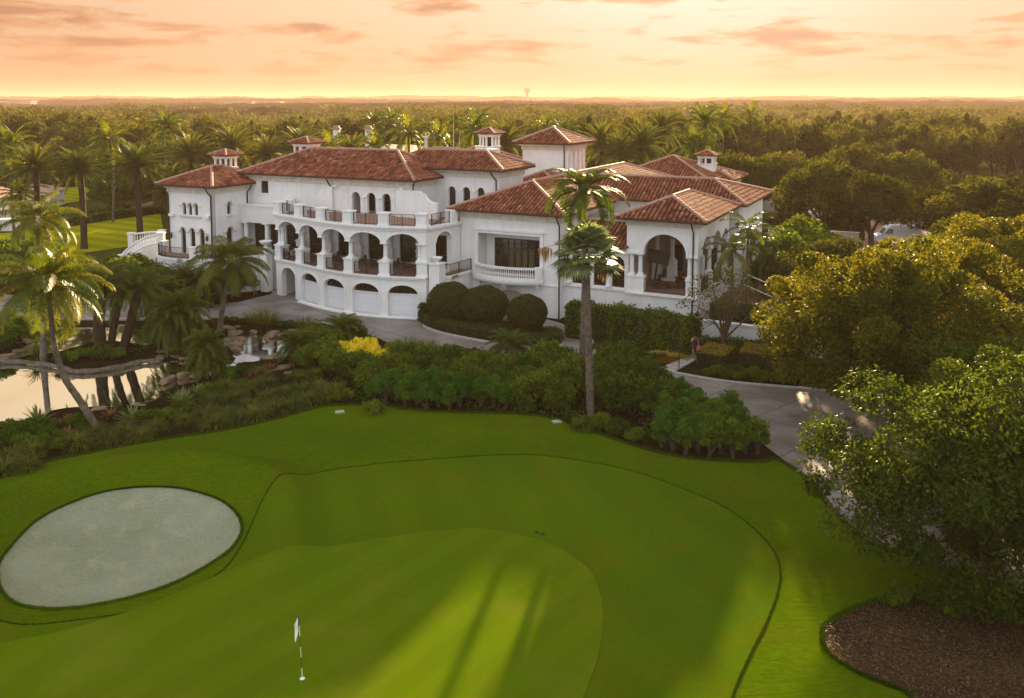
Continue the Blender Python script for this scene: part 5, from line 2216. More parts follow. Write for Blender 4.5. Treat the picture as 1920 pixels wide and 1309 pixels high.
def feather_crown(r, n, L, el=(1.35, -0.5), droop=1.3, nl=34, ll=0.6, lw=0.03, vee=0.4, hang=0.35, stiff=False, spread_base=0.12):
    mb = MB()
    for i in range(n):
        f = i / max(1, n - 1)
        az = i * 2.39996 + r.uniform(-.25, .25)
        e = el[0] + (el[1] - el[0]) * f + r.uniform(-.12, .12)
        b = np.array([math.cos(az) * spread_base, math.sin(az) * spread_base, -0.25 * f])
        frond(r, mb, b, az, e, L * r.uniform(0.85, 1.08) * (0.75 + 0.25 * min(1, f * 3)), nl, ll, droop * r.uniform(0.8, 1.15), lw, vee, hang, stiff)
    return mb


def palm(seed, name, label, path, r0, r1, crown_kw, m_leaf='palm', bark='barkp', group=None, rings=True, shaft=None, nuts=False, crown_off=(0, 0, 0)):
    """path: trunk points relative to the base"""
    r = np.random.default_rng(seed)
    root = thing(name, label, 'palm tree', group=group)
    P = smooth_open(np.array(path), 6)
    n = len(P)
    rad = np.linspace(r0, r1, n)
    rad = rad * (1 + (0.10 * (np.arange(n) % 2) if rings else 0))
    rad[0] *= 1.25
    tk = MB()
    tk.tube(P, rad, 10)
    tk.build('trunk', M[bark], root, smooth=not rings)
    mb = feather_crown(r, **crown_kw)
    o = mb.build('crown', M[m_leaf], root)
    o.location = tuple(P[-1] + np.array(crown_off))
    if shaft:
        sh = MB()
        sh.tube([P[-1] - (0, 0, shaft * 0.8), P[-1] + (0, 0, shaft * 0.4)], [r1 * 1.25, r1 * 0.9], 9)
        sh.build('crownshaft', M['silver'], root, smooth=True)
    return root


def fan_leaf(r, mb, base, az, el, pet, R, tone, n=20, span=2.6, droop=0.3, m=0):
    ca, sa = math.cos(az), math.sin(az)
    d = np.array([ca * math.cos(el), sa * math.cos(el), math.sin(el)])
    hub = np.asarray(base) + d * pet + np.array([0, 0, -0.08 * pet * pet])
    mb.tube([base, (np.asarray(base) + hub) / 2 + (0, 0, 0.05), hub], [0.03, 0.022, 0.015], 4, cap=False, rnd=min(1, tone + 0.3))
    side = np.array([-sa, ca, 0.0])
    th = np.linspace(-span / 2, span / 2, n)
    up = np.cross(d, side)
    up = up if up[2] > 0 else -up
    q = []
    for a in th:
        dr = d * math.cos(a) + side * math.sin(a)
        w = np.cross(dr, up)
        w /= np.linalg.norm(w) + 1e-9
        w = w * R * 0.055
        fold = up * R * 0.05 * (1 if int(a * 10) % 2 else -1)
        m1 = hub + dr * R * 0.6 + fold * 0.5 - np.array([0, 0, droop * R * 0.12])
        tp = hub + dr * R * r.uniform(0.9, 1.08) - np.array([0, 0, droop * R * 0.6]) + r.normal(size=3) * 0.03
        q.append([hub - w * 0.15, hub + w * 0.15, m1 + w * 1.6, m1 - w * 1.6])
        q.append([m1 - w * 1.6, m1 + w * 1.6, tp + w * 0.2, tp - w * 0.2])
    mb.quads(np.array(q), np.clip(tone + r.uniform(-.15, .15, len(q)), 0, 1))


def shrub(seed, name, cat, R, leaf, nclump, per, m_leaf, crad=0.35, lo=-0.1, aspect=0.45, stems=5, core=True, outw=0.7, label=None, hollow=0.5):
    """rounded bush: leafy crown over a few stems"""
    r = np.random.default_rng(seed)
    root = thing(name, label, cat)
    cl = crown_clumps(r, nclump, (R[0] - crad * 0.6, R[1] - crad * 0.6, R[2] - crad * 0.5), R[2] * 0.55, lo, 0.6)
    cl[:, 2] = np.maximum(cl[:, 2], 0.12)
    mb = MB()
    q, tone = foliage(r, cl, r.uniform(0.75, 1.2, len(cl)) * crad, per, leaf, outw, aspect, 0.85, hollow)
    mb.quads(q, tone)
    mb.build('foliage', M[m_leaf], root)
    st = MB()
    for i in range(stems):
        c = cl[r.integers(len(cl))]
        st.tube([(r.uniform(-.08, .08), r.uniform(-.08, .08), -0.05), c * 0.5 + r.uniform(-.05, .05, 3), c], [0.03, 0.02, 0.008], 5, cap=False)
    st.build('stem', M['bark'], root)
    return root


def clipped(seed, name, label, R, zc, leaf, n, m_leaf='topiary', cat='shrub', group=None, stems=True):
    """tightly clipped ball / dome: leaf shell over a solid core coloured as inner shade"""
    r = np.random.default_rng(seed)
    root = thing(name, label, cat, group=group)
    d = rdirs(r, n)
    wob = 1 + 0.03 * np.sin(d[:, 0] * 7 + seed) * np.sin(d[:, 1] * 6) + r.normal(size=n) * 0.018
    p = d * np.array(R) * wob[:, None] + (0, 0, zc)
    k = p[:, 2] > 0.02
    p, d = p[k], d[k]
    q = leaf_quads(r, p, leaf, d, 0.9, 0.5)
    mb = MB()
    mb.quads(q, np.clip(0.5 + 0.35 * np.sin(p[:, 0] * 5) * np.sin(p[:, 1] * 4 + p[:, 2] * 3) + r.uniform(-.45, .45, len(p)), 0, 1))
    mb.build('foliage', M[m_leaf], root)
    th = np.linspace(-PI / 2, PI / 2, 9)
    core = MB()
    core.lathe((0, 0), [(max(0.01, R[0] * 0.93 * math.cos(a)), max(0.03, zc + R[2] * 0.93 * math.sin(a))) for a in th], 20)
    core.build('shade_core', M['core'], root, smooth=True)  # solid filler, dark in place of the shade behind the leaves
    return root


def hedge(seed, name, label, pts, w, h, leaf=0.07, dens=130, m_leaf='topiary', rough=0.05, top_leaf=None, z0=0.0, cat='hedge'):
    """box hedge following a line on the ground"""
    r = np.random.default_rng(seed)
    P = np.array(pts, float)
    seg = np.linalg.norm(np.diff(P, axis=0), axis=1)
    cum = np.concatenate([[0], np.cumsum(seg)])
    L = cum[-1]
    c0 = P[0]
    root = thing(name, label, cat, (c0[0], c0[1], z0))

    def pos(s):
        x = np.interp(s, cum, P[:, 0])
        y = np.interp(s, cum, P[:, 1])
        e = 0.05
        dx = np.interp(np.minimum(s + e, L), cum, P[:, 0]) - np.interp(np.maximum(s - e, 0), cum, P[:, 0])
        dy = np.interp(np.minimum(s + e, L), cum, P[:, 1]) - np.interp(np.maximum(s - e, 0), cum, P[:, 1])
        dl = np.hypot(dx, dy) + 1e-9
        return x, y, -dy / dl, dx / dl
    per = 2 * h + w
    n = int(L * per * dens)
    s = r.uniform(0, L, n)
    k = r.uniform(0, per, n)
    off = np.where(k < h, -w / 2, np.where(k < h + w, k - h - w / 2, w / 2))
    z = np.where(k < h, k, np.where(k < h + w, h, k - h - w))
    x, y, nx, ny = pos(s)
    wob = rough * (np.sin(s * 2.1 + seed) + np.sin(s * 5.3) * 0.6) + r.normal(size=n) * rough * 0.8
    topk = (k >= h) & (k < h + w)
    sgn = np.where(topk, 0, np.sign(off))
    offn = off + sgn * wob
    zn = z + np.where(topk, wob, 0)
    p = np.stack([x + nx * offn - c0[0], y + ny * offn - c0[1], np.maximum(zn, 0.03)], 1)
    out = np.stack([nx * sgn, ny * sgn, np.where(topk, 1.0, 0.0)], 1)
    # ends
    ne = int(w * h * dens)
    for e, sg in ((0.0, -1), (L, 1)):
        xx, yy, ax, ay = pos(np.full(ne, e))
        o2 = r.uniform(-w / 2, w / 2, ne)
        pe = np.stack([xx + ax * o2 - c0[0], yy + ay * o2 - c0[1], r.uniform(0, h, ne)], 1)
        p = np.concatenate([p, pe])
        out = np.concatenate([out, np.stack([ay * sg, -ax * sg, np.zeros(ne)], 1)])
    q = leaf_quads(r, p, leaf, out, 0.8, 0.5)
    tone = np.clip(0.5 + 0.3 * np.sin(p[:, 0] * 2.3) * np.sin(p[:, 1] * 2.9 + 1) + r.uniform(-.4, .4, len(p)), 0, 1)
    mb = MB()
    if top_leaf:
        tk = p[:, 2] > h * 0.9
        mb.quads(q[~tk], tone[~tk], 0)
        mb.quads(q[tk], tone[tk], 1)
        mb.build('foliage', [M[m_leaf], M[top_leaf]], root)
    else:
        mb.quads(q, tone)
        mb.build('foliage', M[m_leaf], root)
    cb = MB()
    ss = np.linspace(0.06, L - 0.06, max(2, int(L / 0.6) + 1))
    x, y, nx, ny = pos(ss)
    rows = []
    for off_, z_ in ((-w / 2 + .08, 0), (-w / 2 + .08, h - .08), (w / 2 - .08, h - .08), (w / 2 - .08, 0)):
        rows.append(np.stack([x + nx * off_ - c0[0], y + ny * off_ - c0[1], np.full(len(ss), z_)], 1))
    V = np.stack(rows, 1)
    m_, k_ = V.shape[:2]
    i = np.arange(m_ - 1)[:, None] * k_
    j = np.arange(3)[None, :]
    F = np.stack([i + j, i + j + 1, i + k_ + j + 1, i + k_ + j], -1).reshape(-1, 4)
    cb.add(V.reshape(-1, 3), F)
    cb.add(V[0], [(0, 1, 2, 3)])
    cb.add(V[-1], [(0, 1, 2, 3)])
    cb.build('shade_core', M['core'], root)  # solid filler box, its dark colour stands for shade within the hedge
    return root


def blades(seed, name, label, n, L, w, m_leaf, cat='grass clump', spread=0.25, droop=0.9, elr=(0.7, 1.5), group=None, segs=3):
    """tuft of arching blades, one mesh"""
    r = np.random.default_rng(seed)
    az = r.uniform(0, 2 * PI, n)
    el = r.uniform(elr[0], elr[1], n)
    ln = L * r.uniform(0.65, 1.1, n)
    b = np.stack([np.cos(az) * r.uniform(0, spread, n), np.sin(az) * r.uniform(0, spread, n), np.zeros(n)], 1)
    side = np.stack([-np.sin(az), np.cos(az), np.zeros(n)], 1)
    pts = [b]
    for k in range(segs):
        e = el - droop * ((k + 0.5) / segs) ** 1.3
        d = np.stack([np.cos(az) * np.cos(e), np.sin(az) * np.cos(e), np.sin(e)], 1)
        pts.append(pts[-1] + d * (ln / segs)[:, None])
    q = []
    for k in range(segs):
        w0 = w * (1 - 0.1 * k / segs) if k else w * 0.8
        w1 = w * (1 - ((k + 1) / segs) ** 2) + 0.002
        q.append(np.stack([pts[k] - side * w0, pts[k] + side * w0, pts[k + 1] + side * w1, pts[k + 1] - side * w1], 1))
    tone = np.tile(r.uniform(0, 1, n), segs)
    mb = MB()
    mb.quads(np.concatenate(q), tone)
    o = mb.build(name, M[m_leaf])
    return tag(o, label, cat, group)


def rock(seed, name='rock', s=(0.85, 0.55, 0.26)):
    r = np.random.default_rng(seed)
    bm_v = []
    ns, nr = 14, 8
    ph = r.uniform(0, 6, 8)
    V = []
    for i in range(nr + 1):
        a = PI * i / nr
        for j in range(ns):
            t = 2 * PI * j / ns
            d = np.array([math.sin(a) * math.cos(t), math.sin(a) * math.sin(t), math.cos(a)])
            k = 1 + 0.16 * math.sin(3 * d[0] + ph[0]) + 0.14 * math.sin(4 * d[1] + ph[1] + d[2] * 2) + 0.12 * math.sin(5 * d[2] + ph[2] + 3 * d[0]) + r.uniform(-.07, .07)
            V.append(np.clip(d * k, -0.74, 0.74) * np.array(s))
    F = []
    for i in range(nr):
        for j in range(ns):
            F.append((i * ns + j, i * ns + (j + 1) % ns, (i + 1) * ns + (j + 1) % ns, (i + 1) * ns + j))
    mb = MB()
    mb.add(np.array(V), F)
    return mb.build(name, M['rock'])
# ================================================================== PLACING
def P3(px, py, z=0.0):
    x, y = G(px, py, z)
    return (x, y, z)


def hz(px, py):
    """ground point on the terrain under a pixel"""
    x, y = G(px, py)
    z = float(height(np.array([x]), np.array([y]))[0])
    x, y = G(px, py, z)
    return (x, y, z)


# ---------------------------------------------------------------- golf things
fx, fy_ = G(567, 1275, ZG)
fz = ZG + 0.045
fl_ = thing('golf_flag', 'flagstick with drooping white and dark green flag on the putting green', 'flagstick', (fx, fy_, fz))
mb = MB()
for k in range(6):
    c = [(0.75, 0.75, 0.55), (0.1, 0.1, 0.05)][k % 2]
    mb.tube([(-0.0 - 0.012 * k, 0, 0.37 * k), (-0.012 * (k + 1), 0, 0.37 * (k + 1))], 0.012 if k else 0.015, 8, mi=k % 2)
mb.build('pole', [mat('pole_cream', (0.7, 0.68, 0.45), 0.5), mat('pole_black', (0.03, 0.04, 0.02), 0.5)], fl_)
mb = MB()
V, F = [], []
for i in range(7):
    for j in range(6):
        a, b = i / 6, j / 5
        V.append((-0.07 - 0.17 * b * (1 - 0.3 * a), 0.07 * math.sin(a * 5 + b * 7) * b, 2.20 - 0.55 * a * (0.8 + 0.2 * b) - 0.38 * b))
for i in range(6):
    for j in range(5):
        k = i * 6 + j
        F.append((k, k + 1, k + 7, k + 6))
mb.add(V, [f for q, f in enumerate(F) if q % 5 > 0], mi=0)
mb.add(V, [f for q, f in enumerate(F) if q % 5 == 0], mi=1)
mb.build('flag', [mat('flag_white', (0.75, 0.74, 0.68), 0.8), mat('flag_green', (0.01, 0.06, 0.03), 0.8)], fl_, smooth=True)
mb = MB()
mb.lathe((0, 0), [(0.085, 0.004), (0.085, 0.012), (0.055, 0.012)], 16)
mb.build('cup', mat('cup_white', (0.75, 0.78, 0.8), 0.5), fl_)
mk = []
for i, (px, py) in enumerate(((1007, 1001), (1018, 1004), (1035, 1007))):
    mb = MB()
    mb.lathe((0, 0), [(0.13, 0.0), (0.12, 0.05), (0.05, 0.065)], 10)
    o = mb.build('turf_plug', M['core'])
    o.location = hz(px, py)
    o.location.z += 0.03
    tag(o, ['dark turf plug farthest left of three beyond the putting green', 'middle dark turf plug of three beyond the putting green', 'dark turf plug farthest right of three beyond the putting green'][i], 'turf plug', 'turf plugs beyond the green')
for i, (px, py) in enumerate(((637, 773), (1044, 791))):
    mb = MB()
    mb.obox((0, 0), 0.26, 0.2, 0, 0.05, 0.3)
    mb.obox((0, 0), 0.22, 0.16, 0.05, 0.065, 0.3)
    o = mb.build('valve_box', mat('valve_lid', (0.30, 0.33, 0.24), 0.8))
    o.location = hz(px, py)
    tag(o, ['pale valve box lid in the grass near the left shrub edge', 'pale valve box lid in the grass in front of the tall fan palm'][i], 'valve box', 'valve box lids in the rough')

# ---------------------------------------------------------------- foreground palms
bp = hz(188, 806)


def rel(pts, b):
    """(px, py) trunk points at the depth of the base, relative to it"""
    out = []
    for px, py in pts:
        q = atd(px, py, b[1])
        out.append((q[0] - b[0], 0.0, q[2] - b[2]))
    return out


coco_kw = dict(n=28, L=3.5, el=(1.4, -0.5), droop=1.45, nl=92, ll=1.0, lw=0.0125, vee=0.15, hang=1.3)
pts = rel([(188, 806), (150, 752), (120, 706), (103, 650), (95, 590), (88, 528)], bp)
pts[0] = (0, 0, -0.2)
pm = palm(11, 'coconut_palm', 'coconut palm with a bent trunk leaning over the pond bank, sunlit yellow fronds', [(a, b - 0.0 * c, c) for a, b, c in pts], 0.20, 0.11, coco_kw, 'palmy')
pm.location = bp
b2 = hz(412, 618)
pts = rel([(412, 618), (416, 585), (424, 540), (432, 488)], b2)
pts[0] = (0, 0, -0.2)
pm = palm(12, 'coconut_palm', 'coconut palm in front of the arcade beside the rocks of the upper pool', pts, 0.22, 0.13, dict(coco_kw, n=28, L=3.5), 'palmy')
pm.location = b2
bk = (atd(72, 500, 60)[0], 60.0, 0)
zt = atd(72, 408, 60)[2]
pm = palm(13, 'coconut_palm', 'coconut palm standing behind the bent one, its crown catching the sun', [(0, 0, -0.1), (0.2, 0, zt * 0.5), (0, 0, zt)], 0.2, 0.13, dict(coco_kw, n=20, L=3.0), 'palmy')
pm.location = bk
# thick dark trunks on the little island
isl_kw = dict(n=34, L=3.1, el=(1.3, -0.55), droop=1.15, nl=44, ll=0.42, lw=0.016, vee=0.5, hang=0.35)
for i, (bxp, tops, r0, lab) in enumerate((
        ((188, 655), [(188, 655), (186, 600), (190, 525)], 0.42, 'thickest dark trunk palm on the pond island, standing upright'),
        ((206, 652), [(206, 652), (216, 600), (230, 545)], 0.26, 'slim dark trunk palm leaning right between two thicker island palms'),
        ((230, 652), [(230, 652), (246, 598), (262, 535)], 0.33, 'dark trunk palm leaning right at the right side of the pond island'))):
    b_ = P3(*bxp, -0.1)
    pts = rel(tops, b_)
    pts[0] = (0, 0, -0.3)
    pm = palm(20 + i, 'island_palm', lab, pts, r0, r0 * 0.85, dict(isl_kw, n=(34, 22, 34)[i], L=(3.2, 2.4, 3.1)[i]), 'palm', 'barkd', group='dark trunk palms on the pond island')
    pm.location = b_
# tall fan palm in front of the house
bf = hz(1108, 786)
fp = thing('fan_palm', 'tall silver green fan palm with hanging dead leaves in front of the clubhouse', 'palm tree', bf)
tp = rel([(1108, 786), (1105, 700), (1102, 600), (1100, 520), (1100, 478)], bf)
tp[0] = (0, 0, -0.2)
Pt = smooth_open(tp, 10)
tk = MB()
tk.tube(Pt, np.linspace(0.22, 0.17, len(Pt)) * (1 + 0.05 * (np.arange(len(Pt)) % 2)), 12)
tk.build('trunk', M['barkp'], fp)
r_ = np.random.default_rng(5)
top = Pt[-1]
mb = MB()
for i in range(30):
    az = i * 2.4 + r_.uniform(-.2, .2)
    f_ = i / 29
    el = 1.4 - 1.75 * f_ + r_.uniform(-.1, .1)
    fan_leaf(r_, mb, top + (0, 0, 0.45 - 0.45 * f_), az, el, 0.7 + 0.45 * f_, 1.12, r_.uniform(0.1, 0.95), 26, 3.7, 0.45)
mb.build('crown', M['silver'], fp)
mb = MB()
for i, (px, py) in enumerate(((1065, 455), (1145, 450), (1130, 470), (1075, 485))):
    q = np.array(rel([(px, py)], bf)[0])
    d = q - top
    az = math.atan2(0.3 - 0.2 * i, d[0])
    fan_leaf(r_, mb, top - (0, 0, 0.1), az, -0.25, 1.0, 0.85, r_.uniform(0, 1), 20, droop=1.1)
mb.build('lower_fronds', M['palm'], fp)
for i, (px, py, az) in enumerate(((1022, 478, PI - 0.2), (1058, 515, PI + 0.5), (1132, 512, -0.3))):
    q = np.array(rel([(px, py)], bf)[0])
    mb = MB()
    hub = q + (0, 0.1 * i, 0.45)
    mb.tube([top - (0, 0, 0.15), (top + hub) / 2 + (0, 0, 0.45 if i == 0 else 0.15), hub], [0.035, 0.025, 0.015], 5, rnd=0.8)
    qs = []
    for k in range(46):
        a = r_.uniform(-1, 1)
        b = r_.uniform(-0.6, 0.6)
        tip = hub + np.array([a * 0.34, b * 0.3, -r_.uniform(0.55, 1.1) * (1 - 0.25 * abs(a))])
        m1 = hub + (tip - hub) * 0.4 + np.array([a * 0.25, b * 0.15, 0.12])
        w = np.array([0.02, 0.012, 0])
        qs.append([hub - w * .3, hub + w * .3, m1 + w, m1 - w])
        qs.append([m1 - w, m1 + w, tip + w * .2, tip - w * .2])
    mb.quads(np.array(qs), r_.uniform(0, 1, len(qs)))
    mb.build('dead_frond', M['dead'] if i != 1 else M['palmy'], fp)
# royal palm right behind it
q = atd(1094, 412, 60)
br = (q[0], 60.0, 0)
pm = palm(31, 'royal_palm', 'royal palm with dark arching fronds directly behind the silver fan palm', [(0, 0, -.1), (0.1, 0, 5), (0, 0, atd(1098, 352, 60)[2])], 0.24, 0.15,
          dict(n=22, L=3.3, el=(1.25, -0.4), droop=1.65, nl=120, ll=0.8, lw=0.014, vee=0.35, hang=0.5), 'palm', 'barkp', shaft=1.1)
pm.location = br

# ---------------------------------------------------------------- date palms behind the lawn and house
date_kw = dict(n=52, L=4.0, el=(1.45, -0.55), droop=0.6, nl=40, ll=0.55, lw=0.020, vee=0.7, hang=0.15, stiff=True)
dproto = []
for s in range(3):
    dproto.append(Proto(palm(40 + s, 'date_palm', 'x', [(0, 0, -.2), (0.1, 0, 5), (0, 0.05, 10)], 0.36, 0.30, dict(date_kw, n=50 + 4 * s), 'date', 'barkd', rings=True)))
dates = [(66, 300, 104, 'date palm farthest left, rising above the coconut palm by the pond'), (151, 305, 106, 'date palm on the sunny lawn, trunk clear down to the grass, left one of two'),
         (258, 298, 109, 'date palm on the lawn beside the white garden stairs'), (356, 278, 122, 'date palm rising just left of the small cupola over the left tower'),
         (436, 262, 130, 'date palm directly above the left tower cupola, farther back'), (503, 276, 128, 'date palm between the two left roof cupolas'),
         (567, 262, 132, 'date palm just above the cupola on the main roof'), (662, 272, 135, 'date palm in front of the pale rooftops behind the main roof'),
         (948, 254, 128, 'date palm between the louvred chimney and the stair tower'), (1128, 258, 125, 'hazy date palm just right of the stair tower'),
         (1205, 262, 122, 'largest hazy date palm behind the long right roof'), (1240, 232, 150, 'hazy date palm rising highest behind the long right roof'),
         (1165, 275, 120, 'low hazy date palm between two larger ones behind the right roofs')]
for i, (px, py, D, lab) in enumerate(dates):
    q = atd(px, py + 12, D)
    s = q[2] / 10.0
    sxy = 1.0 * (1 if i > 3 else 1.05)
    dproto[i % 3].put((q[0], D, 0), i * 1.3, (sxy, sxy, s), lab, 'date palms round the clubhouse')

# coconut and queen palms behind the house
kw = dict(n=22, L=4.2, el=(1.3, -0.7), droop=1.25, nl=40, ll=0.75, lw=0.026, vee=0.2, hang=0.8)
cproto = []
for s in range(3):
    cproto.append(Proto(palm(50 + s, 'feather_palm', 'x', [(0, 0, -.2), (0.3, 0, 4), (0.0, 0.1, 10)], 0.2, 0.15, dict(kw, n=20 + 3 * s), ('palm', 'palmy', 'palm')[s], 'barkp')))
backs = [(765, 238, 125, 1, 'coconut palm with an orange frond rising behind the flue pipe'), (822, 248, 128, 1, 'bright yellow green palm left of the antenna mast'),
         (890, 232, 122, 0, 'tall palm rising right of the antenna mast'), (618, 268, 118, 1, 'small bright yellow palm right of the main roof cupola'),
         (706, 268, 118, 1, 'small bright palm above the middle of the main roof'), (312, 228, 150, 2, 'dark palm against the woodland behind the left tower'),
         (700, 222, 175, 2, 'hazy palm in the middle distance left of the coconut palm'), (735, 220, 180, 2, 'hazy palm in the middle distance beside the coconut palm'),
         (1022, 232, 150, 1, 'yellow green palm just behind the stair tower roof'), (1055, 238, 140, 2, 'small palm peeping over the stair tower roof'),
         (1322, 222, 135, 2, 'palm with drooping fronds right above the round cupola'), (1300, 262, 118, 2, 'dark palm left of the round cupola at the woodland edge'),
         (1355, 215, 160, 1, 'sunlit palm at the woodland edge right of the round cupola'), (1408, 208, 185, 1, 'lone upright sunlit palm in the woods above the right wing'),
         (20, 262, 110, 1, 'orange lit palm at the left edge of the photo'), (205, 250, 130, 1, 'bright small palm between two lawn date palms'), (40, 350, 104, 2, 'dark palm by the white house at left')]
for i, (px, py, D, k, lab) in enumerate(backs):
    q = atd(px, py + 10, D)
    s = max(q[2], 2) / 10.0
    cproto[k].put((q[0], D, 0), i * 2.1, (0.95, 0.95, s), lab, 'feather palms behind the clubhouse')

# queen palms beside the pavilion
qk = dict(n=15, L=2.6, el=(1.2, -0.5), droop=1.5, nl=44, ll=0.55, lw=0.024, vee=0.15, hang=0.7)
for i, (px, py, D, L, m, lab) in enumerate(((1372, 462, 66, 2.7, 'palmy', 'bright yellow green palm beside the side arches of the pavilion'), (1402, 418, 69, 2.6, 'palm', 'greener palm taller than its yellow neighbour beside the pavilion'),
                                            (1486, 432, 96, 2.4, 'palm', 'small palm in front of the white tent roof'), (1425, 448, 72, 2.0, 'palm', 'smallest palm right of the pavilion, below the roof corner'))):
    q = atd(px, py, D)
    pm = palm(60 + i, 'queen_palm', lab, [(0, 0, -.2), (0.12, 0, q[2] * .5), (0, 0, q[2] - 0.2)], 0.13, 0.09, dict(qk, L=L), m, 'barkp', group='queen palms beside the pavilion')
    pm.location = (q[0], D, 0)

# ---------------------------------------------------------------- pygmy date palms and cycads in the garden
pk = dict(n=60, L=1.55, el=(1.3, -0.45), droop=1.3, nl=40, ll=0.28, lw=0.020, vee=0.4, hang=0.3)
pyg = [Proto(palm(70 + s, 'pygmy_palm', 'x', [(0, 0, -.1), (0.03, 0, 0.6), (0, 0, 1.3)], 0.13, 0.10, pk, 'palm', 'barkd')) for s in range(3)]
for i, (px, py, s, hz_, lab) in enumerate(((322, 660, 1.2, 2.1, 'big dark bushy palm right of the island, left one of its clump'), (352, 655, 1.2, 2.1, 'big dark bushy palm right of the island, right one of its clump'),
                                      (388, 706, 1.0, 1.9, 'sunlit bushy palm with two thin trunks at the pond edge'), (402, 710, 0.8, 1.2, 'shorter trunk of the sunlit palm pair at the pond edge'),
                                      (641, 652, 1.15, 1.2, 'small bushy palm in front of the garage doors'), (557, 678, 1.0, 1.3, 'dark bushy palm at the right bank of the upper pool'),
                                      (958, 676, 1.3, 0.9, 'wide bushy palm in front of the clipped balls'), (330, 640, 1.2, 1.8, 'darkest bushy palm at the back of the clump right of the island'),
                                      (300, 590, 1.5, 1.3, 'bushy palm under the left tower balcony, left one'), (345, 575, 1.6, 1.4, 'bushy palm under the left tower balcony, middle one'), (385, 572, 1.5, 1.3, 'bushy palm under the left tower balcony, right one'))):
    loc = hz(px, py)
    loc = (loc[0], loc[1], max(loc[2], 0.0))
    pyg[i % 3].put(loc, i * 1.7, (s, s, s * hz_ / 1.2), lab, 'bushy small palms in the garden')
cyc = [blades(80, 'cycad', 'x', 90, 1.25, 0.035, 'palm', 'cycad', 0.12, 1.1, (0.2, 1.45))]
cyc = [Proto(cyc[0])]
for i, (px, py, s, lab) in enumerate(((268, 668, 1.1, 'bright cycad at the right tip of the pond island'), (70, 668, 1.2, 'dark cycad on the rocks left of the island'), (88, 676, 0.9, 'small cycad behind the bent palm trunk'), (690, 640, 0.8, 'small spiky cycad behind the yellow shrub'), (205, 668, 0.9, 'cycad in the undergrowth at the feet of the island palms'))):
    cyc[0].put(hz(px, py), i * 1.1, s, lab, 'cycads round the pond')

# ---------------------------------------------------------------- spiky plants, bromeliads, grasses
ag = Proto(blades(81, 'yucca', 'x', 70, 0.95, 0.045, 'agave', 'yucca', 0.08, 0.35, (0.25, 1.5)))
for i, (px, py, s, lab) in enumerate(((340, 758, 1.15, 'pale spiky yucca at the pond edge below the flat stones'), (250, 792, 1.15, 'pale spiky yucca right of the bent palm foot'), (72, 794, 1.25, 'pale spiky yucca at the front bank of the pond, far left'), (372, 738, 0.8, 'smaller spiky yucca close to the sunlit pond palm'), (752, 668, 0.9, 'spiky yucca right of the yellow shrub'), (846, 690, 0.9, 'spiky yucca at the drive edge before the clipped balls'))):
    ag.put(hz(px, py), i * 1.9, s, lab, 'spiky yuccas in the beds')
br_ = Proto(blades(82, 'bromeliad', 'x', 44, 0.55, 0.045, 'red', 'bromeliad', 0.05, 0.5, (0.2, 1.4)))
for i, (px, py, s, lab) in enumerate(((116, 800, 1.2, 'dark red bromeliad left of the bent palm trunk'), (128, 790, 1.0, 'second dark red bromeliad left of the bent palm trunk'), (207, 782, 1.1, 'dark red bromeliad between trunk foot and yucca'), (128, 815, 0.9, 'orange tinted bromeliad below the dark red pair'), (505, 692, 1.1, 'dark bromeliad on the pink rocks of the upper pool'),
                                      (478, 708, 1.0, 'dark bromeliad beside the lower pink rocks'), (700, 645, 1.1, 'red bromeliad beside the drive'), (880, 672, 1.1, 'red bromeliad left of the wide bushy palm'), (905, 678, 1.1, 'orange bromeliad just left of the wide bushy palm'), (925, 672, 1.2, 'dark red bromeliad touching the wide bushy palm'), (985, 684, 1.1, 'red bromeliad right of the wide bushy palm'))):
    br_.put(hz(px, py), i * 1.4, s, lab, 'bromeliads in the beds')
gr = [Proto(blades(83 + s, 'fountain_tuft', 'x', 300, 0.95, 0.013, 'grassy', 'tuft plant', 0.22, 1.7, (0.35, 1.5), segs=4)) for s in range(3)]
tall = [Proto(blades(90, 'reed_clump', 'x', 500, 1.75, 0.014, 'grassy', 'grass clump', 0.35, 0.7, (1.0, 1.5), segs=4))]
gpos = [(20, 858), (48, 880), (5, 885), (-20, 870), (145, 835), (175, 812), (205, 828), (235, 815), (262, 822), (290, 806), (110, 826), (385, 780), (402, 797), (425, 778), (448, 790), (470, 762), (440, 748), (478, 782), (505, 745),
        (520, 770), (500, 720), (535, 740), (462, 730), (565, 735), (580, 752), (598, 728), (560, 712), (612, 745), (425, 725), (395, 755), (350, 790), (60, 850), (545, 765), (485, 702), (630, 735), (590, 705)]
for i, (px, py) in enumerate(gpos):
    s = 0.95 + 0.35 * ((i * 7) % 5) / 5
    n = ('soft fountain grass clump in the dark bed between pond and lawn', 'feathery grass tuft at the foot of the pond bank')[0 if px > 300 else 1]
    gr[i % 3].put(hz(px, py), i * 0.9, s, n, 'fountain grass clumps along the lawn edge' if px > 300 else 'grass tufts below the pond bank')
for i, (px, py, s, lab) in enumerate(((478, 625, 1.15, 'left one of two tall reed clumps at the back of the upper pool'), (498, 628, 1.25, 'right one of two tall reed clumps at the back of the upper pool'), (570, 628, 0.9, 'brownish reed clump beside the drive'), (655, 622, 0.8, 'reed clump right of the small palm by the garages'),
                                      (795, 680, 0.95, 'yellowish reed clump along the drive, left of three'), (818, 684, 1.0, 'yellowish reed clump along the drive, middle of three'), (760, 672, 0.9, 'yellowish reed clump along the drive, right of the yellow shrub'))):
    tall[0].put(hz(px, py), i * 1.1, s, lab, 'reed clumps by pool and drive')

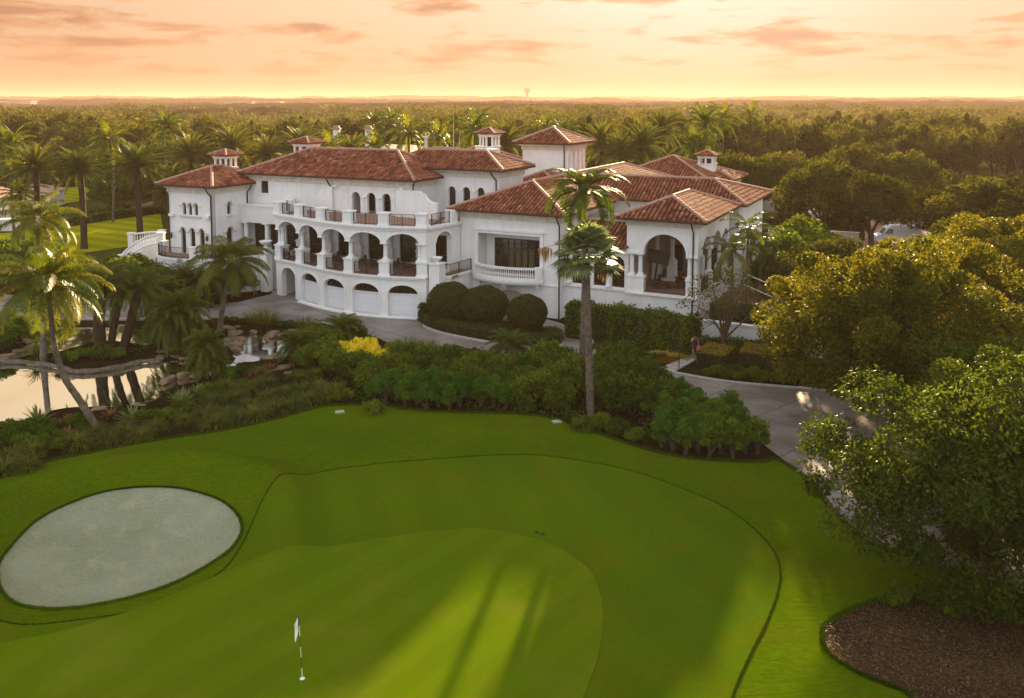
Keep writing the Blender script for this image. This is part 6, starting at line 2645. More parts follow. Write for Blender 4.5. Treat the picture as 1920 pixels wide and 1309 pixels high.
# ---------------------------------------------------------------- clipped balls and hedges by the drive
for i, (px, py, rpx, rz, lab) in enumerate(((845, 605, 43, 1.55, 'largest clipped ball shrub, left of three beside the garages'), (909, 612, 45, 1.5, 'middle clipped ball shrub of three below the bowed balcony'), (988, 628, 38, 1.35, 'smallest clipped ball shrub, right of three'))):
    loc = G(px, py)
    R_ = rpx / 1640 * loc[1]
    o = clipped(100 + i, 'clipped_ball_shrub', lab, (R_, R_, rz), 1.75, 0.085, 6500, group='clipped ball shrubs')
    o.location = (loc[0], loc[1], 0)
hedge(110, 'low_hedge', 'low dark clipped hedge curving round the three ball shrubs', gp([(797, 600), (806, 610), (828, 618), (866, 627), (922, 636), (1000, 646), (1036, 647), (1040, 640), (1028, 630)]), 1.2, 0.75, 0.07, 150)
hedge(111, 'low_hedge', 'low dark hedge filling the bed between ball shrubs and wall', gp([(830, 600), (900, 616), (985, 628), (1018, 628)]), 2.4, 0.6, 0.07, 110)
hedge(115, 'dwarf_hedge', 'upright clipped hedge stub at the left end of the ball shrubs', gp([(797, 603), (803, 592), (815, 585)]), 1.0, 1.35, 0.07, 150)
hedge(112, 'tall_hedge', 'long tall leafy hedge along the white wall under the arched windows', gp([(1066, 628), (1130, 636), (1200, 645), (1262, 655), (1304, 664)]), 1.5, 2.5, 0.11, 150, 'shrub', 0.16)
hedge(113, 'low_hedge', 'low dark shrubs in front of the tall hedge beside the curved path', gp([(1120, 652), (1150, 664), (1190, 672), (1222, 678)]), 1.3, 0.45, 0.07, 130, 'topiary', 0.08)
hedge(114, 'clipped_hedge', 'square clipped hedge with golden top left of the sparse tree', gp([(1316, 676), (1368, 684)]), 2.6, 1.0, 0.06, 190, 'topiary', 0.03, 'gold')
hedge(116, 'clipped_hedge', 'square clipped hedge with golden top right of the sparse tree', gp([(1392, 676), (1480, 686)]), 2.6, 1.0, 0.06, 190, 'topiary', 0.03, 'gold')
hedge(117, 'leafy_hedge', 'loose dark hedge at the foot of the white garden wall', gp([(1318, 655), (1400, 662), (1500, 668)]), 0.9, 0.9, 0.08, 140, 'shrub', 0.12)
# house lawn hedges, left
hedge(118, 'lawn_hedge', 'long clipped hedge along the far edge of the sunny lawn', gp([(118, 425), (200, 412), (260, 404), (304, 399)]), 1.6, 1.2, 0.16, 40, 'shrub', 0.05)
hedge(119, 'lawn_hedge', 'short clipped hedge at the left edge of the photo by the lagoon', gp([(-60, 440), (30, 428), (110, 420)]), 2.0, 1.3, 0.16, 40, 'shrub', 0.06)
hedge(120, 'lagoon_hedge', 'low bright hedge between lagoon and clipped hedge', gp([(105, 414), (160, 404), (215, 395), (240, 392)]), 1.8, 0.7, 0.16, 35, 'shrub', 0.15)
# golden ground cover with the dark drain beside the stepping path
o = blades(121, 'golden_ground_cover', None, 2600, 0.22, 0.02, 'gold', None, 1.0, 0.8, (0.6, 1.5))
c_ = hz(1236, 671)
o.location = c_
o.scale = (2.3, 1.35, 1)
tag(o, kind='stuff')
mb = MB()
mb.obox((0, 0), 0.42, 0.28, 0, 0.10, 0.1)
o = mb.build('drain_cover', M['frame'])
o.location = (c_[0] + 0.1, c_[1] + 0.2, 0.14)
tag(o, 'dark drain cover set in the golden ground cover', 'drain cover')

# ---------------------------------------------------------------- shrubs of the big bed
sp = {}
sp['round'] = [Proto(shrub(130 + s, 'garden_shrub', 'shrub', (1.15, 1.15, 1.25), 0.10, 42, 60, 'shrub', 0.36)) for s in range(4)]
sp['bright'] = [Proto(shrub(140 + s, 'bright_shrub', 'shrub', (0.72, 0.72, 1.25), 0.115, 20, 60, 'shrubb', 0.26, lo=0.0, aspect=0.3, stems=9)) for s in range(3)]
sp['big'] = [Proto(shrub(150 + s, 'large_shrub', 'shrub', (1.75, 1.6, 1.9), 0.12, 70, 66, 'shrub', 0.45)) for s in range(3)]
sp['croton'] = [Proto(shrub(160, 'croton', 'shrub', (0.75, 0.7, 1.0), 0.14, 20, 46, 'croton', 0.3, aspect=0.35))]
sp['low'] = [Proto(shrub(170 + s, 'low_shrub', 'shrub', (0.95, 0.8, 0.55), 0.08, 26, 46, 'shrub', 0.26)) for s in range(2)]
sp['lime'] = [Proto(shrub(175 + s, 'lime_shrub', 'shrub', (0.9, 0.9, 1.1), 0.12, 30, 56, 'lime', 0.32)) for s in range(2)]
sp['bronze'] = [Proto(shrub(178, 'bronze_shrub', 'shrub', (0.8, 0.8, 0.9), 0.12, 26, 50, 'bronze', 0.3))]
cnt = 0


def plant(kind, px, py, s=1.0, lab=None, grp=None, sz=1.0):
    global cnt
    cnt += 1
    p = sp[kind][cnt % len(sp[kind])]
    return p.put(hz(px, py), cnt * 1.3, (s, s, s * sz), lab, grp)


for px, py, s in ((660, 690, 1.0), (682, 688, 1.0), (704, 692, 1.05), (648, 680, 0.9), (724, 694, 0.9), (670, 678, 1.0), (692, 680, 1.05)):
    plant('croton', px, py, s * 0.9, 'bright yellow croton in the cluster behind the garden shrubs', 'yellow crotons', 1.25)
for kind, L, lab, grp in (
        ('lime', [(1030, 692), (1050, 698), (1012, 706), (1160, 706), (1190, 716), (1240, 752), (622, 672), (800, 692)], 'sunlit lime green shrub among the darker shrubs of the large bed', 'lime green shrubs in the large bed'),
        ('bronze', [(735, 676), (850, 690), (890, 690), (600, 682), (965, 702), (575, 656), (1095, 722)], 'bronze leaved shrub among the green ones of the large bed', 'bronze shrubs in the large bed')):
    for k, (px, py) in enumerate(L):
        plant(kind, px, py, 0.85 + 0.1 * (k % 3), lab, grp)
rows = [
    ('round', [(590, 672), (612, 690), (632, 702), (655, 712), (680, 716), (705, 718), (730, 712), (756, 706), (780, 700), (805, 706), (830, 712), (850, 700), (878, 712), (905, 706), (925, 718), (950, 712), (740, 690), (765, 728), (700, 738), (870, 735), (905, 738), (940, 742), (975, 745), (625, 668), (610, 655), (590, 650), (660, 650), (575, 690)], 1.0,
     'dense green shrub in the middle of the large bed', 'green shrubs in the large bed'),
    ('bright', [(700, 752), (722, 756), (742, 752), (760, 764), (782, 758), (800, 768), (822, 762), (842, 768), (862, 762), (735, 740), (770, 742), (808, 744), (845, 745), (690, 738), (880, 755), (900, 762), (925, 760), (948, 766)], 1.0,
     'light green upright shrub in the front row facing the lawn', 'upright light green shrubs at the lawn'),
    ('round', [(990, 735), (1012, 722), (1035, 716), (1058, 722), (1045, 740), (1020, 748), (1070, 745), (998, 700), (1025, 698), (1050, 702), (1075, 712), (1000, 765), (1040, 765)], 1.1,
     'sunlit green shrub left of the tall fan palm', 'green shrubs left of the fan palm'),
    ('big', [(1148, 748), (1180, 742), (1212, 760), (1150, 725), (1185, 775), (1225, 785)], 1.05, 'tall dark rounded shrub right of the tall fan palm', 'tall dark shrubs right of the fan palm'),
    ('bright', [(1240, 838), (1262, 842), (1285, 850), (1308, 846), (1330, 855), (1352, 850), (1375, 858), (1398, 850), (1255, 812), (1280, 815), (1305, 820), (1330, 825), (1356, 828), (1380, 832), (1265, 790), (1290, 795), (1315, 802), (1342, 808), (1368, 815), (1275, 775), (1300, 780), (1420, 850)], 1.15,
     'bright green shrub in the clump at the bend of the drive', 'bright green shrubs at the drive bend'),
    ('low', [(1075, 790), (1040, 772), (985, 772), (1130, 800), (1160, 812), (700, 772), (640, 750), (1190, 825), (1100, 808)], 0.9, 'low dark plant on the bare soil along the lawn edge', 'low plants on the bare soil'),
    ('low', [(320, 785), (345, 775), (280, 790), (30, 822), (60, 815), (90, 828), (15, 812), (120, 840), (10, 835), (150, 800), (400, 735), (420, 712), (440, 705), (85, 812), (45, 838)], 0.95,
     'low dark green bush on the bank of the pond', 'low bushes round the pond'),
    ('round', [(20, 640), (-10, 640), (5, 655), (40, 630), (15, 620)], 0.9, 'dark bush at the left edge of the photo behind the pond', 'dark bushes left of the pond'),
    ('low', [(120, 604), (150, 604), (250, 604), (280, 605), (320, 606), (440, 602), (460, 605), (525, 612), (545, 612), (90, 603), (60, 602), (200, 606), (420, 603), (610, 625), (640, 630), (620, 640), (585, 630)], 0.55,
     'low planting between drive and upper pool', 'low plants along the drive'),
    ('low', [(1330, 704), (1355, 708), (1380, 710), (1405, 712), (1430, 714), (1455, 716), (1480, 718), (1345, 698), (1375, 700), (1410, 704), (1445, 706), (1475, 708)], 0.75,
     'brownish low plant in the shaded bed behind the kerb', 'low plants behind the kerb'),
    ('low', [(1665, 1130), (1700, 1118), (1735, 1122), (1760, 1135), (1790, 1150), (1820, 1128), (1850, 1140), (1690, 1128), (1880, 1160)], 0.6,
     'small green sucker bush under the near oak', 'small bushes under the near oak'),
]
for kind, L, s, lab, grp in rows:
    for k, (px, py) in enumerate(L):
        plant(kind, px, py, s * (0.88 + 0.24 * ((k * 5) % 7) / 7), lab, grp, 0.9 + 0.2 * ((k * 3) % 5) / 5)
# big leafy masses: below left terrace, right of the pavilion
for px, py, s, lab in ((140, 545, 0.95, 'dark bush mass left of the garden stairs, left one'), (175, 540, 0.95, 'dark bush mass left of the garden stairs, middle one'), (215, 530, 0.95, 'dark bush below the curved stair rail'), (255, 520, 0.95, 'dark bush at the foot of the garden stairs'), (20, 545, 1.7, 'bush beside the drive at the left photo edge'), (60, 540, 1.6, 'bush beside the drive behind the bent palm crown'), (100, 545, 1.6, 'bush beside the drive, third from the left photo edge'),
                       (235, 548, 1.2, 'low bush between stairs and drive'), (300, 560, 1.1, 'small bush under the left tower balcony, left one'), (420, 560, 1.1, 'small bush left of the portal arch'), (450, 555, 1.0, 'small bush nearest the portal arch'), (275, 560, 1.2, 'bush at the drive edge below the stair foot'),
                       (320, 515, 0.9, 'bush against the curved balcony wall')):
    plant('big', px, py, s, lab, 'dark bushes below the terrace')
for px, py, D, s, lab in ((1475, 520, 78, 1.9, 'large leafy bush right of the pavilion, nearest the railing'), (1500, 500, 84, 2.0, 'large leafy bush right of the pavilion, in front of the white wall'), (1450, 540, 74, 1.5, 'leafy bush right of the pavilion by the side steps'), (1530, 490, 90, 1.6, 'leafy bush farther back by the parking court')):
    cnt += 1
    x = atd(px, py, D)[0]
    sp['big'][cnt % 3].put((x, D, 1.0), cnt, s, lab, 'leafy bushes right of the pavilion')
for px, py, s, lab in ((208, 392, 2.2, 'bright bush on the lagoon bank beside the hedge'), (228, 388, 2.0, 'bright bush at the path end near the wooden fence'), (270, 372, 3.0, 'golden green bush behind the garden path'), (245, 372, 3.2, 'big bush between lagoon fall and garden path'), (190, 372, 3.0, 'dark bush beside the small waterfall'), (30, 350, 3.2, 'round bush in front of the left white house'), (110, 350, 2.2, 'low bush in front of the small far house'), (150, 346, 2.0, 'bush at the far lawn edge between date palms')):
    plant('big', px, py, s, lab, 'bushes round the far lagoon')

# ---------------------------------------------------------------- rocks and pond edging
rk = [Proto(rock(200 + s)) for s in range(4)]
rockpos = [(120, 615, 0.8), (50, 640, 0.9), (62, 652, 0.9), (35, 658, 1.1), (12, 668, 1.0), (55, 665, 0.7), (30, 645, 0.8), (310, 662, 1.0), (330, 668, 1.05), (300, 672, 0.8), (318, 656, 0.9), (345, 672, 0.7), (225, 612, 0.7),
           (322, 708, 1.1), (345, 704, 1.0), (362, 706, 0.9), (378, 702, 0.8), (310, 716, 0.7), (280, 758, 1.1), (262, 762, 0.9), (298, 748, 0.8), (172, 768, 0.9), (188, 770, 0.9), (150, 768, 0.7), (50, 808, 1.0), (20, 806, 0.8),
           (405, 616, 0.9), (430, 618, 1.1), (448, 614, 1.2), (442, 624, 1.0), (462, 612, 0.9), (475, 622, 0.8), (510, 628, 1.0), (530, 628, 1.1), (545, 622, 0.9), (500, 636, 0.8), (425, 640, 1.2), (438, 648, 1.1), (445, 656, 0.9), (452, 636, 0.8),
           (512, 668, 1.1), (525, 672, 1.0), (500, 674, 0.9), (480, 684, 1.1), (540, 690, 1.2), (555, 694, 1.0), (520, 696, 1.0), (500, 700, 1.1), (480, 698, 1.0), (535, 702, 0.8), (435, 696, 0.8), (460, 690, 0.7)]
for i, (px, py, s) in enumerate(rockpos):
    grp, lab = ('rocks round the upper pool', 'tan limestone rock on the edge of the upper pool') if px > 395 else ('rocks round the pond', 'flat tan rock at the edge of the pond')
    x, y = G(px, py, -0.2)
    rk[i % 4].put((x, y, -0.2), i * 2.3, s * (0.45 + 0.14 * (i * 7 % 5)), lab, grp)
# curved stone edging in front of the island
e_ = smooth_open(gp([(-60, 672), (0, 677), (44, 678), (104, 686), (145, 696), (208, 690), (262, 678), (300, 676)], -0.15), 6)
mb = MB()
mb.tube(np.column_stack([e_, np.full(len(e_), -0.18)]), 0.17 + 0.03 * np.sin(np.arange(len(e_)) * 1.3), 8)
tag(mb.build('island_edging', M['barkp'], smooth=True), kind='structure')
# small pale box by the pool
o = MB().obox((0, 0), 0.28, 0.2, 0, 0.42, 0.2).obox((0, 0), 0.30, 0.22, 0.42, 0.46, 0.2).build('utility_box', mat('box_pale', (0.55, 0.62, 0.60), 0.6))
o.location = hz(434, 697)
tag(o, 'small pale utility box between pond and upper pool', 'utility box')
# island undergrowth
for i, (px, py) in enumerate(((160, 668), (175, 672), (200, 670), (222, 670), (190, 660), (140, 674), (118, 676), (330, 662), (345, 658), (360, 664), (375, 668))):
    plant('low', px, py, 0.8, 'dark undergrowth bush on the pond island', 'undergrowth on the island')
# soil undergrowth as ground cover
r_ = np.random.default_rng(77)
bedp = np.array(gp([(600, 690), (620, 650), (760, 665), (1000, 690), (1200, 715), (1290, 760), (1400, 850), (1200, 830), (1050, 780), (860, 768), (660, 752)]))
X_ = r_.uniform(bedp[:, 0].min(), bedp[:, 0].max(), 26000)
Y_ = r_.uniform(bedp[:, 1].min(), bedp[:, 1].max(), 26000)
k = inside(bedp, X_, Y_) & (np.sin(X_ * 0.9) * np.sin(Y_ * 0.8 + 1) + r_.uniform(-.6, .6, 26000) > 0.0)
X_, Y_ = X_[k], Y_[k]
Z_ = height(X_, Y_) - 0.03
c3 = np.stack([X_, Y_, Z_ + r_.uniform(0, 0.22, len(X_))], 1)
ok = Z_ > -0.3
mb = MB()
mb.quads(leaf_quads(r_, c3[ok], 0.09, np.array([0, 0, 1.0]), 0.8, 0.5), r_.uniform(0, 1, ok.sum()))
tag(mb.build('bed_ground_cover', M['shrub']), kind='stuff')
# bark chips on the mulch bed
X_ = r_.uniform(10, 26, 16000)
Y_ = r_.uniform(20, 32, 16000)
k = inside(mulchbed, X_, Y_)
c3 = np.stack([X_[k], Y_[k], height(X_[k], Y_[k]) + 0.045 + r_.uniform(0, .03, k.sum())], 1)
mb = MB()
mb.quads(leaf_quads(r_, c3, 0.05, np.array([0, 0, 1.0]), 2.0, 0.35), r_.uniform(0, 1, k.sum()))
tag(mb.build('bark_chips', leafmat('bark_chip', (0.03, 0.018, 0.010), (0.15, 0.10, 0.055), 0.05)), kind='stuff')

# ---------------------------------------------------------------- oaks
big = tree_mesh(301, (7.5, 5.4, 4.6), 8.8, 0.085, 330, 420, 1.15, 'oak2', 0.42, 'live_oak', lo=-0.8, fork=3.2, inner=0.38, limbs=16)
x, y = G(1890, 1150)
big.location = (x + 1.9, y + 0.8, 0)
tag(big, 'nearest live oak, spreading over the drive and mulch bed at lower right')
o2 = tree_mesh(302, (7.2, 5.6, 4.8), 10.9, 0.105, 210, 400, 1.2, 'oak', 0.42, 'live_oak', lo=-0.7, fork=3.0, inner=0.45, limbs=14)
q = atd(1690, 700, 46)
o2.location = (q[0], 46, 0)
tag(o2, 'broad golden lit live oak behind the nearest one, left edge over the kerb')
o3 = tree_mesh(303, (6.2, 5.2, 4.4), 10.8, 0.12, 120, 330, 1.2, 'oak', 0.38, 'live_oak', lo=-0.6, fork=3.2, inner=0.5, limbs=12)
q = atd(1890, 500, 57)
o3.location = (q[0], 57, 0)
tag(o3, 'golden live oak at the right photo edge behind the broad one')
o3b = tree_mesh(304, (4.2, 4.0, 3.8), 7.6, 0.11, 80, 330, 1.1, 'oak', 0.3, 'live_oak', lo=-0.6, fork=2.4, inner=0.5)
q = atd(1560, 600, 56)
o3b.location = (q[0], 56, 0)
tag(o3b, 'rounded golden live oak beside the garden wall, left of the broad one')
o3c = tree_mesh(309, (4.6, 4.0, 3.6), 7.8, 0.10, 90, 330, 1.1, 'oak2', 0.3, 'live_oak', lo=-0.7, fork=2.4, inner=0.4)
q = atd(1900, 800, 38)
o3c.location = (q[0], 38, 0)
tag(o3c, 'dark leafy oak filling the gap at the right edge between two larger oaks')
o4 = tree_mesh(305, (2.9, 2.6, 2.9), 7.0, 0.075, 50, 60, 0.7, 'oak', 0.17, 'sparse_tree', lo=-0.7, fork=1.3, inner=0.4, limbs=16)
x, y = G(1352, 668)
o4.location = (x, y, 0)
tag(o4, 'sparse young tree with visible branches between the two golden topped hedges')
mp = []
for s in range(4):
    mp.append(Proto(tree_mesh(310 + s, (5.2, 4.8, 3.8), 9.0, 0.20, 74, 150, 1.25, 'wood', 0.32, 'oak_tree', lo=-0.35, fork=2.6, inner=0.55)))
mids_ = [(1545, 102, 300, 1.15, 'full oak right of the long wing roof'), (1640, 100, 328, 1.1, 'oak whose trunk stands before the white van'), (1400, 118, 292, 1.0, 'tree touching the round cupola from the right'), (1345, 125, 300, 0.85, 'pale sunlit tree right behind the round cupola'), (1470, 122, 285, 1.1, 'tree between wing roof corner and full oak'),
         (1780, 104, 350, 1.1, 'oak above the right part of the parking court'), (1860, 98, 330, 1.25, 'oak on the right side of the parking court'), (1930, 92, 340, 1.2, 'oak at the right photo edge above the golden one'), (1700, 125, 285, 1.1, 'tree behind the oak at the van'), (1600, 130, 270, 1.1, 'tree directly behind the full oak'),
         (1850, 78, 400, 1.1, 'lighter oak between parking court and right edge oaks'), (1905, 72, 400, 1.1, 'tall oak at right photo edge nearer the court'), (1575, 70, 448, 1.0, 'added golden oak shading the drive, between the leafy bushes and the broad live oak'), (1660, 66, 485, 0.95, 'golden oak below the white van'), (1735, 64, 490, 0.95, 'golden oak right of the one below the van')]  # oak by the leafy bushes is added to keep low sun off the drive
for i, (px, D, ytop, s, lab) in enumerate(mids_):
    q = atd(px, ytop, D)
    sz = q[2] / 9.0
    mp[i % 4].put((q[0], D, 0), i * 1.7, (s, s, max(0.6, sz)), lab, 'oaks round the parking court')

# ---------------------------------------------------------------- woodland beyond
wt = []
for s in range(5):
    wt.append(Proto(tree_mesh(330 + s, (4.6, 4.4, 3.6 + 0.5 * (s % 3)), 9.5, 0.30, 52, 80, 1.35, 'wood', 0.3, 'woodland_tree', lo=-0.2, fork=3.5, inner=0.6, limbs=5)))
r_ = np.random.default_rng(99)
excl = [np.array(gp(p)) for p in ([(-400, 345), (180, 345), (205, 372), (330, 378), (330, 600), (-600, 600)],
                                  [(1400, 372), (2500, 372), (2500, 700), (1400, 700)])]
cb_ = [np.array([uvw(-70, 55), uvw(-10, 55), uvw(-10, 124), uvw(-70, 110)])]
taken = []
n_t = 0
grid = {}


def free(x, y, d):
    gx, gy = int(x // 6), int(y // 6)
    for a in (-2, -1, 0, 1, 2):
        for b in (-2, -1, 0, 1, 2):
            for (u, v) in grid.get((gx + a, gy + b), ()):
                if (u - x) ** 2 + (v - y) ** 2 < d * d:
                    return False
    return True


tries = 0
while n_t < 285 and tries < 30000:
    tries += 1
    D = math.sqrt(r_.uniform(112 ** 2, 235 ** 2))
    x = r_.uniform(-0.66, 0.66) * D
    d = 7.0
    A = np.array([x]), np.array([D])
    if any(inside(e, *A)[0] for e in excl + cb_):
        continue
    if not free(x, D, d):
        continue
    grid.setdefault((int(x // 6), int(D // 6)), []).append((x, D))
    pxx = 960 + x / D * 1650
    s = r_.uniform(0.7, 1.15)
    hh = r_.uniform(0.70, 1.15) if D < 160 else r_.uniform(0.85, 1.5)
    if pxx > 1250:
        hh *= 1.05
    if D < 150 and 280 < pxx < 1300:
        hh *= 0.8
    side = 'left of the clubhouse' if pxx < 300 else ('behind the clubhouse' if pxx < 1300 else 'right of the clubhouse')
    dist = 'nearer' if D < 170 else 'farther'
    wt[n_t % 5].put((x, D, 0), r_.uniform(0, 6), (s, s, hh), f'rounded tree in the {dist} woodland {side}', f'{dist} woodland trees {side}')
    n_t += 1

# remaining woodland: too many to count, one object of leaf clumps
XX_, YY_, SS_, HH_ = [], [], [], []
for lo_, hi_, area in ((235, 420, 62), (420, 760, 110)):
    n = int(0.62 * (hi_ ** 2 - lo_ ** 2) * 1.0 / area)
    D = np.sqrt(r_.uniform(lo_ ** 2, hi_ ** 2, n))
    x = r_.uniform(-0.66, 0.66, n) * D
    XX_.append(x)
    YY_.append(D)
    SS_.append(r_.uniform(3.2, 7.5, n) * (1 if hi_ < 500 else 1.4))
    pat = np.clip(1.6 * np.sin(x * 0.021 + 2 * np.sin(D * 0.006)) * np.sin(D * 0.017 + 1.3 + x * 0.004) + 0.5, 0, 1)
    HH_.append(r_.uniform(4.5, 10, n) + pat * r_.uniform(1, 7.5, n))
x, D, s, h = map(np.concatenate, (XX_, YY_, SS_, HH_))
clear = np.sin(x * 0.013 + 1) * np.sin(D * 0.011) > 0.82
x, D, s, h = x[~clear], D[~clear], s[~clear], h[~clear]
per = np.where(D < 420, 150, 70)
tot = int(per.sum())
idx = np.repeat(np.arange(len(x)), per)
d = rdirs(r_, tot)
d[:, 2] = np.abs(d[:, 2]) * 1.0 - 0.15
lump = 1 + 0.22 * np.sin(4 * np.arctan2(d[:, 1], d[:, 0]) + idx) + 0.15 * np.sin(7 * d[:, 2] + idx * 2)
rad = r_.uniform(0.72, 1.0, tot) * lump
p = np.stack([x[idx] + d[:, 0] * s[idx] * rad, D[idx] + d[:, 1] * s[idx] * rad, h[idx] - 3.6 + d[:, 2] * 3.6 * rad], 1)
lf = np.where(D[idx] < 420, 0.55, 0.95)
q = leaf_quads(r_, p, 1.0, d, 0.6, 0.6)
cen = q.mean(1, keepdims=True)
q = cen + (q - cen) * lf[:, None, None]
tone = np.clip((r_.uniform(0, 1, len(x)))[idx] * 0.7 + r_.uniform(-.1, .4, tot), 0, 1)
mb = MB()
mb.quads(q, tone)
tag(mb.build('distant_woodland', M['wood']), kind='stuff')
# far canopy to the horizon: a rolling sheet of tree tops
na = 720
rr = np.geomspace(640, 8800, 240)
th = np.linspace(-0.72, 0.72, na)
TH, RR = np.meshgrid(th, rr)
FX, FY = RR * np.sin(TH), RR * np.cos(TH)


def vnoise(x, y, sc, seed):
    r = np.random.default_rng(seed)
    T = r.uniform(0, 1, (256, 256))
    x, y = x / sc, y / sc
    xi, yi = np.floor(x).astype(int), np.floor(y).astype(int)
    fx, fy = x - xi, y - yi
    fx, fy = fx * fx * (3 - 2 * fx), fy * fy * (3 - 2 * fy)
    g = lambda a, b: T[a & 255, b & 255]
    return (g(xi, yi) * (1 - fx) + g(xi + 1, yi) * fx) * (1 - fy) + (g(xi, yi + 1) * (1 - fx) + g(xi + 1, yi + 1) * fx) * fy


fz_ = 0.5 + 6.0 * vnoise(FX, FY, 14, 1) ** 0.7 + 5.0 * vnoise(FX, FY, 90, 2) + 6.0 * vnoise(FX, FY, 420, 3) ** 2 + 0.009 * (RR - 640) * vnoise(FX, FY, 260, 9) ** 2 + 1.5 * r_.uniform(0, 1, FX.shape)
fz_ = np.minimum(fz_, 42)
V = np.stack([FX.ravel(), FY.ravel(), fz_.ravel()], 1)
i, j = np.meshgrid(np.arange(na - 1), np.arange(len(rr) - 1))
a = (j * na + i).ravel()
mb = MB()
mb.add(V, np.stack([a, a + 1, a + na + 1, a + na], 1), np.clip(vnoise(FX, FY, 14, 5).ravel(), 0, 1))
tag(mb.build('horizon_woodland', M['wood']), kind='stuff')

# ---------------------------------------------------------------- landmarks on the horizon
m_far = mat('far_concrete', (0.40, 0.36, 0.33), 0.9)
D = 2900
q = atd(988.5, 188, D)
top = atd(988.5, 163, D)[2]
wtw = thing('water_tower', 'pale water tower with a bulbous tank alone on the horizon', 'water tower', (q[0], D, 0))
MB().lathe((0, 0), [(7.5, 0), (5.2, 6), (4.6, 14), (4.6, top - 16)], 20).build('shaft', m_far, wtw, smooth=True)
MB().lathe((0, 0), [(4.6, top - 17), (9.5, top - 13), (10.5, top - 9.5), (10.5, top - 5), (9.2, top - 3), (3, top - 1.2)], 24).build('tank', m_far, wtw, smooth=False)
for i, (px, w, hpx, lab) in enumerate(((752, 14, 10, 'pale block alone on the horizon left of centre'), (1080, 10, 6, 'low hazy block on the horizon right of the water tower'), (1106, 11, 8, 'hazy tower block midway between water tower and the skyline group'), (1179, 7, 8, 'first hazy tower of the skyline group'), (1190, 8, 9, 'second hazy tower of the skyline group'), (1205, 9, 9, 'third hazy tower of the skyline group, widest'),
                                  (1218, 13, 8, 'fourth hazy tower of the skyline group'), (1237, 9, 8, 'last hazy tower of the skyline group'), (1664, 10, 6, 'small hazy block on the right horizon'), (1914, 14, 8, 'hazy block at the right end of the horizon'), (8, 14, 8, 'hazy dome roofed block at the left end of the horizon'))):
    D = 5200
    q = atd(px, 188, D)
    top = atd(px, 188 - hpx, D)[2]
    W_ = w / 1650 * D / 2
    o = thing('far_tower_block', lab, 'building', (q[0], D, 0), group='tower blocks on the horizon')
    MB().box(-W_, W_, -W_ * .6, W_ * .6, 0, top).build('wall', m_far, o)
    MB().box(-W_ * .5, W_ * .5, -W_ * .3, W_ * .3, top, top + 5).build('roof_block', m_far, o)


def house(px, py, D, w, d, h, lab, rz=0.2, roofm='cap', slope=0.35, windows=3, grp='houses beyond the garden'):
    q = atd(px, py, D)
    o = thing('house', lab, 'house', (q[0], D, 0), rz, grp)
    MB().box(-w / 2, w / 2, -d / 2, d / 2, -0.5, h).build('wall', M['wall'], o)
    A, B, C_, E = (-w / 2 - .5, -d / 2 - .5, h), (w / 2 + .5, -d / 2 - .5, h), (w / 2 + .5, d / 2 + .5, h), (-w / 2 - .5, d / 2 + .5, h)
    t = min(w, d) / 2 + .5
    e1, e2 = (-w / 2 - .5 + t, 0, h + t * slope), (w / 2 + .5 - t, 0, h + t * slope)
    MB().add([A, B, C_, E, e1, e2], [(0, 1, 5, 4), (1, 2, 5), (2, 3, 4, 5), (3, 0, 4), (3, 2, 1, 0)]).build('roof', M[roofm], o)
    for k in range(windows):
        x0 = -w / 2 + w * (k + 0.5) / windows
        f = MB().box(x0 - .55, x0 + .55, -d / 2 - .06, -d / 2, 0.9, 2.2).build('window', M['trim'], o)
        MB().box(x0 - .45, x0 + .45, -d / 2 - .08, -d / 2 - .062, 1.0, 2.1).build('pane', M['glass'], f)
    return o


house(64, 346, 150, 7.5, 6, 2.6, 'small white house with a brown roof beyond the far lawn', 0.1)
house(-40, 330, 128, 10, 9, 4.2, 'white house cut by the left photo edge', -0.15)
house(690, 262, 165, 32, 14, 9.0, 'wide building with pale flat roofs behind the main roof', -BA, 'metalroof', 0.12, 5)
house(745, 255, 190, 14, 12, 10.5, 'pale roofed block right behind the wide flat roofs', -BA, 'metalroof', 0.3, 2)
for i, (px, lab) in enumerate(((631, 'left white chimney of the wide pale roofed building'), (691, 'right white chimney of the wide pale roofed building'))):
    q = atd(px, 245, 160)
    o = thing('chimney', lab, 'chimney', (q[0], 160, 0), group='chimneys of the wide pale building')
    MB().box(-.55, .55, -.55, .55, 6, q[2] + 0.2).build('stack', M['trim'], o)
    MB().box(-.75, .75, -.75, .75, q[2] + 0.2, q[2] + 0.5).box(-.5, .5, -.5, .5, q[2] + .5, q[2] + .9).build('cap', M['cap'], o)
for i, (px, py, D, w, lab) in enumerate(((30, 191, 1500, 60, 'hazy flat pale roof on the horizon at the far left'), (450, 192, 1300, 40, 'long pale roof in the distant woods left of centre'), (505, 192, 1300, 36, 'shorter pale roof in the distant woods left of centre'), (880, 193, 1500, 40, 'pale roof in the distant woods near the middle'))):
    q = atd(px, py, D)
    o = thing('far_building', lab, 'building', (q[0], D, 0), group='pale roofs in the distant woods')
    MB().box(-w / 2, w / 2, -10, 10, 0, q[2]).build('wall', m_far, o)
    MB().box(-w / 2 - 1, w / 2 + 1, -11, 11, q[2], q[2] + 1).build('roof', M['metalroof'], o)

